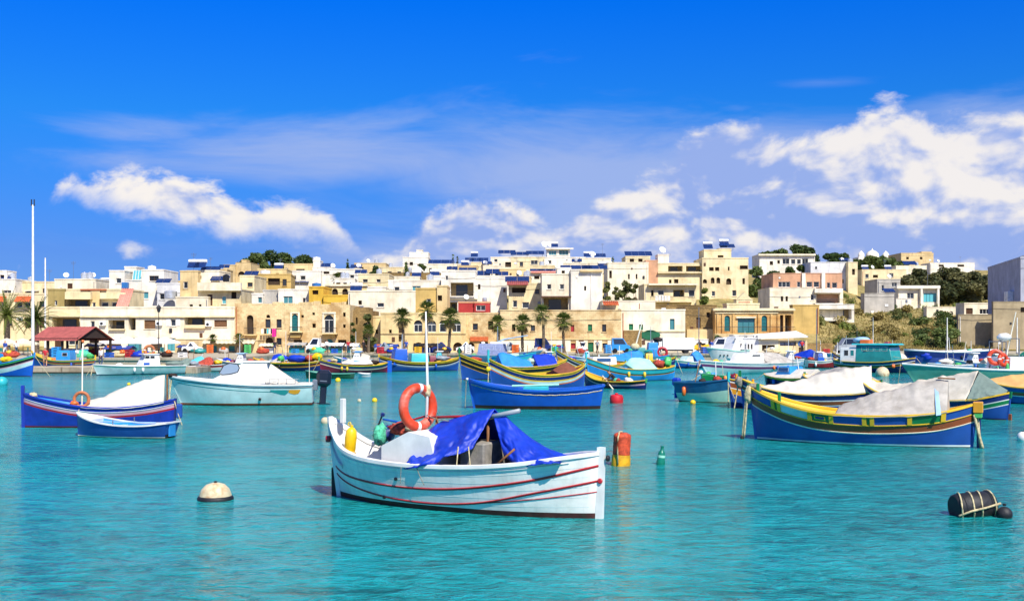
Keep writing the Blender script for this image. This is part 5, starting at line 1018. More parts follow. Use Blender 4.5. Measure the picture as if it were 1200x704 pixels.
def big_luzzu():
    P = []
    w = [(.02, .12, 'p_blue'), (.12, .135, 'p_yellow'), (.135, .255, 'p_green'), (.255, .27, 'p_yellow'), (.27, .415, 'p_blue'), (.415, .43, 'p_yellow'), (.43, .45, 'p_green'), (.45, .465, 'p_yellow'), (.465, .60, 'p_blue'),
         (.60, .615, 'p_yellow'), (.615, .70, 'p_green'), (.70, .715, 'p_yellow'), (.715, .845, 'p_pale'), (.845, .855, 'p_yellow'), (.855, .872, 'p_green'), (.872, .885, 'p_yellow'), (.885, .97, 'p_blue')]
    b = luzzu('luzzu with blue and green bulwark panels, brown strake and grey canvas tent', XY(1139, 524), XY(886, 514), 2.35, (1.32, .92, 1.68),
              [(('w', .02), 'antifoul_dark'), (('w', .075), 'p_white'), (('s', .56), 'p_blue'), (('s', .515), 'p_cream'), (('s', .31), 'p_brown'), (('s', .27), 'p_yellow'), (('s', .03), 'p_blue')], panels=w, nt=44, posts=(.12, .05))
    b.strake([(0, .29), (1, .29)], .035, 'p_yellow', .03, 0, .985, rel=True); b.strake([(0, .535), (1, .535)], .03, 'p_cream', .02, .01, .985, rel=True)
    for t0, t1, m in w:
        if m == 'p_yellow': 
            t = (t0 + t1) / 2; z1, z0 = b.sheer(t) - .03, b.sheer(t) - .28; mb = MB(); mb.grid([[b.p(u, z0) + Vector((0, b.near*.02, 0)), b.p(u, z1) + Vector((0, b.near*.02, 0))] for u in (t0 - .002, t1 + .002)], 'p_yellow'); mb.build('bulwark_timber', None, b.root, solid=.03)
    t = .657; mb = MB(); mb.grid([[b.p(u, b.sheer(u) - .21) + Vector((0, b.near*.014, 0)), b.p(u, b.sheer(u) - .10) + Vector((0, b.near*.014, 0))] for u in (.635, .685)], 'p_yellow'); mb.build('hawse_frame', None, b.root, solid=.02)
    mb = MB(); mb.grid([[b.p(u, b.sheer(u) - .19) + Vector((0, b.near*.028, 0)), b.p(u, b.sheer(u) - .12) + Vector((0, b.near*.028, 0))] for u in (.64, .68)], 'p_navy'); mb.build('hawse_hole', None, b.root, solid=.01)
    b.deck(.62, .985, 'p_yellow', .10, 'foredeck', .03); b.deck(.015, .13, 'p_yellow', .06, 'afterdeck', .02)
    b.tarp(.115, .60, ((.115, 2.02), (.14, 2.06), (.35, 1.72), (.55, 1.30), (.6, 1.08)), 'tarp_grey', .02, .12, .045, endm='tarp_grey', n=70)
    mb = MB(); q = b.hit(1097, 450, 0); mb.tube([(q.x, .0, .4), (q.x, 0, q.z + .02)], .05, 8, 'p_grey'); mb.build('tent_pole', None, b.root)
    mb = MB(); mb.tube([(q.x - .05, b.near*.05, 2.08), (q.x - .55, b.near*.05, 2.06)], .025, 6, 'wood'); mb.build('ridge_spar', None, b.root)
    mb = MB(); r = [b.hit(1095, 452, b.near*.12), b.hit(1099, 452, b.near*.10), b.hit(1103, 486, b.near*.95), b.hit(1097, 487, b.near*.98)]; mb.add(r, [(0, 1, 2, 3)], 'p_paleblue'); mb.build('tent_strap', None, b.root, solid=.02)
    for t, zc in ((.955, .22), (.86, .16)):
        z = b.sheer(t); mb = MB(); X = b.x(t, z); mb.bbox(X - .05, X + .05, b.near*.25 - .05, b.near*.25 + .05, z - .1, z + .28, .015, 'p_green'); mb.build('mooring_post', None, b.root)
    z = b.sheer(1); b.lump((b.x(1, z) - .15, 0, z - .02), (.22, .15, .15), 'rope_grey', 'rope_coil', 2.0); b.lump((b.x(1, z) + .02, b.near*.12, z - .25), (.13, .1, .28), 'rope', 'rope_coil', 5.0)
    b.rope((b.x(1, z) + .08, b.near*.1, z - .15), (b.x(1, 0) + .42, b.near*.15, .02), .0, .035); b.rope((b.x(1, z) + .05, b.near*.14, z - .25), (b.x(1, 0) + .35, b.near*.18, .05), .06, .03)
    b.lump((b.x(1, 0) + .42, b.near*.15, .02), (.06, .06, .1), 'dark_wood', 'rope_weight')
    X = b.x(0, .9); b.rope((X + .02, b.near*.16, 1.0), (X - .22, b.near*.2, .0), .05, .045, name='stern_rope'); b.rope((X - .05, b.near*.05, 1.05), (X - .18, b.near*.1, -.05), .12, .045, name='stern_rope')
    mb = MB(); mb.bbox(X - .22, X + .06, -.22, .22, 1.05, 1.38, .02, 'p_gold'); mb.build('stern_board', None, b.root)
    mb = MB(); mb.bbox(X - .20, X + .04, -.20, .20, .90, 1.04, .02, 'p_lime'); mb.build('stern_block', None, b.root)
    mb = MB(); mb.bbox(X - .16, X - .04, -.03, .03, -.5, .9, .01, 'p_navy'); mb.build('rudder', None, b.root)
big_luzzu()
# ---------------------------------------------------------------- other luzzus and boats near the camera
def tent_luzzu():
    b = luzzu('luzzu with long clean white canvas tent and maroon strake', XY(1036, 482), XY(872, 479), 2.4, (1.08, .74, 1.38),
              [(('w', .03), 'antifoul'), (('w', .06), 'p_navy'), (('s', .50), 'p_blue'), (('s', .46), 'p_white'), (('s', .29), 'p_brown'), (('s', .24), 'p_white'), (('s', .03), 'p_navy')], post='p_green', posts=(.38, .1))
    b.deck(.80, .985, 'p_yellow', .08, 'foredeck', .03)
    b.tarp(.10, .87, ((.10, 2.05), (.2, 1.94), (.45, 1.60), (.7, 1.24), (.87, 1.02)), 'tarp_white', .0, .12, .045, n=66, seed=3)
    z = b.sheer(1); b.lump((b.x(1, z) + .05, b.near * .1, z - .15), (.2, .16, .25), 'rope_grey', 'rope_coil', 8)
    b.rope((b.x(1, z) + .1, 0, z - .2), (b.x(1, 0) + .45, .1, -.05), .05, .03)
tent_luzzu()
def bow_luzzu():
    b = luzzu('luzzu with turquoise bow post and brown and gold curved bow bands', XY(1010, 470), XY(858, 477), 2.2, (1.3, .95, 1.85),
              [(('w', .03), 'antifoul'), (('w', .06), 'p_navy'), (('s', .95), 'p_blue'), (('s', .60), 'p_gold'), (('s', .53), 'p_white'), (('s', .22), 'p_brown'), (('s', .14), 'p_white'), (('s', 0), 'p_brown')], post='p_turq', posts=(.45, .1))
    b.deck(.7, .985, 'p_yellow', .12, 'foredeck', .03)
    for t, m, h in ((.93, 'p_gold', .55), (.82, 'p_gold', .5), (.80, 'p_green', .3)):
        z = b.sheer(t); mb = MB(); X = b.x(t, z); mb.bbox(X - .05, X + .05, -.25, -.15, z - .15, z + h, .015, m); mb.build('mooring_post', None, b.root)
    b.rope((b.x(1, 1.2) + .1, 0, 1.6), (b.x(1, 0) + .25, 0, -.05), .03, .025); b.rope((b.x(1, 1.2) + .12, 0, 1.65), (b.x(1, 0) - .05, b.near*.25, .3), .05, .022); b.zs(.72)
bow_luzzu()
def green_luzzu():
    b = luzzu('luzzu with green and blue stripes and sagging beige canvas tent', XY(1181, 492), XY(1010, 481), 2.4, (1.08, .66, 1.6),
              [(('w', .03), 'antifoul'), (('w', .06), 'p_navy'), (('s', .46), 'p_blue'), (('s', .42), 'p_white'), (('s', .27), 'p_green'), (('s', .23), 'p_white'), (('s', .03), 'p_navy')], post='p_green', posts=(.3, .06))
    b.deck(.83, .985, 'p_yellow', .1, 'foredeck', .03)
    b.tarp(.19, .93, ((.19, 1.90), (.3, 1.80), (.5, 1.55), (.7, 1.30), (.93, 1.34)), 'tarp_beige', .0, .18, .055, end1=True, end0=False, n=66, seed=5)
    # grey-green end sheet slopes from the tent's peak to the stern
    X = b.x(.19, 1.5); pk = (X, 0, 1.89); st = b.x(.02, 1.4)
    for sd in (-1, 1): b.sheet([pk, ((X*2+st)/3, 0, 1.66), ((X+2*st)/3, 0, 1.40), (st, 0, 1.18)], [(X, sd*(b.beam(.19)+.04), b.sheer(.19)), (b.x(.12, 1), sd*(b.beam(.12)+.03), b.sheer(.12)+.02), (b.x(.06, 1), sd*(b.beam(.06)+.03), b.sheer(.06)+.03), (st, sd*.12, b.sheer(.02)+.05)], 'tarp_green', wr=.012, seed=sd, name='stern_canvas')
    mb = MB(); xs = b.x(0, 0); mb.bbox(xs - .16, xs - .02, -.03, .03, -.5, .25, .01, 'p_brown'); mb.build('rudder', None, b.root)
    b.rope((b.x(1, 1.7) + .05, 0, 1.8), (b.x(1, 0) + .2, .2, .4), .05, .025)
green_luzzu()
def tan_luzzu():
    b = luzzu('luzzu under a flat tan canvas cover', XY(1262, 474), XY(1155, 471), 2.4, (1.0, .80, 1.15),
              [(('w', .03), 'antifoul'), (('w', .06), 'p_navy'), (('s', .44), 'p_blue'), (('s', .40), 'p_white'), (('s', .26), 'p_brown'), (('s', .22), 'p_green'), (('s', .03), 'p_blue')], posts=(.1, .1))
    b.tarp(.08, .94, ((.08, 1.25), (.4, 1.5), (.7, 1.38), (.94, 1.18)), 'tarp_tan', .0, .08, .02, seed=7)
tan_luzzu()
def grey_tarp_luzzu():
    b = luzzu('luzzu with dirty grey canvas over its stern beside the white tent', XY(1031, 462), XY(945, 455), 2.2, (1.35, 1.05, 1.6), LZ('p_blue', 'p_white', 'p_brown', 'p_yellow', 'p_navy'), posts=(.2, .1))
    b.tarp(.12, .8, ((.12, 1.75), (.3, 2.35), (.5, 2.5), (.8, 1.9)), 'tarp_grey', .0, .05, .03, seed=11); b.zs(.58)
grey_tarp_luzzu()

def blue_boat():
    b = Boat('rowing_boat', 'plain bright blue wooden boat with white rope line under its gunwale', XY(703, 478.5), XY(556, 478), 2.2, ((0, 1.06), (.15, .92), (.4, .84), (.6, .88), (.8, 1.02), (.93, 1.2), (1, 1.32)), .45, transom=.45, e=(.33, .8), full=(2.6, .7), rake=(.16, .18), floor=.3, nt=36)
    b.hull([(('w', .10), 'antifoul'), (('w', .16), 'antifoul_dark'), (('s', .2), 'p_royal'), (('s', 0), 'p_royal')], inside='p_sky', floor='p_turq')
    b.rail('p_royal', .13, .09, .05)
    mb = MB()
    for sd in (-1, 1): mb.tube([b.p(t, b.sheer(t) - .17 - .02 * abs(math.sin(t * 40))) + Vector((0, sd * 0, 0)) if sd == b.near else b.p(t, b.sheer(t) - .17, sd) for t in [.01 + .98 * k / 60 for k in range(61)]], .022, 6, 'rope')
    mb.build('grab_rope', None, b.root, smooth=True)
    b.stem('p_royal', .06, 1, .1, .1)
    for t in (.35, .62): b.thwart(t, 'p_sky')
    b.deck(.78, .985, 'p_royal', .06, 'foredeck', .03)
    b.block(.40, .66, .55, .3, 1.02, 'p_turq', 'engine_box', (.05, .35))
    mb = MB(); p = b.hit(655, 453, .2); q = b.hit(600, 458, .2); mb.bbox(-.01, .01, -.01, .01, -.01, .01, .001) if 0 else mb.tube([(p.x, .15, 1.10), (q.x, .25, 1.04)], .05, 8, 'tarp_mint'); mb.build('oar', None, b.root)
    z = b.sheer(1); mb = MB(); mb.lathe([(.0, -.06), (.06, -.05), (.07, 0), (.06, .05), (0, .06)], 10, 'p_white', Matrix.Translation((b.x(1, z) + .1, 0, z + .02))); mb.build('bow_roller', None, b.root, smooth=True)
    b.rope((b.x(1, z) + .14, 0, z), (b.x(1, 0) + .42, .1, -.02), -.08, .022, 'rope_grey')
blue_boat()

mat('p_indigo', '#2038a0', .4, streak=.12)
def left_boat():
    b = Boat('fishing_boat', 'dark blue boat with red and white band, white canvas tent and faded ring', XY(204, 497.5), XY(28, 500.5), 2.0, ((0, .95), (.2, .78), (.45, .72), (.65, .82), (.82, 1.0), (.93, 1.14), (1, 1.24)), .45, e=(.34, .8), full=(2.6, .72), rake=(.05, .02), floor=.25, nt=36)
    b.hull([(('w', .03), 'antifoul'), (('w', .07), 'p_maroon'), (('s', .36), 'p_indigo'), (('s', .29), 'p_red'), (('s', .17), 'p_pink'), (('s', 0), 'p_indigo')], inside='p_sky', floor='p_sky')
    b.rail('p_indigo', .11, .06, .03); b.stem('p_indigo', .30, 1, .13, .12); b.stem('p_navy', .05, -1, .1, .1, 'stern_post'); b.deck(.86, .985, 'p_sky', .12, 'foredeck', .02)
    for t in (.7, .8): b.thwart(t, 'p_sky')
    b.strake([(0, .165), (1, .165)], .03, 'p_white', .015, .0, .99, rel=True)
    b.tarp(.07, .60, ((.07, 1.86), (.1, 1.85), (.3, 1.50), (.5, 1.08), (.6, .86)), 'tarp_white', .02, .12, .04, endm='tarp_palegreen', n=60, seed=12)
    q = b.hit(196, 442, 0); mb = MB(); mb.tube([(q.x, 0, .3), (q.x, 0, 1.9)], .035, 8, 'wood'); mb.build('tent_pole', None, b.root)
    c = b.hit(95.5, 468, .35); b.ring(c, .26, .06, Vector((.15, 1, .05)), 'ring_faded', bands=False)
    m0 = b.hit(96, 478, .3); m1 = b.hit(97, 400, .3); mb = MB(); mb.tube([(m0.x, .3, .3), (m0.x, .3, m0.z), m1], [.03, .028, .02], 8, 'p_cream'); mb.build('mast', None, b.root, smooth=True)
    mb = MB(); mb.lathe([(.0, -.06), (.045, -.05), (.05, .05), (0, .06)], 8, 'p_orange', Matrix.Translation(m1)); mb.build('mast_lamp', None, b.root, smooth=True)
    b.lump((b.x(.93, 1), .15, b.sheer(.93) + .04), (.14, .12, .10), 'net_cream', 'rope_coil', 2); b.lump((b.x(.66, 1), .3, .86), (.16, .15, .1), 'p_orange', 'cloth_bundle', 3)
    mb = MB(); X = b.x(0, .4); mb.bbox(X - .28, X - .05, -.16, .16, .25, .78, .04, 'p_blue'); mb.build('outboard_motor', None, b.root, smooth=30); b.rope((X, .1, .9), (X - .3, .2, -.05), .05, .02)
left_boat()

def dinghy():
    b = Boat('dinghy', 'small open blue dinghy with white gunwale moored against the dark blue boat', XY(199, 512.5), XY(92, 510.5), 1.35, ((0, .50), (.2, .42), (.45, .42), (.7, .52), (.9, .68), (1, .78)), .25, transom=.72, e=(.36, .8), full=(2.5, .75), rake=(.22, .06), floor=.12, nt=30)
    b.hull([(('w', .02), 'antifoul_dark'), (('w', .045), 'p_cream'), (('s', .1), 'p_blue'), (('s', 0), 'p_blue')], inside='p_sky', floor='p_sky')
    b.rail('p_white', .10, .045, .03)
    for t in (.28, .58): b.thwart(t, 'p_paleblue', .1, .2)
    b.deck(.8, .98, 'p_white', .03, 'foredeck', .02)
    for sd in (-1, 1): mb = MB(); X = b.x(.5, .5); mb.tube([(X, sd*b.beam(.5), .46), (X, sd*b.beam(.5), .60)], .018, 6, 'grey_metal'); mb.build('rowlock', None, b.root)
    X = b.x(0, .3); mb = MB(); mb.bbox(X - .04, X + .02, -.2, .2, .05, .5, .01, 'p_sky'); mb.build('transom_board', None, b.root)
    mb = MB(); mb.tube([(b.x(.2, .5), -.2, .47), (b.x(.75, .5), .1, .50)], .02, 6, 'p_paleblue'); mb.build('oar', None, b.root)
    b.rope((b.x(1, .7), 0, .74), (b.x(1, .7) + .25, -.5, .85), .03, .015)
dinghy()

def outboard(b, t=0.0, z=.75, k=1.0, m='engine_dark', tilt=0.0, yo=0.0):
    X = b.x(0, z * .6) - .02; M = Matrix.Translation((X, yo, z)) @ Matrix.Rotation(tilt, 4, 'Y') @ Matrix.Scale(k, 4)
    e = MB(); e.bbox(-.54, -.08, -.18, .18, -.06, .46, .10, m, M); o = e.build('outboard_motor', None, b.root, smooth=35)
    q = MB(); q.bbox(-.42, -.22, -.07, .07, -.85, .08, .03, m, M); q.build('motor_leg', None, o, smooth=35)
    q = MB(); q.bbox(-.56, -.16, -.03, .03, -.62, -.58, .01, m, M); q.build('cavitation_plate', None, o)
    q = MB(); q.bbox(-.14, .03, -.12, .12, -.2, .14, .02, 'grey_metal', M); q.build('bracket', None, o)
    q = MB(); q.box(-.42, -.2, -.183, .183, .10, .13, 'grey_metal', M); q.build('cowl_band', None, o)
    return o

def cruiser():
    b = Boat('cabin_cruiser', 'white cabin boat with teal and gold hull flash, canopy and black outboard', XY(367, 473.5), XY(213, 474.5), 2.4, ((0, 1.0), (.2, .98), (.45, 1.0), (.7, 1.12), (.9, 1.3), (1, 1.42)), .4, transom=.85, e=(.3, .9), full=(2.6, .8), rake=(.0, .42), floor=.4, nt=36)
    b.hull([(('w', .05), 'antifoul'), (('w', .12), 'p_brown'), (('s', .16), 'p_pale'), (('s', .10), 'p_pale'), (('s', 0), 'p_white')], inside='p_white', floor='p_white')
    b.rail('p_white', .14, .07, .03); b.strake([(0, .12), (1, .12)], .03, 'p_black', .02, 0, .99, rel=True, name='black_fender_strip')
    b.strake([(0, .30), (.25, .31), (.5, .30), (.97, .26)], .035, 'p_teal', .006, .3, .95, rel=True, name='teal_flash')
    mb = MB(); Q = [(b.p(t, b.sheer(t) - .22 - .0), b.p(t, b.sheer(t) - .24 - h)) for t, h in ((.31, .05), (.27, .12), (.23, .2), (.20, .22), (.18, .12), (.17, .02))]; mb.grid([[a + Vector((0, b.near*.008, 0)) for a, c in Q], [c + Vector((0, b.near*.008, 0)) for a, c in Q]], 'p_teal'); mb.build('teal_flash', None, b.root, solid=.006)
    mb = MB(); Q = [(b.p(t, b.sheer(t) - .22), b.p(t, b.sheer(t) - .23 - h)) for t, h in ((.185, .02), (.165, .15), (.13, .22), (.10, .18), (.085, .04))]; mb.grid([[a + Vector((0, b.near*.008, 0)) for a, c in Q], [c + Vector((0, b.near*.008, 0)) for a, c in Q]], 'p_gold'); mb.build('gold_flash', None, b.root, solid=.006)
    b.deck(.40, .985, 'p_white', .04, 'foredeck', .08)
    # cabin trunk with raked windscreen, then hard top
    z0 = 1.0; xa, xb = b.hit(312, 440, 0).x, b.hit(247, 455, 0).x
    A = [b.hit(242, 459, .8), b.hit(281, 426, .7), b.hit(312, 426, .7), b.hit(316, 460, .8)]
    mb = MB(); sd = b.near
    near = [Vector((A[0].x, sd*.80, 1.12)), Vector((A[1].x, sd*.62, A[1].z - .05)), Vector((A[1].x - .18, sd*.58, A[1].z + .05)), Vector((A[2].x, sd*.60, A[2].z + .05)), Vector((A[3].x, sd*.86, 1.02))]
    n = len(near); far = [Vector((p.x, -p.y, p.z)) for p in near]; mb.add(near + far, [tuple(range(n)), tuple(range(2*n-1, n-1, -1))] + [(i, (i+1) % n, n+(i+1) % n, n+i) for i in range(n)], 'p_white'); cab = mb.build('cabin', None, b.root)
    def cp(px, py):
        u = (A[1].z - b.hit(px, py, .7).z) / (A[1].z - 1.1); y = sd * lerp(.615, .81, min(1, max(0, u))) ; return b.hit(px, py, y + sd*.012)
    W1 = [cp(*p) for p in ((257.5, 437), (262.5, 428.5), (269, 426), (278, 427), (280, 431), (278, 435.5), (270, 437.5), (261, 438.5))]
    mb = MB(); mb.add(W1, [tuple(range(8))], 'glass_light'); g = mb.build('side_window', None, cab)
    c = sum(W1, Vector()) / 8; f = MB(); f.grid([W1, [p + (p - c).normalized() * .05 + Vector((0, sd*.01, 0)) for p in W1]], 'frame_dark', closed=True); f.build('window_seal', None, g)
    mb = MB(); T = [b.hit(284, 424, 0).x, b.hit(318, 424, 0).x]; mb.bbox(min(T), max(T), -.66, .66, A[1].z + .04, A[1].z + .12, .02, 'p_white'); mb.build('hard_top', None, b.root)
    # canvas aft canopy, sloping to the transom
    pk = A[2].x; zt = A[2].z + .06; xe = b.hit(350, 462, 0).x
    for s2 in (-1, 1): b.sheet([(pk + .02, 0, zt + .03), ((pk*2+xe)/3, 0, zt*.67 + .36), ((pk+2*xe)/3, 0, zt*.34+.70), (xe, 0, 1.08)], [(pk + .02, s2*.92, 1.05), ((pk*2+xe)/3, s2*.98, 1.04), ((pk+2*xe)/3, s2*.98, 1.03), (xe, s2*.9, 1.04)], 'tarp_white', wr=.015, seed=s2 + 3, name='canopy', bulge=.08)
    for px in (316, 326, 336, 346): X = b.hit(px, 455, 1.05).x; mb = MB(); mb.tube([(X, sd*1.06, 1.0), (X, sd*1.06, 1.28)], .012, 6, 'grey_metal'); mb.build('stanchion', None, b.root)
    mb = MB(); mb.tube([(b.hit(306, 455, 1.05).x, sd*1.06, 1.28), (b.hit(350, 455, 1.05).x, sd*1.05, 1.27)], .014, 6, 'grey_metal'); mb.build('hand_rail', None, b.root)
    mb = MB(); p = b.p(.39, .32); mb.lathe([(.07, 0), (.07, .05), (.04, .06)], 10, 'p_black', Matrix.Translation(p) @ Matrix.Rotation(R(-90 if sd > 0 else 90), 4, 'X')); mb.build('outlet', None, b.root)
    outboard(b, 0, 1.0, 1.55, 'engine_dark', R(-4))
    b.mast(.02, 2.55, .018, 'p_cream', y=.8, z0=1.0, name='whip_aerial'); b.lump((b.x(.97, 1.4), .1, 1.44), (.22, .2, .1), 'dark_wood', 'anchor_gear', 3)
    for z in (0, 1): b.rope((b.x(1, 1.3) - .1 * z, sd*.1, 1.35), (b.x(1, 0) + .5 + .1 * z, sd*.3, -.05), .06, .025)
cruiser()

# ---------------------------------------------------------------- middle distance
def dress(b, seed):
    "working clutter: fenders, poles, rope, gear"
    r = random.Random(seed); cols = ('net_red', 'net_green', 'net_cream', 'p_yellow', 'p_orange', 'p_lime', 'p_sky', 'dark_wood', 'p_white', 'p_maroon', 'tarp_blue')
    for k in range(r.choice((3, 4, 5))):
        t = r.uniform(.1, .9); z = b.sheer(t) + r.uniform(-.1, .15); b.lump((b.x(t, z), r.uniform(-.4, .4) * b.beam(t), z), (r.uniform(.12, .35), r.uniform(.12, .3), r.uniform(.1, .28)), r.choice(cols), r.choice(('net_bundle', 'rope_coil', 'gear_bundle')), seed + k * 3.1, 8)
    for k in range(r.choice((1, 2))):
        t = r.uniform(.2, .8); X = b.x(t, .5); h = b.sheer(t); mb = MB(); mb.tube([(X, r.uniform(-.3, .3), h - .4), (X + r.uniform(-.4, .4), r.uniform(-.3, .3), h + r.uniform(.9, 2.4))], .028, 5, r.choice(('p_white', 'wood', 'grey_metal', 'p_cream'))); mb.build('pole', None, b.root)
    for k in range(r.choice((1, 2, 3))):
        t = r.uniform(.15, .85); z = b.sheer(t) * .55; p = b.p(t, z) + Vector((0, b.near * .1, 0)); mb = MB(); mb.lathe([(.02, -.28), (.09, -.24), (.11, 0), (.09, .24), (.02, .28)], 8, r.choice(('p_white', 'p_orange', 'rubber', 'p_royal', 'p_yellow')), Matrix.Translation(p)); mb.build('fender', None, b.root, smooth=True)
    z = b.sheer(1); b.rope((b.x(1, z) + .05, 0, z - .05), (b.x(1, 0) + r.uniform(.6, 1.6), r.uniform(-.5, .5), -.05), .08, .022)

G1 = 'luzzus moored in the middle of the harbour'
def mid_boats():
    b = luzzu('luzzu with gold stripes moored directly behind the plain blue boat', XY(683, 457), XY(577, 459), 2.3, (1.6, 1.0, 1.95), [(('w', .03), 'antifoul'), (('w', .06), 'p_navy'), (('s', .62), 'p_blue'), (('s', .55), 'p_orange'), (('s', .42), 'p_pale'), (('s', .34), 'p_yellow'), (('s', .14), 'p_navy'), (('s', 0), 'p_yellow')], post='p_turq', posts=(.55, .1), group=G1, inside='p_brown')
    b.tarp(.12, .34, ((.12, 1.45), (.2, 1.72), (.34, 1.25)), mat('tarp_brown', '#7a4630', .85), .0, .02, .02); b.rope((b.x(1, 1.8), 0, 1.8), (b.x(1, 0) + .3, 0, -.05), .02, .03); b.lump((b.x(1, 1.2) + .12, 0, 1.35), (.14, .12, .14), 'buoy_yellow', 'fender', 2)
    b = luzzu('luzzu with green bow tip and blue covered wheelhouse behind the gold striped one', XY(662, 443.5), XY(542, 445), 2.6, (1.5, .95, 1.95), [(('w', .04), 'antifoul'), (('w', .08), 'p_navy'), (('s', .8), 'p_blue'), (('s', .75), 'p_gold'), (('s', .5), 'p_black'), (('s', .42), 'p_yellow'), (('s', .18), 'p_black'), (('s', 0), 'p_yellow')], post='p_green', posts=(.5, .1), group=G1)
    b.deck(.7, .98, 'p_yellow', .1, 'foredeck', .05); b.tarp(.36, .66, ((.36, 1.4), (.48, 1.7), (.6, 2.05), (.66, 1.9)), 'tarp_sky', .0, .02, .05, name='blue_cover'); b.tarp(.12, .32, ((.12, 1.75), (.2, 1.9), (.32, 1.85)), 'tarp_blue', .0, .02, .03, name='blue_cover')
    b.lump((b.x(.86, 1.5), 0, 1.5), (.5, .4, .22), 'net_red', 'net_bundle', 3); b.block(.68, .76, .5, .5, 1.35, 'p_turq', 'hatch'); b.lump((b.x(.34, 1), 0, 1.3), (.35, .4, .3), 'tarp_palegreen', 'net_bundle', 8)
    b = luzzu('luzzu with high dark and gold curled bow behind the brown tarpaulin', XY(735, 440), XY(656, 441), 2.3, (1.5, 1.2, 2.9), [(('w', .04), 'antifoul'), (('s', 1.1), 'p_blue'), (('s', .62), 'p_gold'), (('s', .54), 'p_white'), (('s', .32), 'p_black'), (('s', .2), 'p_steel'), (('s', 0), 'p_yellow')], post='p_turq', posts=(.4, .1), group=G1)
    b.deck(.6, .97, 'p_white', .1, 'foredeck', .05); b.block(.2, .6, .7, .5, 2.1, 'p_white', 'wheelhouse', (.1, .3)); b.pane(b.x(.3, 1), b.x(.5, 1), 1.6, 1.95, b.near*.68, 'glass_blue')
    dress(b, 101); b.zs(0.75)
    b = luzzu('turquoise luzzu with pale mint canvas cover', XY(789, 445), XY(691, 447), 2.4, (1.45, 1.15, 2.3), [(('w', .04), 'antifoul'), (('w', .08), 'p_blue'), (('s', .62), 'p_sky'), (('s', .56), 'p_gold'), (('s', .46), 'p_black'), (('s', .12), 'p_turq'), (('s', 0), 'p_turq')], rail='p_yellow', post='p_turq', posts=(.5, .25), group=G1)
    b.tarp(.30, .58, ((.30, 2.1), (.42, 2.25), (.52, 2.2), (.58, 1.6)), 'tarp_mint', .0, .0, .03); b.deck(.72, .97, 'p_turq', .1, 'foredeck', .05); b.lump((b.x(.18, 1.3), 0, 1.6), (.5, .5, .4), 'net_red', 'net_bundle', 3); b.lump((b.x(.12, 1.3), .4, 1.8), (.3, .3, .5), 'p_lime', 'net_bundle', 5)
    dress(b, 102); b.zs(0.75)
    b = luzzu('small low luzzu rowed by a person in dark clothes', XY(756, 456), XY(687, 453), 1.5, (.75, .58, 1.35), [(('w', .04), 'antifoul'), (('w', .06), 'p_navy'), (('s', .38), 'p_navy'), (('s', .26), 'p_pink'), (('s', .2), 'p_black'), (('s', .06), 'p_black'), (('s', 0), 'p_yellow')], rail='p_yellow', post='p_turq', posts=(.2, .15), group=G1, sternm='p_lime', name='rowing_luzzu')
    for t in (.3, .6): b.thwart(t)
    mb = MB(); a = b.hit(706, 435, b.near*.3); c = b.hit(719, 457, b.near*1.0); mb.tube([a, c], [.03, .05], 6, 'p_cream'); mb.build('oar', None, b.root)
    dress(b, 103); b.zs(0.75)
    b = luzzu('luzzu with blue cabin box and turquoise hatch lying beam on at the palms', XY(536, 434), XY(447, 435), 2.4, (1.7, 1.1, 1.95), [(('w', .04), 'antifoul'), (('w', .08), 'p_navy'), (('s', .72), 'p_blue'), (('s', .56), 'p_steel'), (('s', .48), 'p_white'), (('s', .22), 'p_black'), (('s', 0), 'p_yellow')], post='p_yellow', posts=(.2, .5), sternm='p_green', group=G1)
    b.block(.68, .86, .75, .8, 2.75, 'p_royal', 'cabin', (.05, .25)); b.block(.40, .64, .7, .8, 2.2, 'p_turq', 'hatch', (.1, .1)); b.mast(.73, 4.6, .07, 'p_grey'); b.lump((b.x(.2, 1), 0, 1.55), (.7, .5, .3), 'p_grey', 'net_bundle', 3); b.block(.3, .38, .4, .8, 1.9, 'p_maroon', 'crate')
    dress(b, 104); b.zs(0.75)
    b = luzzu('luzzu with heaped white sheet and blue crate, blue rudder post', XY(453, 436), XY(377, 437.5), 2.4, (1.4, 1.0, 1.9), [(('w', .04), 'antifoul'), (('w', .08), 'p_navy'), (('s', .60), 'p_maroon'), (('s', .5), 'p_cream'), (('s', .44), 'p_gold'), (('s', .18), 'p_navy'), (('s', 0), 'p_yellow')], post='p_lime', posts=(.4, .1), sternm='p_sky', group=G1)
    b.block(.30, .56, .7, .5, 1.7, 'p_sky', 'crate', (.05, .05)); b.tarp(.3, .7, ((.3, 2.2), (.45, 2.1), (.6, 1.8), (.7, 1.3)), 'tarp_white', -.2, .0, .08); mb = MB(); X = b.x(0, 0); mb.bbox(X - .5, X - .05, -.1, .1, -.3, 1.6, .03, 'p_royal'); mb.build('rudder', None, b.root)
    b.lump((b.x(.2, 1), 0, 1.4), (.5, .4, .3), 'dark_wood', 'net_bundle', 3); b.lump((b.x(.8, 1.4), 0, 1.7), (.3, .3, .25), 'net_cream', 'rope_coil', 7)
    dress(b, 105); b.zs(0.65)
    b = luzzu('luzzu heaped with blue, orange and yellow nets below the laundry balcony', XY(376, 434.5), XY(300, 434), 2.4, (1.5, 1.1, 1.75), [(('w', .04), 'antifoul'), (('w', .08), 'p_navy'), (('s', .65), 'p_navy'), (('s', .5), 'p_gold'), (('s', .42), 'p_maroon'), (('s', .2), 'p_black'), (('s', 0), 'p_yellow')], post='p_yellow', posts=(.2, .2), group=G1)
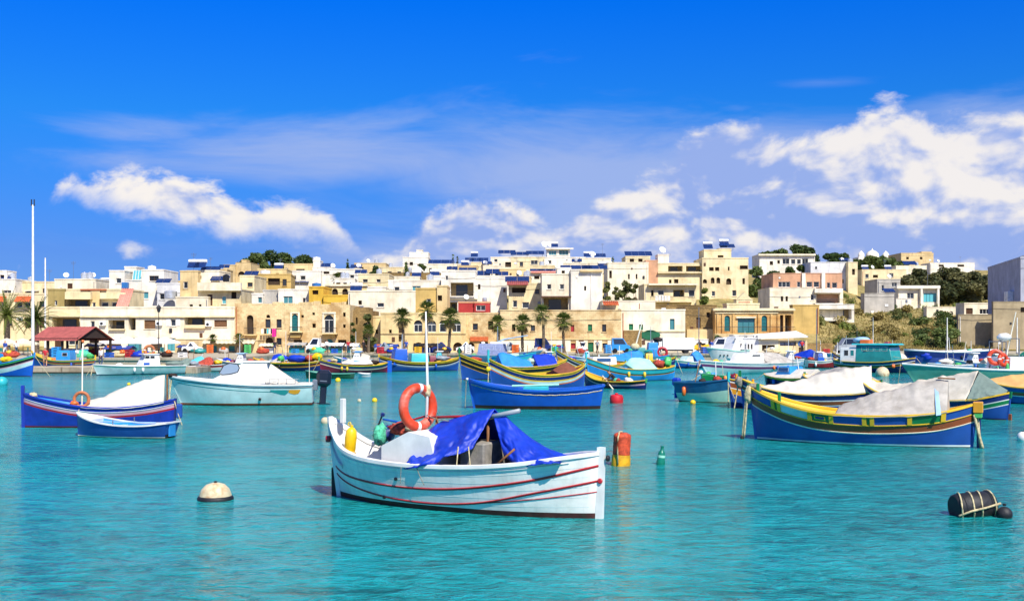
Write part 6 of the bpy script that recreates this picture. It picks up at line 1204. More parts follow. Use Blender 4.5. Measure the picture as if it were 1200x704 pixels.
    b.lump((b.x(.36, 1), 0, 1.7), (1.0, .6, .55), 'tarp_blue', 'net_bundle', 3, amp=.2); b.lump((b.x(.18, 1.2), 0, 1.75), (.45, .5, .45), 'net_red', 'net_bundle', 4); b.lump((b.x(.07, 1.2), 0, 2.0), (.5, .45, .5), 'buoy_yellow', 'net_bundle', 5); b.lump((b.x(.6, 1), .2, 1.7), (.3, .35, .45), 'p_lime', 'net_bundle', 7)
    mb = MB(); X = b.x(.66, 1); mb.add([(X + .8, 0, 1.2), (X - .5, -.7, 1.2), (X - .5, .7, 1.2), (X - .55, 0, 2.35)], [(0, 1, 3), (0, 3, 2), (1, 2, 3), (0, 2, 1)], 'tarp_white'); mb.build('white_cover', None, b.root)
    # green dinghy
    dress(b, 106); b.zs(0.66)
    b = Boat('dinghy', 'flat dark green dinghy floating beside the black outboard', XY(413, 443.5), XY(359, 443), 1.4, ((0, .4), (.5, .38), (1, .6)), .25, transom=.7, floor=.15, nt=18); b.hull([(('w', .03), 'antifoul_dark'), (('s', .1), mat('p_dkgreen', '#1f5a3a', .5)), (('s', 0), 'p_dkgreen')], inside='p_seagreen', floor='p_seagreen'); b.rail('p_seagreen', .09, .05); b.thwart(.4); b.thwart(.65)
    b = Boat('raft', 'small white float raft trailing behind the green dinghy', XY(434, 442), XY(420, 442), .9, ((0, .3), (.5, .3), (1, .36)), .2, transom=.8, floor=.1, nt=12); b.hull([(('w', .04), 'p_paleblue'), (('s', 0), 'p_white')]); b.rail('p_white', .08, .06); b.deck(.1, .95, 'p_white', .04)
    # left: luzzu at the frame edge, boat behind jetty, long mint boat
    b = luzzu('luzzu with broad white and brown bow bands moored by the flagpole', XY(-70, 440), XY(37, 441), 2.5, (1.6, 1.1, 2.15), [(('w', .04), 'antifoul'), (('w', .08), 'p_navy'), (('s', .95), 'p_royal'), (('s', .55), 'p_pale'), (('s', .45), 'p_pink'), (('s', .18), 'p_black'), (('s', 0), 'p_lime')], rail='p_sky', post='p_sky', posts=(.3, .1))
    b.deck(.8, .97, 'p_sky', .1, 'foredeck', .05); b.block(.45, .66, .7, .6, 2.3, 'p_sky', 'cabin', (.1, .2)); b.lump((b.x(.72, 1), 0, 1.7), (.5, .5, .3), 'buoy_yellow', 'net_bundle', 3); b.lump((b.x(.63, 1.4), -.6, 1.5), (.4, .3, .3), 'p_lime', 'net_bundle', 5)
    dress(b, 107); b.zs(0.8)
    b = luzzu('luzzu with blue cabin lying behind the low concrete jetty', ((110 - 600) / F_PX * 107.5, 107.5), ((41 - 600) / F_PX * 107.5, 107.5), 2.3, (1.4, 1.2, 2.3), [(('w', .04), 'antifoul'), (('s', .75), 'p_blue'), (('s', .5), 'p_navy'), (('s', .42), 'p_yellow'), (('s', .2), 'p_maroon'), (('s', 0), 'p_lime')], post='p_yellow', posts=(.2, .5))
    b.block(.35, .6, .8, .8, 2.5, 'p_sky', 'cabin', (.1, .1)); b.pane(b.x(.4, 1), b.x(.48, 1), 1.8, 2.2, b.near*.8, 'glass_dark', lean=.02); b.deck(.65, .97, 'p_yellow', .1, 'foredeck', .05); b.lump((b.x(.08, 1.4), 0, 1.7), (.4, .4, .35), 'p_lime', 'net_bundle', 3)
    dress(b, 108); b.zs(0.75)
    b = Boat('motor_boat', 'long white and mint motorboat with low cabin and life ring on the roof', XY(214, 437.5), XY(114, 439.5), 2.4, ((0, 1.0), (.3, 1.0), (.7, 1.05), (1, 1.25)), .4, transom=.8, rake=(0, .3), floor=.4, nt=24)
    b.hull([(('w', .04), 'antifoul_dark'), (('w', .10), 'p_navy'), (('s', .3), 'p_pale'), (('s', 0), 'p_mint')], inside='p_white'); b.rail('p_white', .14, .1); b.deck(.35, .98, 'p_white', .05, 'foredeck', .05)
    c = b.block(.30, .53, .8, 1.0, 2.35, 'p_white', 'cabin', (.1, .55)); b.block(.31, .50, .82, 2.35, 2.45, 'p_white', 'cabin_roof', (.0, .0), .02)
    for a0, a1 in ((.43, .48), (.37, .42)): b.pane(b.x(a0, 1), b.x(a1, 1), 1.9, 2.2, b.near*.775, 'glass_dark', parent=c)
    b.pane(b.x(.43, 1), b.x(.50, 1), 1.12, 1.4, b.near*.80, 'p_royal', 'blue_flash', parent=c, frame='p_white')
    b.ring((b.x(.42, 2), b.near*.5, 2.85), .38, .12, (.2, 1, .1), 'ring_faded', bands=True); b.rope((b.x(1, 1.2), 0, 1.2), (b.x(1, 0) + .6, .3, -.05), .1, .04); b.lump((b.x(.1, 1), 0, 1.2), (.8, .6, .35), 'tarp_green', 'engine_cover', 4, amp=.15)
    dress(b, 109); b.zs(0.72)
mid_boats()

def right_boats():
    b = Boat('motor_boat', 'white cabin cruiser with purple hull band and grey canvas canopy', XY(926, 436), XY(829, 439), 2.6, ((0, 1.3), (.4, 1.25), (.75, 1.4), (1, 1.75)), .45, transom=.85, rake=(0, .6), floor=.5, nt=24)
    b.hull([(('w', .55), 'p_pale'), (('s', .72), 'p_pale'), (('s', .42), 'p_purple'), (('s', 0), 'p_white')], inside='p_white'); b.rail('p_white', .12, .1); b.deck(.3, .985, 'p_white', .04, 'foredeck', .12)
    c = b.block(.42, .66, .9, 1.35, 2.55, 'p_white', 'cabin', (.1, .55)); b.pane(b.x(.47, 1), b.x(.58, 1), 1.95, 2.35, b.near*.855, 'glass_dark', parent=c, skew=(0, -.2)); b.tarp(.06, .42, ((.06, 2.0), (.2, 2.55), (.42, 2.65)), 'tarp_grey', .0, .0, .03, name='canopy')
    b.mast(.55, 3.9, .03, 'grey_metal', z0=2.5)
    dress(b, 110); b.zs(0.7)
    b = Boat('motor_boat', 'white decked boat with blue windscreen, partly hidden by the white tent', XY(962, 455), XY(898, 452), 2.3, ((0, 1.1), (.5, 1.0), (1, 1.35)), .4, transom=.8, floor=.4, nt=22)
    b.hull([(('w', .05), 'antifoul'), (('s', .35), 'p_navy'), (('s', .2), 'p_black'), (('s', 0), 'p_yellow')], inside='p_white'); b.rail('p_yellow', .1, .08); b.tarp(.05, .98, ((.05, 2.0), (.4, 1.95), (.7, 1.7), (.98, 1.4)), 'tarp_white', .0, .0, .03); c = b.block(.42, .70, .72, 1.2, 2.25, 'p_sky', 'windscreen', (.1, .35)); b.pane(b.x(.46, 1), b.x(.64, 1), 1.7, 2.1, b.near*.70, 'glass_blue', parent=c, lean=.02); b.mast(.5, 4.2, .025, 'grey_metal', z0=2.0)
    dress(b, 111); b.zs(0.6)
    b = Boat('dinghy', 'small bright green open boat with white bow fender', XY(860, 447), XY(823, 448.5), 1.4, ((0, .7), (.5, .65), (1, .9)), .3, transom=.7, floor=.2, nt=18); b.hull([(('w', .04), 'antifoul_dark'), (('s', .15), 'p_green'), (('s', 0), 'p_lime')], inside='p_seagreen'); b.rail('p_seagreen', .09, .06); b.thwart(.5); b.lump((b.x(1, .9) + .05, 0, 1.0), (.16, .16, .2), 'p_white', 'bow_fender', 2, amp=.1)
    dress(b, 112); b.zs(0.75)
    b = Boat('motor_boat', 'open boat with dark blue topsides over pale green bottom and blue covered outboard', XY(801, 469.5), XY(868, 472), 2.0, ((0, 1.15), (.5, 1.2), (1, 1.5)), .4, transom=.85, e=(.3, .8), floor=.4, nt=22, rake=(.15, .2)); b.hull([(('w', .05), 'p_brown'), (('s', .62), 'p_mint'), (('s', 0), mat('p_deepteal', '#1f5f86', .4))], inside='p_paleblue'); b.rail('p_deepteal', .12, .08)
    o = outboard(b, 0, .95, .95, 'tarp_blue'); b.thwart(.4)
    # big sea-green boat with emerald cover
    dress(b, 113); b.zs(0.85)
    b = Boat('trawler', 'large sea green fishing boat with white gunwale, emerald tarpaulin and gantry', XY(1262, 449), XY(1073, 451), 3.6, ((0, 1.75), (.4, 1.5), (.7, 1.65), (1, 2.15)), .7, transom=.7, rake=(0, .5), floor=.7, nt=26)
    b.hull([(('w', .08), 'antifoul_dark'), (('s', .5), 'p_seagreen'), (('s', .16), 'p_seagreen'), (('s', 0), 'p_white')], inside='p_white'); b.rail('p_white', .18, .14); b.deck(.55, .985, 'p_white', .12, 'foredeck', .06)
    b.block(.33, .50, 1.3, 1.4, 2.75, 'p_white', 'deckhouse', (.1, .1)); b.tarp(.05, .34, ((.05, 3.2), (.2, 3.3), (.34, 3.25)), 'tarp_emerald', .0, .0, .05, name='emerald_cover'); b.lump((b.x(.10, 2), -.0, 3.3), (.95, .8, .5), 'net_cream', 'net_bundle', 3, amp=.2); b.lump((b.x(.22, 2), 1.5, 2.2), (.2, .2, .5), 'buoy_yellow', 'fender', 5, amp=.1)
    for t, tp in ((.42, 4.6), (.50, 4.3)): b.mast(t, tp, .05, 'grey_metal', y=b.near*.9, z0=1.5, name='gantry_post'); b.mast(t, tp, .05, 'grey_metal', y=-b.near*.9, z0=1.5, name='gantry_post')
    for t, tp in ((.42, 4.6), (.50, 4.3)): mb = MB(); X = b.x(t, 2); mb.tube([(X, -.9, tp), (X, .9, tp)], .05, 6, 'grey_metal'); mb.build('gantry_beam', None, b.root)
    mb = MB(); mb.tube([(b.x(.42, 2), 0, 4.6), (b.x(.50, 2), 0, 4.3)], .05, 6, 'grey_metal'); mb.build('gantry_beam', None, b.root)
    b.lump((b.x(.46, 2), 0, 4.75), (.5, .4, .4), 'p_white', 'radar_dome', 2, amp=.15); b.ring((b.x(.57, 2), b.near*1.0, 2.75), .42, .14, (.4, 1, 0), 'ring_orange'); b.ring((b.x(.53, 2), b.near*1.1, 2.5), .36, .13, (-.3, 1, .2), 'ring_orange')
    b.mast(.45, 7.3, .05, 'p_cream', z0=2.5, lean=-.8, name='derrick'); b.mast(.30, 4.9, .06, 'p_white', z0=1.5); b.lump((b.x(.53, 1.5), b.near*1.55, 1.65), (.12, .12, .55), 'p_lime', 'fender', 5, amp=.1)
    # turquoise wheelhouse luzzu
    dress(b, 114); b.zs(0.68)
    b = luzzu('broad luzzu with white and turquoise wheelhouse', (XY(1003, 438)[0] + .2, 103), XY(1070, 437), 3.2, (1.8, 1.5, 2.2), [(('w', .05), 'antifoul'), (('s', .85), 'p_navy'), (('s', .7), 'p_gold'), (('s', .52), 'p_black'), (('s', .4), 'p_white'), (('s', .12), 'p_navy'), (('s', 0), 'p_yellow')], post='p_royal', posts=(.3, .1))
    c = b.block(.15, .78, 1.15, 1.3, 3.6, 'p_white', 'deckhouse', (.0, .1), .03); c2 = b.block(.34, .80, 1.18, 1.3, 4.0, 'p_teal', 'wheelhouse', (.05, .35), .06); b.block(.30, .80, 1.25, 4.0, 4.2, 'p_turq', 'wheelhouse_roof', (.0, .2), .1)
    for i in range(4): b.pane(b.x(.42 + i*.085, 1), b.x(.48 + i*.085, 1), 3.15, 3.7, b.near*1.135, 'glass_dark', parent=c2, lean=.02)
    b.pane(b.x(.20, 1), b.x(.25, 1), 2.3, 3.2, b.near*1.13, 'glass_dark', parent=c); b.pane(b.x(.28, 1), b.x(.32, 1), 2.3, 3.2, b.near*1.13, 'p_teal', 'door', parent=c)
    b.mast(.3, 6.5, .05, 'frame_dark', z0=3.6); b.mast(.5, 8.0, .03, 'p_white', z0=4.0); b.lump((b.x(.35, 3), 0, 4.7), (.8, .7, .45), 'p_paleblue', 'life_raft', 3, amp=.15); b.rope((b.x(.9, 2), b.near*.4, 2.0), (b.x(.45, 2), b.near*1.2, 3.2), .0, .03); b.block(.38, .5, .5, 4.2, 4.75, 'p_orange', 'deck_crate', yc=b.near*.4)
    # far quay row on the right
    dress(b, 115); b.zs(0.62)
    b = luzzu('luzzu with navy and white diagonal bow bands behind the white tent', XY(1022, 431), XY(979, 431), 2.2, (1.6, 1.3, 3.0), [(('w', .05), 'antifoul'), (('s', 1.3), 'p_sky'), (('s', .9), 'p_yellow'), (('s', .55), 'p_navy'), (('s', .45), 'p_white'), (('s', .14), 'p_navy'), (('s', 0), 'p_yellow')], post='p_yellow', posts=(.1, .1))
    b.deck(.6, .97, 'p_sky', .1, 'foredeck', .05)
    dress(b, 116); b.zs(0.55)
    b = Boat('motor_boat', 'pale blue work boat tied to the quay with white rails on deck', XY(1008, 426), XY(972, 426), 2.6, ((0, 1.8), (.5, 1.7), (1, 2.2)), .5, transom=.8, rake=(0, .5), floor=.5, nt=18); b.hull([(('w', .3), 'p_blue'), (('s', .3), 'p_paleblue'), (('s', 0), 'p_paleblue')]); b.rail('p_white', .12, .1); b.deck(.1, .98, 'p_white', .1); c = b.block(.3, .6, .7, 1.7, 2.9, 'p_white', 'cabin', (.1, .3)); b.pane(b.x(.38, 1), b.x(.5, 1), 2.2, 2.7, b.near*.66, parent=c); b.mast(.45, 5.5, .04, 'p_grey', z0=2.8); b.mast(.7, 4.0, .04, 'p_white', z0=2.0)
    dress(b, 117); b.zs(0.6)
    b = Boat('motor_boat', 'boat with royal blue cover and red lower stripe by the yellow kiosk', XY(972, 427), XY(933, 426), 2.2, ((0, 1.2), (.5, 1.1), (1, 1.6)), .4, transom=.8, rake=(0, .4), floor=.4, nt=18); b.hull([(('w', .1), 'antifoul'), (('s', .5), 'p_white'), (('s', .3), 'p_red'), (('s', 0), 'p_grey')]); b.rail('p_white', .12, .1); b.tarp(.45, .9, ((.45, 2.4), (.6, 2.6), (.9, 1.8)), 'tarp_blue', .0, .0, .05); b.block(.15, .4, .6, 1.1, 2.0, 'p_white', 'console', (.1, .1))
    dress(b, 118); b.zs(0.65)
    b = Boat('barge', 'long low navy blue barge with white deck edge along the right quay', XY(1160, 426.5), XY(1062, 426.5), 4.0, ((0, 2.1), (.5, 1.8), (1, 2.1)), .7, transom=.9, e=(.15, .3), full=(5, .6), floor=.9, nt=20); b.hull([(('w', .3), 'p_steel'), (('s', .9), mat('p_violet', '#3a4a94', .45)), (('s', .15), 'p_navy'), (('s', 0), 'p_white')]); b.rail('p_white', .2, .2); b.deck(.05, .97, 'p_grey', .1)
    b.lump((b.x(.8, 1.6), b.near*1.4, 1.2), (.7, .5, .7), 'tarp_blue', 'blue_cover', 4); b.lump((b.x(.5, 1.6), b.near*1.5, 1.2), (1.2, .4, .35), 'tarp_blue', 'blue_cover', 6)
    dress(b, 119); b.zs(0.8)
    b = Boat('motor_boat', 'small pale blue open boat with black outboard between the trawler and the barge', XY(1132, 437), XY(1092, 437.5), 2.0, ((0, 1.0), (.5, .95), (1, 1.2)), .4, transom=.8, rake=(0, .4), floor=.4, nt=18); b.hull([(('w', .1), 'p_navy'), (('s', 0), 'p_paleblue')]); b.rail('p_white', .12, .1); b.lump((b.x(.6, 1), 0, 1.3), (.7, .5, .4), 'tarp_white', 'white_cover', 4); outboard(b, 0, 1.0, 1.2, 'black_plastic')
    # centre: boats along the palms and market
    dress(b, 120); b.zs(0.75)
    b = Boat('work_boat', 'grey blue work boat with crane boom tied under the palms', XY(545, 427), XY(622, 427.5), 3.0, ((0, 1.6), (.5, 1.5), (1, 2.3)), .6, transom=.8, rake=(0, .6), floor=.6, nt=18); b.hull([(('w', .2), 'p_black'), (('s', .3), 'p_steel'), (('s', 0), 'p_paleblue')]); b.rail('p_grey', .14, .1); b.deck(.05, .98, 'p_grey', .1); c = b.block(.22, .62, 1.0, 1.5, 3.3, mat('p_lavender', '#8f97b8', .5), 'wheelhouse', (.2, .2)); 
    for i in range(3): b.pane(b.x(.3 + i*.1, 1), b.x(.37 + i*.1, 1), 2.4, 3.0, b.near*.955, 'glass_blue', parent=c, lean=.02)
    mb = MB(); mb.tube([(b.x(.45, 2), 0, 3.3), (b.x(.6, 2), 0, 4.0), (b.x(.85, 2), 0, 4.6)], [.12, .1, .07], 8, 'p_paleblue'); mb.build('crane_boom', None, b.root); b.mast(.5, 6.0, .05, 'p_grey', z0=3.2); b.block(.4, .66, .5, 3.3, 3.6, 'p_white', 'roof_locker')
    dress(b, 121); b.zs(0.72)
    b = Boat('motor_boat', 'long turquoise boat slung low behind the blue covered luzzu', XY(628, 428), XY(578, 428), 2.0, ((0, 2.4), (.5, 1.7), (1, 1.6)), .4, transom=.6, floor=.5, nt=18); b.hull([(('w', .2), 'p_navy'), (('s', .4), 'p_turq'), (('s', 0), 'p_sky')], inside='p_turq'); b.rail('p_turq', .12, .1); b.block(.4, .6, .6, .6, 2.2, 'tarp_palegreen', 'crate')
    dress(b, 122); b.zs(0.6)
    b = Boat('motor_boat', 'white launch with light blue deck stripe beside the green door', XY(697, 430), XY(672, 430), 2.0, ((0, 1.6), (.5, 1.6), (1, 2.0)), .4, transom=.8, rake=(0, .4), floor=.4, nt=18); b.hull([(('w', .3), 'p_black'), (('s', .6), 'p_maroon'), (('s', .3), 'p_white'), (('s', 0), 'p_paleblue')]); b.rail('p_white', .12, .1); c = b.block(.25, .6, .7, 1.6, 2.7, 'p_paleblue', 'cabin', (.1, .4)); b.pane(b.x(.32, 1), b.x(.5, 1), 2.1, 2.5, b.near*.66, 'glass_blue', parent=c)
    dress(b, 123); b.zs(0.62)
    b = luzzu('luzzu covered by a bright blue sheet with a derrick pole behind the turquoise luzzu', XY(768, 434), XY(705, 434), 2.4, (1.5, 1.3, 1.9), [(('w', .05), 'antifoul'), (('s', .5), 'p_sky'), (('s', .3), 'p_black'), (('s', 0), 'p_gold')], post='p_white', posts=(.3, .2)); b.tarp(.25, .85, ((.25, 2.5), (.4, 2.9), (.5, 2.6), (.85, 2.0)), 'tarp_sky', .0, .0, .06); b.mast(.42, 6.8, .08, 'p_cream', z0=2.0, lean=.9 * -b.near, name='derrick'); b.lump((b.x(.38, 2), 0, 3.3), (.45, .4, .5), 'net_cream', 'net_drum', 2, amp=.15); b.block(.08, .2, .6, 1.2, 2.4, 'p_yellow', 'crate'); b.lump((b.x(.16, 2), .0, 2.6), (.4, .4, .3), 'p_teal', 'net_bundle', 8)
    dress(b, 124); b.zs(0.68)
    b = Boat('trawler', 'bright blue wheelhouse trawler moored in front of the white lorry', XY(783, 428), XY(742, 428), 2.6, ((0, 1.8), (.5, 1.6), (1, 2.3)), .5, transom=.7, floor=.6, nt=18); b.hull([(('w', .2), 'antifoul'), (('s', .4), 'p_sky'), (('s', 0), 'p_turq')]); b.rail('p_sky', .14, .1); c = b.block(.3, .62, .95, 1.6, 4.1, 'p_sky', 'wheelhouse', (.1, .2))
    for i in range(2): b.pane(b.x(.36 + i*.12, 1), b.x(.45 + i*.12, 1), 3.0, 3.7, b.near*.90, 'glass_blue', parent=c, lean=.02)
    b.block(.66, .85, .8, 1.6, 3.2, 'p_teal', 'net_locker'); b.mast(.5, 7.0, .04, 'p_grey', z0=4.0); b.ring((b.x(.2, 2), b.near*.8, 2.3), .5, .15, (0, 1, 0), 'p_red', bands=False); b.lump((b.x(.3, 2), 0, 4.6), (.5, .4, .4), 'dark_wood', 'net_bundle', 4)
    dress(b, 125); b.zs(0.62)
    b = luzzu('luzzu with curled green and gold bow end facing the white lorry', XY(735, 436), XY(788, 437), 2.2, (1.6, 1.3, 2.4), [(('w', .05), 'antifoul'), (('s', .6), 'p_navy'), (('s', .4), 'p_steel'), (('s', .2), 'p_black'), (('s', 0), 'p_yellow')], post='p_lime', posts=(.1, .3)); b.deck(.7, .97, 'p_orange', .1, 'foredeck')
    dress(b, 126); b.zs(0.6)
    b = Boat('motor_boat', 'low blue and white motorboat with royal blue cover by the yellow parasols', XY(822, 431), XY(789, 431.5), 2.2, ((0, 1.0), (.5, .95), (1, 1.4)), .4, transom=.8, rake=(0, .4), floor=.4, nt=18); b.hull([(('w', .3), 'p_navy'), (('s', .4), 'p_royal'), (('s', 0), 'p_cream')]); b.rail('p_white', .12, .1); b.deck(.55, .98, 'p_white', .05); b.tarp(.05, .35, ((.05, 2.3), (.2, 2.6), (.35, 2.2)), 'tarp_sky', .0, .0, .03); c = b.block(.4, .7, .7, .95, 1.8, 'p_pale', 'console', (.1, .5)); b.pane(b.x(.46, 1), b.x(.58, 1), 1.2, 1.6, b.near*.67, 'glass_blue', parent=c, lean=.02)
    dress(b, 127); b.zs(0.68)
    b = Boat('motor_boat', 'white sports cruiser with three small portholes astern of the purple banded one', XY(872, 428), XY(838, 428.5), 2.6, ((0, 1.7), (.5, 1.6), (1, 2.0)), .5, transom=.85, rake=(0, .6), floor=.5, nt=18); b.hull([(('w', .3), 'p_teal'), (('s', .3), 'p_white'), (('s', 0), 'p_white')]); b.rail('p_mint', .12, .1); b.deck(.3, .98, 'p_white', .05); c = b.block(.3, .6, .9, 1.6, 3.2, 'p_white', 'cabin', (.1, .7)); b.pane(b.x(.35, 1), b.x(.5, 1), 2.5, 3.0, b.near*.85, parent=c, lean=.02)
    for i in range(3): mb = MB(); p = b.p(.72 + i*.06, 1.15); mb.lathe([(.1, 0), (.1, .03), (.08, .04)], 10, 'glass_dark', Matrix.Translation(p) @ Matrix.Rotation(R(-90 if b.near > 0 else 90), 4, 'X')); mb.build('porthole', None, b.root)
    # left: small craft between the mint boat and the cruiser
    for k, (x0, x1, py, hm, tm, dk, lab) in enumerate(((205, 232, 436.5, 'p_pale', 'tarp_green', 'p_white', 'small pale green boat under a grey canvas hood by the mint motorboat'), (226, 262, 435, 'p_white', 'net_red', 'p_red', 'white runabout with red and yellow seats behind the cruiser bow'),
                                                      (218, 250, 433.5, 'p_turq', 'tarp_turq', 'p_turq', 'turquoise open boat with a rounded hood along the left quay'), (248, 282, 432.5, 'p_navy', 'tarp_blue', 'p_teal', 'navy runabout with violet cover near the stone kiosk'))):
        b = Boat('motor_boat', lab, XY(x1, py), XY(x0, py), 1.9, ((0, .9), (.5, .85), (1, 1.2)), .35, transom=.8, rake=(0, .4), floor=.3, nt=16); b.hull([(('w', .1), 'antifoul_dark'), (('s', .3), hm), (('s', 0), dk)]); b.rail('p_white', .1, .08); b.tarp(.3, .75, ((.3, 1.5), (.45, 1.9), (.75, 1.4)), tm, .0, .0, .05, name='hood'); b.lump((b.x(.18, 1), 0, 1.2), (.4, .5, .3), ('p_grey', 'buoy_yellow', 'p_sky', 'p_purple')[k], 'seat_cover', k); dress(b, 40 + k); b.zs(.7)
    dress(b, 128); b.zs(0.6)
right_boats()
# ============================================================ vegetation
def leaf_cloud(lobes, n, size, rnd, flat=0.0):
    mb = MB(); tot = sum(l[3]*l[4]*l[5] for l in lobes)
    for (x, y, z, rx, ry, rz) in lobes:
        k = int(n * rx*ry*rz / tot)
        for _ in range(k):
            d = Vector((rnd.gauss(0, 1), rnd.gauss(0, 1), rnd.gauss(0, 1))).normalized(); r = rnd.uniform(.35, 1.0) ** .5 * (1 + .22 * ns(d.x*2.3 + x, d.y*2.3 + y, d.z*2.3 + z))
            c = Vector((x + d.x*rx*r, y + d.y*ry*r, z + d.z*rz*r)); a = Vector((rnd.gauss(0, 1), rnd.gauss(0, 1), rnd.gauss(0, .6))).normalized(); b = a.cross(Vector((rnd.gauss(0, 1), rnd.gauss(0, 1), rnd.gauss(0, 1)))).normalized()
            s = size * rnd.uniform(.45, 1.3); a *= s; b *= s * .6; mb.add([c - a, c + b, c + a, c - b], [(0, 1, 2, 3)])
    return mb
def tree(label, px, Y, ptop, wpx, leafm='pine_leaf', kind='round', n=1600, size=.42, group=None, seed=1, name='tree', trunk_h=.3, z0=None):
    rnd = random.Random(seed); X = (px - 600) / F_PX * Y; zb = land_z(X, Y) - .1 if z0 is None else z0; H = max(1.5, AT(px, ptop, Y).z - zb); Rr = wpx / F_PX * Y / 2
    t = thing(name, label, 'tree', (X, Y, zb), rnd.uniform(0, 6.28), group); lobes = []
    if kind == 'cypress':
        for i in range(7): f = i / 6; lobes.append((0, 0, H*(.12 + .82*f), Rr*(1.05 - .85*f)*(.6 + .4*min(1, f*4)), Rr*(1.05 - .85*f), H*.10))
    else:
        base = H * trunk_h
        for i in range(9 if kind == 'round' else 11):
            a = rnd.uniform(0, 6.28); r = Rr * rnd.uniform(.1, .68); z = rnd.uniform(base, H*.88) if kind == 'round' else rnd.uniform(H*.55, H*.9); q = Rr * rnd.uniform(.30, .5)
            lobes.append((r*math.cos(a), r*math.sin(a), min(z, H - q*.7), q, q, q*(.8 if kind == 'round' else .5)))
        lobes.append((0, 0, H - Rr*.38, Rr*.4, Rr*.4, Rr*.36))
    mb = MB(); r0 = max(.12, H*.022); top = H*.8
    mb.tube([(0, 0, -.3), (.03*H, .01*H, H*.25), (.02*H, -.02*H, H*.5), (0, 0, top)], [r0*1.3, r0, r0*.7, r0*.2], 7)
    tr = mb.build('trunk', 'trunk', t, smooth=True)
    if kind != 'cypress':
        for l in lobes[:6]:
            m2 = MB(); m2.tube([(.02*H, 0, H*rnd.uniform(.2, .4)), (l[0]*.5, l[1]*.5, l[2]*.75), (l[0], l[1], l[2])], [r0*.5, r0*.35, r0*.12], 5); m2.build('limb', 'trunk', tr, smooth=True)
    leaf_cloud(lobes, n, size, rnd).build('crown', leafm, t); return t
def trees():
    gp = 'pines of the dark hilltop wood'
    for i, (px, Y, tp, w) in enumerate(((299, 300, 295, 36), (317, 306, 292, 40), (335, 312, 296, 38), (351, 318, 299, 34), (290, 308, 303, 26), (367, 320, 302, 28))): tree('dark pine in the small wood behind the ochre house roofs', px, Y, tp, w, 'pine_leaf', 'round', 2600, .5, gp, i, 'pine_tree')
    for i, (px, Y, tp, w) in enumerate(((900, 320, 294, 22), (916, 322, 291, 24), (934, 318, 286, 30), (950, 322, 290, 22), (978, 312, 296, 26), (990, 318, 297, 16))): tree('pine on the ridge behind the long white hill house', px, Y, tp, w, 'pine_leaf', 'pine', 1500, .55, 'pines behind the long hill house', 20 + i, 'pine_tree')
    for i, (px, Y, tp, w) in enumerate(((1008, 400, 304, 18), (1020, 395, 300, 26), (1034, 398, 299, 26), (1046, 400, 302, 22), (1056, 400, 306, 16))): tree('rounded dark tree beside the domed chapel', px, Y, tp, w, 'pine_leaf', 'round', 1300, .65, 'trees round the chapel', 40 + i)
    for i, (px, Y, tp, w) in enumerate(((1066, 262, 322, 30), (1080, 268, 315, 30), (1095, 262, 319, 34), (1112, 270, 314, 36), (1128, 264, 318, 36), (1142, 270, 317, 34), (1154, 262, 322, 30), (1104, 250, 328, 34), (1124, 252, 330, 36), (1144, 250, 332, 34), (1160, 254, 328, 26), (1074, 276, 325, 26))): tree('tall dark tree in the dense wood beyond the cream villa', px, Y, tp, w, 'tree_dark', 'round', 2000, .5, 'trees of the dense wood', 60 + i, trunk_h=.12)
    tree('slender dark cypress standing right of the blue roofed dome house', 407.5, 290, 304, 6, 'pine_leaf', 'cypress', 500, .4, None, 80, 'cypress'); tree('tall dark cypress in front of the rubble terrace wall', 476, 236, 307, 8, 'pine_leaf', 'cypress', 700, .35, None, 81, 'cypress')
    for i, px in enumerate((531, 536)): tree('small paired cypress between the blue panelled ridge roofs', px, 300, 298, 4, 'pine_leaf', 'cypress', 350, .35, 'paired ridge cypresses', 82 + i, 'cypress')
    tree('small cypress between the cluttered roof and the white tower', 718, 290, 299, 5, 'pine_leaf', 'cypress', 350, .35, None, 85, 'cypress'); tree('broad dark tree growing above the left ridge houses', 440, 256, 311, 16, 'pine_leaf', 'round', 700, .4, None, 86); tree('dark bushy tree beside the castle like house', 494, 262, 309, 16, 'pine_leaf', 'round', 700, .4, None, 87)
    for i, (px, tp, w) in enumerate(((712, 330, 14), (722, 336, 12), (732, 329, 20), (745, 333, 13))): tree('olive green garden tree between the white block and the pale apartment wall', px, 182, tp, w, 'olive_leaf', 'round', 900, .28, 'garden trees above the warehouse', 90 + i, trunk_h=.1)
    tree('ivy covered tree smothering the rubble house wall', 431, 149, 368, 20, 'olive_leaf', 'round', 1500, .28, None, 96, trunk_h=.05, z0=1.0); tree('narrow ivy clump at the left corner of the rubble wall', 413, 150.5, 378, 9, 'pine_leaf', 'round', 500, .25, None, 97, trunk_h=.05, z0=1.0)
    tree('dark bush between the stone plinth and the white harbour shop', 842, 146, 393, 14, 'pine_leaf', 'round', 700, .22, None, 98, trunk_h=.05, z0=1.0); tree('tree in front of the arched apartment house', 826, 192, 337, 15, 'shrub_leaf', 'round', 800, .28, None, 99, trunk_h=.1)
    for i, (px, Y, tp, w) in enumerate(((886, 250, 312, 16), (896, 236, 325, 22), (884, 226, 334, 20), (908, 262, 318, 16), (926, 272, 313, 18), (944, 274, 311, 18))): tree('scrubby green tree on the slope between apartment house and hill house', px, Y, tp, w, 'pine_leaf', 'round', 800, .4, 'scrubby trees behind the stone hall', 105 + i, trunk_h=.08)
    tree('large dark green bush on the roadside below the block wall', 1108, 162, 384, 30, 'pine_leaf', 'round', 1400, .26, None, 115, trunk_h=.05); tree('low green bush by the roadside at the broken rubble wall', 993, 158, 396, 22, 'shrub_leaf', 'round', 900, .2, None, 116, trunk_h=.05)
    rnd = random.Random(11)
    protos = []
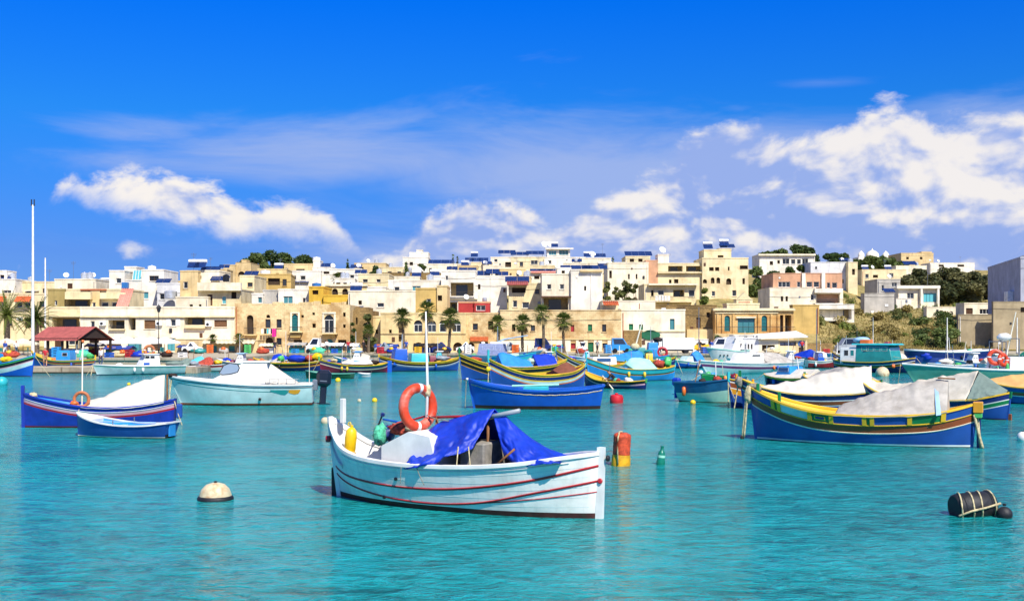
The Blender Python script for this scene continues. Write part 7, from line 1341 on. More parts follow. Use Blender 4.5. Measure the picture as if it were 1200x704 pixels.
    for k in range(4):
        t = thing('shrub', 'low scrub bush on the dry slope', 'shrub', (0, 0, 0), 0, 'scrub bushes on the dry slope'); L = [(rnd.uniform(-.6, .6), rnd.uniform(-.6, .6), rnd.uniform(.2, .6), rnd.uniform(.4, .7), rnd.uniform(.4, .7), rnd.uniform(.3, .55)) for _ in range(5)]
        leaf_cloud(L, 420, .17, rnd).build('foliage', ('shrub_leaf', 'olive_leaf', 'dry_leaf', 'pine_leaf')[k], t); m = MB()
        for q in range(3): m.tube([(0, 0, -.2), (L[q][0]*.5, L[q][1]*.5, .25), (L[q][0], L[q][1], L[q][2])], [.04, .03, .01], 5)
        m.build('stems', 'trunk', t); protos.append(t)
    for i in range(120):
        px = rnd.uniform(985, 1165) if i < 95 else rnd.uniform(880, 1000); Y = rnd.uniform(163, 250); X = (px - 600) / F_PX * Y; src = protos[i % 4]
        loc = (X, Y, land_z(X, Y) - .05); sc = rnd.uniform(.6, 1.7)
        if i < 4: src.location = loc; src.scale = (sc,)*3
        else: copy_thing(src, loc, rnd.uniform(0, 6), None, sc)
    mb = MB()
    for i in range(9000):
        px = rnd.uniform(960, 1180); Y = 160 + 90 * rnd.random() ** 1.5; X = (px - 600) / F_PX * Y; z = land_z(X, Y); h = rnd.uniform(.15, .55); a = rnd.uniform(0, 3.14); c, s_ = math.cos(a)*.12, math.sin(a)*.12; lx = rnd.uniform(-.2, .2)
        mb.add([(X - c, Y - s_, z - .05), (X + c, Y + s_, z - .05), (X + lx, Y, z + h)], [(0, 1, 2)])
    tag(mb.build('dry_grass', 'dry_leaf'), 'dry straw coloured grass on the slope', 'grass', kind='stuff')
trees()

def fan_palm_mesh(seed, n=40, L=1.0):
    rnd = random.Random(seed); live = MB(); dead = MB()
    for i in range(n + 16):
        f = i / n; az = i * 2.399 + rnd.uniform(-.15, .15); mb = live if i < n else dead
        el = lerp(1.4, -.55, f) + rnd.uniform(-.15, .15) if i < n else rnd.uniform(-1.35, -.9)
        d = Vector((math.cos(az)*math.cos(el), math.sin(az)*math.cos(el), math.sin(el))); side = d.cross(Vector((0, 0, 1))); side = side.normalized() if side.length > .05 else Vector((1, 0, 0)); up = side.cross(d)
        r = .62 if i < n else .35; p = d * r * L * rnd.uniform(.85, 1.15); mb.tube([(0, 0, -.1), p], .022, 3)
        for k in range(9):
            a = lerp(-.95, .95, k / 8); v = d * math.cos(a) + side * math.sin(a) + up * .06; ln = (1.0 - .22*abs(a)) * L * rnd.uniform(.8, 1.15); w = v.cross(up).normalized() * .05
            m = p + v * ln * .5 + Vector((0, 0, -.03)); e = p + v * ln + Vector((0, 0, -.30 * ln)); mb.add([p, m + w, e, m - w], [(0, 1, 2, 3)])
    return live.mesh('palm_crown', 'palm_leaf'), dead.mesh('dead_skirt', 'dead_frond')
PALM = [fan_palm_mesh(s, n_) for s, n_ in ((1, 40), (2, 34), (3, 46), (4, 38))]
def fan_palm(i, px, Y, pc, wpx, label, z0=1.02, group='fan palms along the quay'):
    X = (px - 600) / F_PX * Y; t = thing('palm_tree', label, 'palm', (X, Y, z0), i * 1.3, group); H = AT(px, pc, Y).z - z0; sc = wpx / F_PX * Y / 2 / 1.36; rnd = random.Random(i); pts = []; rs = []
    for k in range(15): f = k / 14; pts.append((.30*math.sin(i*2.1)*f*f + .08*math.sin(f*4 + i), .1*math.sin(f*3 + i*2), H*f - .1)); rs.append((.30 if k == 0 else .20 - .05*f) * (1 + .1*(k % 2)) * (1.25 if k > 12 else 1))
    m = MB(); m.tube(pts, rs, 9); m.build('trunk', 'palm_trunk', t, smooth=50)
    for nm, me in zip(('crown', 'dead_fronds'), PALM[i % 4]):
        o = bpy.data.objects.new(nm, me); COL.objects.link(o); o.parent = t; o.location = pts[-1]; o.scale = (sc,)*3
for i, (px, Y, pc, w, lab) in enumerate(((472, 144, 371, 26, 'fan palm with full crown at the door of the arched golden house'), (499, 141, 363, 28, 'tall fan palm before the middle of the golden arched house'), (525.5, 141, 372, 28, 'slim fan palm below the dark red house'), (583, 142, 378, 24, 'fan palm at the orange sign board'), (612, 141, 378, 26, 'fan palm at the left end of the old warehouse'), (637, 139, 367, 27, 'tallest fan palm before the old warehouse front'), (661, 142, 376, 26, 'fan palm right of the tallest one before the warehouse'), (433, 143, 386, 17, 'small fan palm under the ivy covered tree'), (247, 143.5, 396, 13, 'tiny fan palm over the sand coloured kiosk'), (279, 143.5, 396, 16, 'stubby fan palm beside the teal shuttered kiosk'))): fan_palm(i, px, Y, pc, w, lab)
fan_palm(13, 396, 214, 326, 17, 'fan palm rising above the arcaded house', land_z(*AT(396, 330, 214).xy), 'garden palms')
def date_palm(i, px, Y, pc, L, label):
    rnd = random.Random(70 + i); X = (px - 600) / F_PX * Y; t = thing('date_palm', label, 'palm', (X, Y, 1.0), 0, 'date palms by the shelter'); H = AT(px, pc, Y).z - 1.0
    m = MB(); m.tube([(0, 0, -.1), (.05, 0, H*.5), (0, 0, H)], [.42, .34, .36], 10); m.build('trunk', 'palm_trunk', t, smooth=60); mb = MB()
    for k in range(46):
        f = k / 46; az = k * 2.399; el = lerp(1.4, -.35, f); pts = []; p = Vector((0, 0, H)); d = Vector((math.cos(az)*math.cos(el), math.sin(az)*math.cos(el), math.sin(el))); ln = L * rnd.uniform(.85, 1.1)
        for j in range(9): pts.append(p.copy()); d = (d + Vector((0, 0, -.11))).normalized(); p = p + d * ln / 8
        mb.tube(pts, [.035 - .003*j for j in range(9)], 3)
        for j in range(1, 9):
            for q in (0, .5):
                c = pts[j-1].lerp(pts[j], q); t_ = (pts[j] - pts[j-1]).normalized(); s_ = t_.cross(Vector((0, 0, 1))).normalized()
                for sg in (-1, 1): e = c + (s_*sg*.8 + t_*.6 - Vector((0, 0, .25))) * .5 * (1.1 - j/11); w = t_ * .08; mb.add([c - w, c + w, e], [(0, 1, 2)])
    mb.build('crown', 'palm_leaf', t)
date_palm(0, 8, 134, 370, 3.6, 'large bushy date palm left of the flagpole'); date_palm(1, 42, 136, 374, 3.2, 'date palm between the flagpole and the shelter roof')

# ============================================================ quayside things
def lamp_post():
    X = (186 - 600) / F_PX * 128; t = thing('street_lamp', 'black lantern street lamp before the long cream block', 'street lamp', (X, 128, 1.02)); H = AT(186, 366, 128).z - 1.02
    m = MB(); m.lathe([(.18, 0), (.18, .1), (.11, .3), (.07, .8), (.05, H*.6), (.045, H)], 10, 'iron'); m.build('post', None, t, smooth=40); m = MB(); m.lathe([(.05, H), (.16, H + .05), (.26, H + .5), (.28, H + .52)], 6, 'glass_dark'); m.build('lantern', None, t); m = MB(); m.lathe([(.32, H + .52), (.20, H + .72), (.06, H + .85), (.02, H + 1.0)], 6, 'iron'); m.build('cap', None, t)
lamp_post()
def pole(px, Y, ptop, r, label, m='frame_white', name='flagpole', z0=1.0):
    X = (px - 600) / F_PX * Y; t = thing(name, label, 'pole', (X, Y, z0)); H = AT(px, ptop, Y).z - z0; b = MB(); b.tube([(0, 0, 0), (0, 0, H*.5), (0, 0, H)], [r*1.3, r, r*.75], 10, m); b.build('shaft', None, t, smooth=60); b = MB(); b.lathe([(.18, 0), (.18, .12), (r*1.4, .2)], 10, 'grey_metal'); b.build('base_collar', None, t); return t, H
t, H = pole(38.5, 113.2, 240, .13, 'tall white flagpole rising beside the red roofed shelter'); b = MB(); b.box(-.18, -.10, -.05, .05, H, H + .55, 'frame_dark'); b.box(.10, .18, -.05, .05, H, H + .55, 'frame_dark'); b.box(-.2, .2, -.06, .06, H - .1, H - .002, 'frame_dark'); b.build('truck_fork', None, t)
pole(53, 150.5, 302, .11, 'shorter white pole behind the flagpole'); pole(819, 137.5, 360, .05, 'thin grey pole by the yellow parasols', 'grey_metal'); pole(957, 139, 362, .06, 'thin grey mast before the modern house', 'grey_metal'); pole(1110, 139, 372, .07, 'slender white mast on the right quay'); pole(1192, 139, 372, .07, 'white mast near the block wall')

def shelter():
    N = Vector((-45.1, 115.0, 1.02)); t = thing('shelter', 'open quayside shelter with faded red ribbed roof', 'shelter', N, R(-27.8)); L, Wd, ze, zr = 6.6, 4.4, 1.86, 3.2
    for sd in (0, 1):
        G = []; n = 44
        for i in range(n * 2 + 1):
            x = -L - .3 + (L + .6) * i / (n * 2); b_ = .035 if i % 4 == 0 else 0; y0 = -.35 if sd == 0 else Wd + .35; G.append([(x, y0, ze - .12 + b_), (x, Wd/2, zr + b_)])
        m = MB(); m.grid(G, 'roof_red', flip=sd == 1); m.build('roof_slope', None, t, solid=.05)
    for x in (-L, -L*.66, -L*.33, 0):
        for y in (0, Wd): m = MB(); m.box(x - .1, x + .1, y - .1, y + .1, 0, ze, 'dark_wood'); m.build('post', None, t)
    for y in (0, Wd): m = MB(); m.box(-L - .2, .2, y - .09, y + .09, ze - .001, ze + .16, 'dark_wood'); m.build('beam', None, t)
    for x in (-L, 0): m = MB(); m.add([(x, 0, ze + .16), (x, Wd, ze + .16), (x, Wd/2, zr - .08)], [(0, 1, 2)], 'dark_wood'); m.build('gable_shade', None, t, solid=.08)  # dark sheets standing for the shade inside the open gables
    for k, (x, m_) in enumerate(((-5.4, 'p_sky'), (-3.2, 'p_white'), (-1.2, 'p_sky'))):
        c = thing('fish_crate', ('blue fish crate stacked under the shelter left end', 'white fish crate under the middle of the shelter', 'blue fish crate under the shelter right end')[k], 'crate', t.matrix_basis @ Vector((x, 1.5, 0)), R(-20)); q = MB(); q.bbox(-.6, .6, -.5, .5, 0, .85, .04, m_); q.build('crate_body', None, c); q = MB(); q.bbox(-.63, .63, -.53, .53, .852, .93, .02, 'p_white'); q.build('crate_lid', None, c)
shelter()
def parasol(px, Y, ptop, r, m, label, group, z0=1.02, sq=False):
    X = (px - 600) / F_PX * Y; t = thing('parasol', label, 'parasol', (X, Y, z0), .3 + px, group); H = AT(px, ptop, Y).z - z0; n = 4 if sq else 8; q = MB(); q.tube([(0, 0, 0), (0, 0, H)], .035, 6, 'wood'); q.build('pole', None, t); q = MB(); V = [(0, 0, H)]
    for j in range(n * 2): a = math.pi * j / n; rr = r * (1 if j % 2 == 0 else .93); V.append((rr*math.cos(a), rr*math.sin(a), H - r*.34 - (.02 if j % 2 else 0)))
    for j in range(n * 2): v = V[1 + j]; V.append((v[0], v[1], v[2] - .18))
    k = n * 2; q.add(V, [(0, 1 + j, 1 + (j+1) % k) for j in range(k)] + [(1 + j, 1 + k + j, 1 + k + (j+1) % k, 1 + (j+1) % k) for j in range(k)], m); q.build('canopy', None, t, solid=.015); q = MB(); q.lathe([(.35, 0), (.35, .08), (.06, .12)], 10, 'grey_metal'); q.build('base', None, t)
    for j in range(n): a = 2*math.pi*j/n; q = MB(); q.tube([(0, 0, H - .1), (r*.9*math.cos(a), r*.9*math.sin(a), H - r*.34)], .012, 4, 'wood'); q.build('rib', None, t)
for px in (135, 150, 164, 178, 193): parasol(px, 132 + (px % 7), 394.5, 1.9, 'awning_white', 'white cafe parasol in the row before the cream block', 'white cafe parasols')
for px in (8, 27): parasol(px, 130, 396, 1.8, 'awning_cream', 'cream parasol between the date palms', 'cream parasols')
for px in (818, 829): parasol(px, 142, 403, 1.5, 'awning_yellow', 'yellow parasol behind the white lorry', 'yellow parasols', sq=True)
def stall(px0, px1, ptop, Y, m, label, k):
    x0, x1 = (px0 - 600) / F_PX * Y, (px1 - 600) / F_PX * Y; t = thing('market_stall', label, 'market stall', (x0, Y, 1.03), 0, 'market stalls on the quay'); H = AT(px0, ptop, Y).z - 1.03; w = x1 - x0; rnd = random.Random(k)
    q = MB(); G = [[(w*i/12, y, H - .35*abs(y - 1.2)/1.3 - .05*math.sin(i*1.05)**2) for y in (-.1, .5, 1.2, 1.9, 2.5)] for i in range(13)]; q.grid(G, m, flip=True); q.build('awning', None, t, solid=.02)
    for x in (.1, w - .1):
        for y in (.05, 2.35): q = MB(); q.tube([(x, y, 0), (x, y, H - .3)], .03, 6, 'grey_metal'); q.build('post', None, t)
    q = MB(); q.bbox(.2, w - .2, .4, 1.5, .7, .78, .01, 'wood'); q.build('table_top', None, t); q = MB(); q.grid([[(.2 + (w - .4)*i/10, .39 + .02*math.sin(i*2), z) for i in range(11)] for z in (.7, .05)], rnd.choice(('blue_cloth', 'p_teal', 'red_cloth', 'white_cloth')), flip=True); q.build('table_cloth', None, t)
    for i in range(int(w / .55)):
        c = rnd.choice(('p_red', 'p_sky', 'p_yellow', 'p_white', 'p_lime', 'p_orange', 'p_navy', 'p_turq', 'p_maroon')); q = MB(); a = .3 + i*.55; h = rnd.uniform(.15, .4); q.bbox(a, a + .42, .5, .95, .782, .782 + h, .03, c); q.build('goods_box', None, t)
for k, (a, b_, tp, Y, m, lab) in enumerate(((303, 322, 402, 141, 'awning_cream', 'cream market stall below the washing line'), (336, 358, 401, 141.5, 'tarp_grey', 'grey brown market stall before the palace door'), (360, 381, 402, 140.5, 'awning_white', 'white market stall left of the teal palace arch'), (384, 402, 401.5, 140, 'awning_white', 'white market stall before the teal palace arch'), (404, 420, 402, 141, 'awning_white', 'white market stall at the rubble house'), (438, 466, 403, 141, 'awning_blue', 'dark blue market stall left of the palms'), (484, 514, 402, 143.5, 'frame_dark', 'black awning stall between two palms'), (98, 116, 402, 120, 'tarp_grey', 'grey stall behind the shelter gable'), (120, 152, 405, 121, 'awning_blue', 'long blue awning stall with nets'), (640, 661, 404, 141.5, 'awning_blue', 'deep blue stall under the tallest palms'))): stall(a, b_, tp, Y, m, lab, k)

def vehicle(px0, px1, Y, m, label, kind='car', face=-1, z0=1.06, h=None):
    L = (px1 - px0) / F_PX * Y; X = ((px0 + px1) / 2 - 600) / F_PX * Y; t = thing({'car': 'parked_car', 'van': 'parked_van', 'lorry': 'box_lorry'}[kind], label, {'car': 'car', 'van': 'van', 'lorry': 'lorry'}[kind], (X, Y, z0), 0 if face > 0 else math.pi)
    W = 1.7 if kind == 'car' else 1.85; hs = {'car': (.32, .85, 1.42), 'van': (.35, 1.1, 1.9), 'lorry': (.5, 1.1, 1.75)}[kind]
    def prof(P, w, nm, m_, tuck=0.0, par=None):
        q = MB(); n = len(P); zt = max(p[1] for p in P); z_ = min(p[1] for p in P); f = lambda z: w/2 - tuck * (z - z_) / max(.01, zt - z_)
        q.add([(x, -f(z), z) for x, z in P] + [(x, f(z), z) for x, z in P], [tuple(range(n)), tuple(range(2*n-1, n-1, -1))] + [(i, n+i, n+(i+1) % n, (i+1) % n) for i in range(n)], m_); return q.build(nm, None, par or t)
    a, bq = -L/2, L/2; g, s_, r = hs
    if kind == 'lorry':
        prof([(a, g), (bq - 1.45, g), (bq - 1.45, h), (a, h)], 2.0, 'cargo_box', 'white_plastic'); prof([(bq - 1.35, .35), (bq - .05, .35), (bq, .9), (bq - .35, r), (bq - 1.35, r)], 1.85, 'cab', 'white_plastic'); prof([(bq - .95, 1.0), (bq - .25, 1.0), (bq - .42, r - .12), (bq - .95, r - .12)], 1.87, 'side_window', 'glass_dark'); prof([(a + .1, .3), (bq - 1.4, .3), (bq - 1.4, g - .01), (a + .1, g - .01)], 1.5, 'chassis', 'black_plastic')
    else:
        prof([(a, g), (bq, g), (bq, g + .3), (bq - .12, s_ - .12), (bq - L*.27, s_), (a + .12, s_), (a, s_ - .2)], W, 'body', m, .04)
        c0 = (bq - L*.27, s_) if kind == 'car' else (bq - L*.16, s_); P = [(a + (.55 if kind == 'car' else .05), s_ - .01), (c0[0], s_ - .01), (c0[0] - .55, r), (a + (1.0 if kind == 'car' else .12), r)]; cab = prof(P, W - .08, 'cabin', m, .12)
        prof([(P[0][0] + .28, s_ + .03), (P[1][0] - .2, s_ + .03), (P[2][0] - .02, r - .1), (P[3][0] + .08, r - .1)], W - .055, 'side_window', 'glass_dark', .11, cab)
        for e, mm in ((bq, 'white_plastic'), (a, 'frame_red')):
            for sd in (-1, 1): q = MB(); q.bbox(e - .03, e + .03, sd*.65 - .13, sd*.65 + .13, s_ - .32, s_ - .2, .01, mm); q.build('headlight' if e > 0 else 'tail_light', None, t)
    for x in (a + L*.18, bq - L*.18):
        for sd in (-1, 1):
            q = MB(); M = Matrix.Translation((x, sd*(W/2 - .1), .31)) @ Matrix.Rotation(R(90), 4, 'X'); q.lathe([(.2, -.1), (.3, -.1), (.32, -.06), (.32, .06), (.3, .1), (.2, .1)], 16, 'black_plastic', M); wh = q.build('wheel', None, t, smooth=40); q = MB(); q.lathe([(.19, -.08), (.2, .0), (.19, .08)], 12, 'tank_metal', M); q.build('hub', None, wh)
vehicle(762, 812, 139, 'white_plastic', 'white box lorry parked behind the moored boats', 'lorry', -1, h=1.95)
vehicle(360, 376, 138.6, 'white_plastic', 'small white van parked among the market stalls', 'van'); vehicle(507, 529, 138.5, 'p_navy', 'dark blue car parked between the two palms', 'car', 1); vehicle(535, 556, 140.5, 'white_plastic', 'white car parked before the arched door', 'car', -1); vehicle(588, 610, 140.5, 'p_grey', 'grey car parked beyond the work boat', 'car', 1); vehicle(832, 850, 140, 'white_plastic', 'white van parked under the dark bush', 'van', -1); vehicle(716, 738, 141, 'p_sky', 'light blue van parked before the stone facing', 'van', 1)

# ============================================================ people
def person_mesh(pose, top, bottom, head='hair', sleeve=None):
    """one continuous skinned body; pose = joint name -> position"""
    J = pose; names = list(J); E = [('pelvis', 'waist'), ('waist', 'chest'), ('chest', 'neck'), ('neck', 'head'), ('head', 'crown'), ('chest', 'sl'), ('sl', 'el'), ('el', 'hl'), ('hl', 'fl'), ('chest', 'sr'), ('sr', 'er'), ('er', 'hr'), ('hr', 'fr'), ('pelvis', 'pl'), ('pl', 'kl'), ('kl', 'al'), ('al', 'tl'), ('pelvis', 'pr'), ('pr', 'kr'), ('kr', 'ar'), ('ar', 'tr')]
    rad = dict(pelvis=.14, waist=.13, chest=.155, neck=.055, head=.09, crown=.085, sl=.065, el=.045, hl=.035, fl=.03, sr=.065, er=.045, hr=.035, fr=.03, pl=.09, kl=.06, al=.045, tl=.04, pr=.09, kr=.06, ar=.045, tr=.04)
    me = bpy.data.meshes.new('body_cage'); me.from_pydata([J[n] for n in names], [(names.index(a), names.index(b)) for a, b in E], []); o = bpy.data.objects.new('body_cage', me); COL.objects.link(o)
    md = o.modifiers.new('skin', 'SKIN'); md.use_smooth_shade = True; o.modifiers.new('sub', 'SUBSURF').levels = 1
    for i, n in enumerate(names): v = me.skin_vertices[0].data[i]; v.radius = (rad[n], rad[n]); v.use_root = n == 'pelvis'
    dg = bpy.context.evaluated_depsgraph_get(); out = bpy.data.meshes.new_from_object(o.evaluated_get(dg)); bpy.data.objects.remove(o)
    grp = dict(pelvis=1, waist=0, chest=0, neck=2, head=2, crown=3, sl=0, el=0 if sleeve else 2, hl=2, fl=2, sr=0, er=0 if sleeve else 2, hr=2, fr=2, pl=1, kl=1, al=1, tl=4, pr=1, kr=1, ar=1, tr=4)
    out.materials.clear()
    for m in (top, bottom, 'skin', head, 'black_plastic'): out.materials.append(MATS[m])
    P = [(Vector(J[n]), grp[n]) for n in names]
    for f in out.polygons: c = f.center; f.material_index = min(P, key=lambda q: (q[0] - c).length)[1]; f.use_smooth = True
    return out
def stand(ph=0.0, arm=.1):
    s = math.sin(ph) * .16
    return dict(pelvis=(0, 0, .93), waist=(0, .01, 1.08), chest=(0, .0, 1.30), neck=(0, .0, 1.48), head=(0, -.02, 1.60), crown=(0, -.01, 1.70), sl=(-.19, 0, 1.38), el=(-.25, .02 + s, 1.12), hl=(-.24, -.08 + s*1.5, .90), fl=(-.24, -.12 + s*1.6, .80), sr=(.19, 0, 1.38), er=(.25, .02 - s, 1.12), hr=(.22, -.1 - s, .92), fr=(.21, -.15 - s, .83),
                pl=(-.10, 0, .86), kl=(-.11, -s, .50), al=(-.11, s*.6, .10), tl=(-.12, -.12 + s*.6, .04), pr=(.10, 0, .86), kr=(.11, s, .50), ar=(.11, -s*.6, .10), tr=(.12, -.12 - s*.6, .04))
PM = {}
def person(px, Y, z0, top, bottom, label, rz=0.0, ph=0.0, sleeve=True, group=None):
    k = (top, bottom, ph, sleeve)
    if k not in PM: PM[k] = person_mesh(stand(ph), top, bottom, sleeve=sleeve)
    o = bpy.data.objects.new('person', PM[k]); COL.objects.link(o); o.location = ((px - 600) / F_PX * Y, Y, z0); o.rotation_euler = (0, 0, rz); tag(o, label, 'person', group)
person(53, 100.5, .53, 'red_cloth', 'skin', 'person in red shirt standing on the low jetty', .3, 1.0, False)
person(118, 100, .53, 'white_cloth', 'jeans', 'person in white shirt at the jetty end beside the mint motorboat', -.5, .6)
for px, Y, top, bot, lab, rz, ph in ((6, 120, 'blue_cloth', 'white_cloth', 'person in blue shirt and white trousers under the date palm', 0, 1.0), (19, 121, 'white_cloth', 'jeans', 'person in white shirt by the cream parasols', .8, .5), (322, 139, 'dark_cloth', 'jeans', 'person in dark shirt beside the cream market stall', 0, 1), (383, 138.4, 'white_cloth', 'dark_cloth', 'person in white shirt and dark trousers between two white stalls', .4, .5),
        (408, 138.4, 'red_cloth', 'jeans', 'person in red shirt shopping at the white stall', 0, 1), (426, 139, 'dark_cloth', 'dark_cloth', 'person all in black below the small palm', 1, 1), (820, 139, 'dark_cloth', 'jeans', 'person in dark shirt beside the yellow parasols', 0, .5), (834, 138.5, 'blue_cloth', 'white_cloth', 'person in blue shirt near the white van', .5, 1), (700, 139, 'grey_cloth', 'dark_cloth', 'person in grey shirt outside the green door', .3, 1), (476, 138.5, 'blue_cloth', 'jeans', 'person in blue shirt beneath the full crowned palm', 0, .7), (566, 139, 'white_cloth', 'jeans', 'person in white shirt under the orange sign board', 0, .7), (940, 139, 'red_cloth', 'dark_cloth', 'person in red shirt outside the cream harbour shed', .2, .8)): person(px, Y, 1.055, top, bot, lab, rz, ph)
def rower():
    Y = YW(454.5); X = (722 - 600) / F_PX * Y                     # sits on the aft thwart, bent forward over the oar
    J = dict(pelvis=(0, 0, .0), waist=(-.10, .0, .12), chest=(-.30, 0, .30), neck=(-.42, 0, .42), head=(-.50, 0, .50), crown=(-.53, 0, .60), sl=(-.30, -.19, .36), el=(-.46, -.24, .16), hl=(-.66, -.22, .06), fl=(-.74, -.2, .05), sr=(-.30, .19, .36), er=(-.46, .24, .16), hr=(-.66, .16, .06), fr=(-.74, .12, .05), pl=(-.05, -.11, -.02), kl=(-.46, -.14, .02), al=(-.52, -.14, -.36), tl=(-.64, -.15, -.38), pr=(-.05, .11, -.02), kr=(-.46, .14, .02), ar=(-.52, .14, -.36), tr=(-.64, .15, -.38))
    o = bpy.data.objects.new('person', person_mesh(J, 'dark_cloth', 'dark_cloth', 'dark_cloth', True)); COL.objects.link(o); o.location = (X, Y, .50); tag(o, 'person in dark hooded clothes bent over an oar in the small luzzu', 'person')
rower()

# ============================================================ buoys
def buoy(name, label, px, py, prof, m, n=20, tilt=0.0, dirt=None, parts=()):
    x, y = XY(px, py); t = thing(name, label, 'buoy', (x, y, 0)); q = MB(); q.lathe(prof, n, m, Matrix.Rotation(tilt, 4, 'Y')); q.build('float_body', None, t, smooth=45)
    for nm, pr, mm in parts: q = MB(); q.lathe(pr, n, mm, Matrix.Rotation(tilt, 4, 'Y')); q.build(nm, None, t, smooth=45)
    return t
sph = lambda r, zc, n=9: [(max(.005, r*math.sin(math.pi*i/n)), zc - r*math.cos(math.pi*i/n)) for i in range(n + 1)]
mat('buoy_white', '#d8c7a0', .6, var=.12, scale=5, bump=.3, bscale=18, streak=.3, dirt='#b87f4c', dirtamt=.8); mat('buoy_red', '#c8232a', .5, var=.15); mat('buoy_orange', '#c94a26', .7, var=.3, scale=8, bump=.4, bscale=16); mat('buoy_green', '#107a62', .3); mat('buoy_tan', '#cdbb98', .7); mat('can_yellow', '#e0a514', .7, var=.2, scale=5)
buoy('mooring_buoy', 'big stained white domed mooring buoy with black waterline band', 252.5, 585, [(.05, -.2), (.30, -.12), (.33, .04), (.325, .10), (.28, .22), (.19, .31), (.08, .345), (.01, .35)], 'buoy_white', 28, parts=(('rubber_band', [(.335, -.03), (.365, -.01), (.37, .04), (.345, .075), (.325, .08)], 'rubber'), ('top_eye', [(.03, .345), (.035, .37), (.02, .385)], 'rubber')))
t = buoy('can_buoy', 'orange over yellow can buoy with white rope floating off the bow', 727.5, 545, [(.14, -.3), (.22, -.25), (.25, -.06), (.245, .18), (.23, .28)], 'can_yellow', 22, R(3), parts=(('ribbed_upper', [(.222 + .009*(i % 2), .282 + i*.042) for i in range(13)] + [(.20, .82), (.13, .85), (.01, .86)], 'buoy_orange'),))
q = MB(); q.tube([(-.10, -.235, .05), (-.11, -.235, .4), (-.09, -.235, .75), (-.05, -.16, .89), (.03, -.08, .88)], .022, 6, 'rope'); q.build('rope', None, t, smooth=True)
buoy('bottle_float', 'green plastic bottle float bobbing beside the can buoy', 774, 544, [(.08, -.1), (.115, -.05), (.12, .08), (.105, .13), (.10, .27), (.085, .33), (.045, .38), (.042, .45), (.05, .455), (.05, .49), (.01, .495)], 'buoy_green', 14, R(6), parts=(('label_strip', [(.103, .15), (.103, .25)], 'tarp_mint'),))
buoy('ball_buoy', 'red drum buoy behind the blue boat stern', 722.5, 472, [(.02, -.1), (.30, -.08), (.33, 0), (.34, .25), (.30, .38), (.2, .42), (.01, .43)], 'buoy_red', 18, parts=(('top_ring', [(.08, .42), (.09, .46), (.05, .5)], 'buoy_red'),))
def barrel():
    x, y = XY(1140, 603); t = thing('barrel_float', 'black plastic barrel lashed with pale rope floating on its side', 'barrel', (x, y, .12), R(8)); t.scale = (.92,)*3; M = Matrix.Translation((0, 0, .05)) @ Matrix.Rotation(R(86), 4, 'Y')
    P = [(.01, -.42), (.24, -.42), (.27, -.39), (.285, -.3), (.27, -.28), (.285, -.26), (.29, 0), (.285, .26), (.27, .28), (.285, .3), (.27, .39), (.24, .42), (.01, .42)]; q = MB(); q.lathe(P, 26, 'rubber', M); q.build('barrel_body', None, t, smooth=40)
    for u, sk in ((-.30, .10), (-.08, .06), (.12, .08), (.34, .0)):
        q = MB(); q.tube([M @ Vector((.298*math.cos(a), .298*math.sin(a), u + sk*math.sin(a))) for a in [2*math.pi*k/20 for k in range(21)]], .018, 6, 'rope'); q.build('lashing', None, t, smooth=True)
    q = MB(); q.tube([(-.46, -.27, -.10), (-.2, -.31, .0), (.1, -.315, .06), (.44, -.28, .14)], .024, 6, 'rope'); q.build('lashing', None, t, smooth=True)
barrel()
buoy('ball_buoy', 'black ball float beside the lashed black barrel', 1177, 606, sph(.145, .06, 10), 'rubber', 20, parts=(('eye', [(.03, .22), (.035, .25), (.02, .26)], 'rubber'),))
for px, py, r, m, lab in ((439, 470.5, .14, 'buoy_yellow', 'yellow ball float astern of the cabin cruiser'), (421, 470.5, .10, 'buoy_tan', 'small greyish float next to the yellow ball float'), (381, 496, .17, 'buoy_tan', 'tan float just behind the white boat stern'), (151, 451, .12, 'buoy_yellow', 'small yellow float between the mint motorboat and the white tent'), (396, 447, .2, 'buoy_yellow', 'yellow float beside the flat green dinghy'), (812, 473, .14, 'buoy_yellow', 'yellow float below the blue outboard'), (1034, 441, .55, 'buoy_white', 'large pinkish white mooring buoy by the turquoise wheelhouse luzzu'), (1199, 516, .2, 'p_white', 'white float at the right past the luzzu stern'), (2, 451, .4, 'p_turq', 'turquoise float below the white banded luzzu')):
    buoy('ball_buoy', lab, px, py, sph(r, r*.45), m, 16, parts=(('eye', [(r*.12, r*1.42), (r*.16, r*1.5), (r*.1, r*1.6)], 'rubber'),))
# ============================================================ more small craft and clutter along the quay
NEAR = ((0, 60, 'near the date palms'), (60, 130, 'beside the red roofed shelter'), (130, 205, 'below the white parasols'), (205, 300, 'by the sand coloured kiosks'), (300, 340, 'below the washing line'), (340, 410, 'before the palace'), (410, 450, 'by the ivy covered tree'), (450, 545, 'at the palms of the golden house'), (545, 590, 'under the orange sign board'), (590, 735, 'along the old warehouse'), (735, 815, 'by the white lorry'), (815, 850, 'by the yellow parasols'), (850, 945, 'outside the harbour shop'), (945, 1060, 'on the quay below the scrub slope'), (1060, 1210, 'on the quay by the navy barge'))
def near(px): return next(t for a, b, t in NEAR if a <= px < b)
CN = dict(p_white='white', p_sky='light blue', p_royal='royal blue', p_turq='turquoise', p_teal='teal', p_green='green', p_lime='bright green', p_yellow='yellow', p_orange='orange', p_red='red', p_maroon='maroon', p_navy='navy', p_cream='cream', p_paleblue='pale blue', p_grey='grey', p_mint='mint', p_brown='brown', net_red='rust red', net_green='sea green', net_cream='straw coloured', tarp_blue='deep blue', dark_wood='dark brown', tarp_grey='dirty grey')
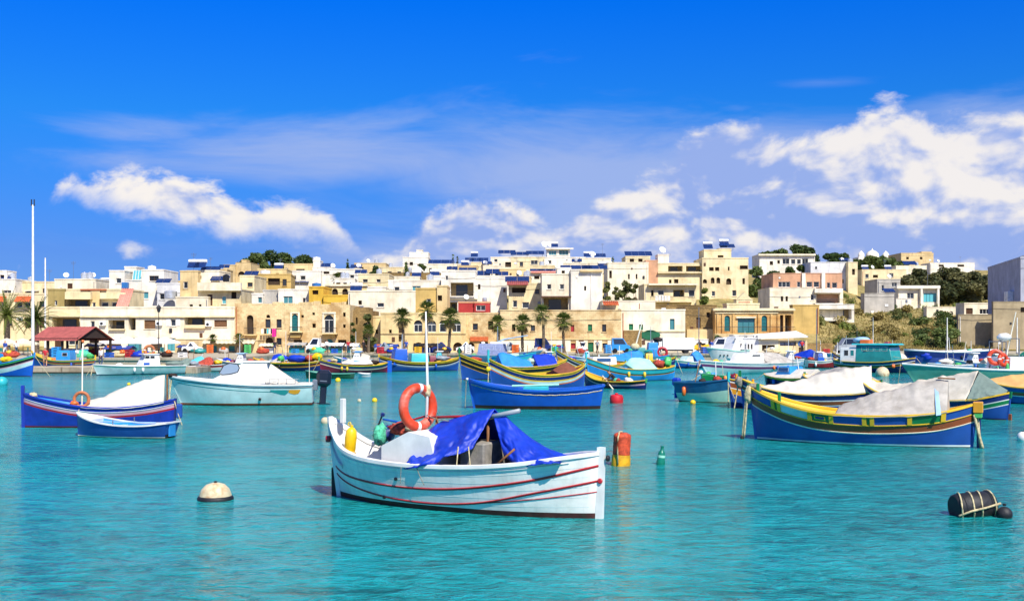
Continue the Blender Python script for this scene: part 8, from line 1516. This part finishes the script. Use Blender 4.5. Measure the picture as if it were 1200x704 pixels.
def quay_boat(px0, px1, py, hm, dk, cab, roof, what, flip=False, kind=0):
    b = Boat('motor_boat', f'small {CN[hm]} boat with {what} {near((px0+px1)/2)}', XY(px0 if flip else px1, py), XY(px1 if flip else px0, py), 2.1, ((0, 1.0), (.4, .92), (.75, 1.05), (1, 1.45)), .4, transom=.75, rake=(0, .45), floor=.4, nt=16)
    b.hull([(('w', .1), 'antifoul'), (('s', .34), hm), (('s', .24), 'p_white'), (('s', 0), dk)]); b.rail('p_white', .1, .08); b.deck(.62, .98, dk, .05, 'foredeck')
    if kind in (0, 2):
        c = b.block(.34, .60, .7, .9, 2.05, cab, 'cabin', (.08, .35)); b.block(.30, .60, .74, 2.05, 2.15, roof, 'cabin_roof', (.0, .3), .04)
        for a in (.38, .46): b.pane(b.x(a, 1), b.x(a + .06, 1), 1.5, 1.92, b.near*.665, 'glass_dark', parent=c, lean=.03)
    if kind in (1, 2): b.tarp(.06, .32 if kind == 2 else .58, ((.06, 1.5), (.2, 1.75), (.32, 1.8), (.58, 1.3)), cab if kind == 1 else 'tarp_beige', .0, .0, .04, name='cover')
    b.mast(.5, 3.6 + (px0 % 5) * .4, .03, 'p_white', z0=2.0 if kind != 1 else .5); b.lump((b.x(.16, 1), 0, 1.15), (.35, .45, .25), ('net_red', 'net_green', 'net_cream')[kind], 'net_bundle', px0); dress(b, px0); b.zs(.78)
for a in ((262, 300, 434, 'p_white', 'p_cream', 'p_white', 'p_paleblue', 'low white cabin', False, 0), (318, 352, 430, 'p_green', 'p_yellow', 'tarp_blue', 'p_sky', 'deep blue cover', True, 1), (398, 436, 430, 'p_sky', 'p_turq', 'p_white', 'p_sky', 'white cabin and beige cover', False, 2), (455, 486, 429, 'p_royal', 'p_sky', 'p_sky', 'p_royal', 'light blue cabin', True, 0), (496, 530, 429.5, 'p_turq', 'p_mint', 'p_turq', 'p_white', 'turquoise cabin', False, 0), (628, 664, 430.5, 'p_white', 'p_sky', 'p_royal', 'p_white', 'royal blue cabin', True, 0),
          (640, 676, 434, 'p_navy', 'p_turq', 'tarp_blue', 'p_sky', 'rounded deep blue cover', False, 1), (908, 940, 429, 'p_paleblue', 'p_white', 'p_white', 'p_paleblue', 'white cabin and flat roof', False, 0), (945, 978, 431, 'p_red', 'p_cream', 'p_royal', 'p_white', 'royal blue cabin', True, 0), (1030, 1062, 428, 'p_teal', 'p_white', 'p_white', 'p_teal', 'white cabin and beige cover', False, 2), (1120, 1156, 433.5, 'p_white', 'p_paleblue', 'p_white', 'p_grey', 'tall white cabin', False, 0), (1150, 1190, 436, 'p_paleblue', 'p_white', 'p_mint', 'p_white', 'mint cabin', True, 2), (858, 888, 431.5, 'p_mint', 'p_white', 'tarp_grey', 'p_white', 'dirty grey cover', False, 1)): quay_boat(*a)
rnd = random.Random(21)
def qpos(px): return (114.0, 1.05) if px < 222 else (138.0, 1.085)
seen = {}
def uniq(lab):
    return lab
for i in range(34):                                       # nets and crates left along the edge
    px = [12, 66, 96, 128, 140, 152, 166, 178, 196, 214, 232, 246, 262, 290, 308, 346, 372, 392, 418, 446, 462, 490, 518, 548, 576, 604, 632, 650, 682, 712, 742, 826, 905, 968][i]; Y, z = qpos(px); Y += rnd.uniform(-1.0, 1.6); X = (px - 600) / F_PX * Y
    m = ('net_red', 'net_green', 'net_cream', 'tarp_blue', 'dark_wood', 'p_teal', 'tarp_grey')[(i // 2) % 7]; 
    if i % 2 == 0:
        t = thing('net_heap', f'heap of {CN.get(m, "teal")} fishing net {near(px)}', 'net', (X, Y, z)); b = Boat.__new__(Boat); b.root = t; b.lump((0, 0, .28), (rnd.uniform(.6, 1.1), .5, rnd.uniform(.3, .5)), m, 'net', i * 1.7, 14); b.lump((rnd.uniform(-.4, .4), -.2, .55), (.3, .3, .22), rnd.choice(('p_yellow', 'p_orange', 'p_white')), 'cork_floats', i, 10)
    else:
        k = ('p_sky', 'p_royal', 'p_red', 'p_yellow', 'p_white', 'p_orange', 'p_lime')[(i // 2) % 7]; t = thing('crate_stack', f'stack of {CN[k]} plastic fish crates {near(px)}', 'crates', (X, Y, z), rnd.uniform(-.4, .4)); n = rnd.choice((2, 3, 4))
        for j in range(n):
            q = MB(); q.bbox(-.42, .42, -.28, .28, j*.27, j*.27 + .25, .03, k); c = q.build('crate', None, t); q = MB(); q.box(-.2, .2, -.286, -.279, j*.27 + .12, j*.27 + .19, 'black_plastic'); q.build('hand_hole', None, c)
for i, px in enumerate((138, 147, 158, 169, 181, 190, 10, 22)):
    Y = 124 + (i % 3) * 2; X = (px - 600) / F_PX * Y; t = thing('cafe_table', 'round cafe table with two chairs ' + ('below the white parasols' if px > 100 else 'near the date palms'), 'table', (X, Y, 1.03), i, 'cafe tables ' + ('under white parasols' if px > 100 else 'by the date palms'))
    q = MB(); q.lathe([(.42, .72), (.44, .74), (.42, .76)], 14, 'wood'); q.build('table_top', None, t); q = MB(); q.lathe([(.22, 0), (.05, .05), (.04, .72)], 8, 'iron'); q.build('pedestal', None, t)
    for s in (-1, 1):
        c = thing('cafe_chair', 'slatted cafe chair at a round table ' + ('below the white parasols' if px > 100 else 'near the date palms'), 'chair', (X + s*.8*math.cos(i), Y + s*.8*math.sin(i), 1.03), i + (0 if s < 0 else math.pi), 'cafe chairs'); q = MB(); q.bbox(-.22, .22, -.22, .22, .42, .46, .01, 'p_teal'); q.build('seat', None, c); q = MB(); q.bbox(-.22, -.18, -.2, .2, .5, .9, .01, 'p_teal'); q.build('backrest', None, c)
        for lx in (-.19, .19):
            for ly in (-.19, .19): q = MB(); q.box(lx - .015, lx + .015, ly - .015, ly + .015, 0, .42 if lx > 0 else .9, 'iron'); q.build('leg', None, c)
vehicle(215, 236, 141, 'p_white', 'white hatchback parked at the blue awning kiosk', 'car', 1); vehicle(440, 460, 139.5, 'p_grey', 'silver car parked by the dark blue stall', 'car', -1); vehicle(626, 648, 140.5, 'p_navy', 'navy van parked beneath the tallest palm', 'van', 1); vehicle(676, 688, 139.6, 'p_white', 'white car half hidden left of the green door', 'car', 1); vehicle(980, 1004, 141, 'p_grey', 'grey van parked on the road below the scrub slope', 'van', -1); vehicle(1030, 1052, 141, 'p_red', 'red car parked on the road below the scrub slope', 'car', 1)
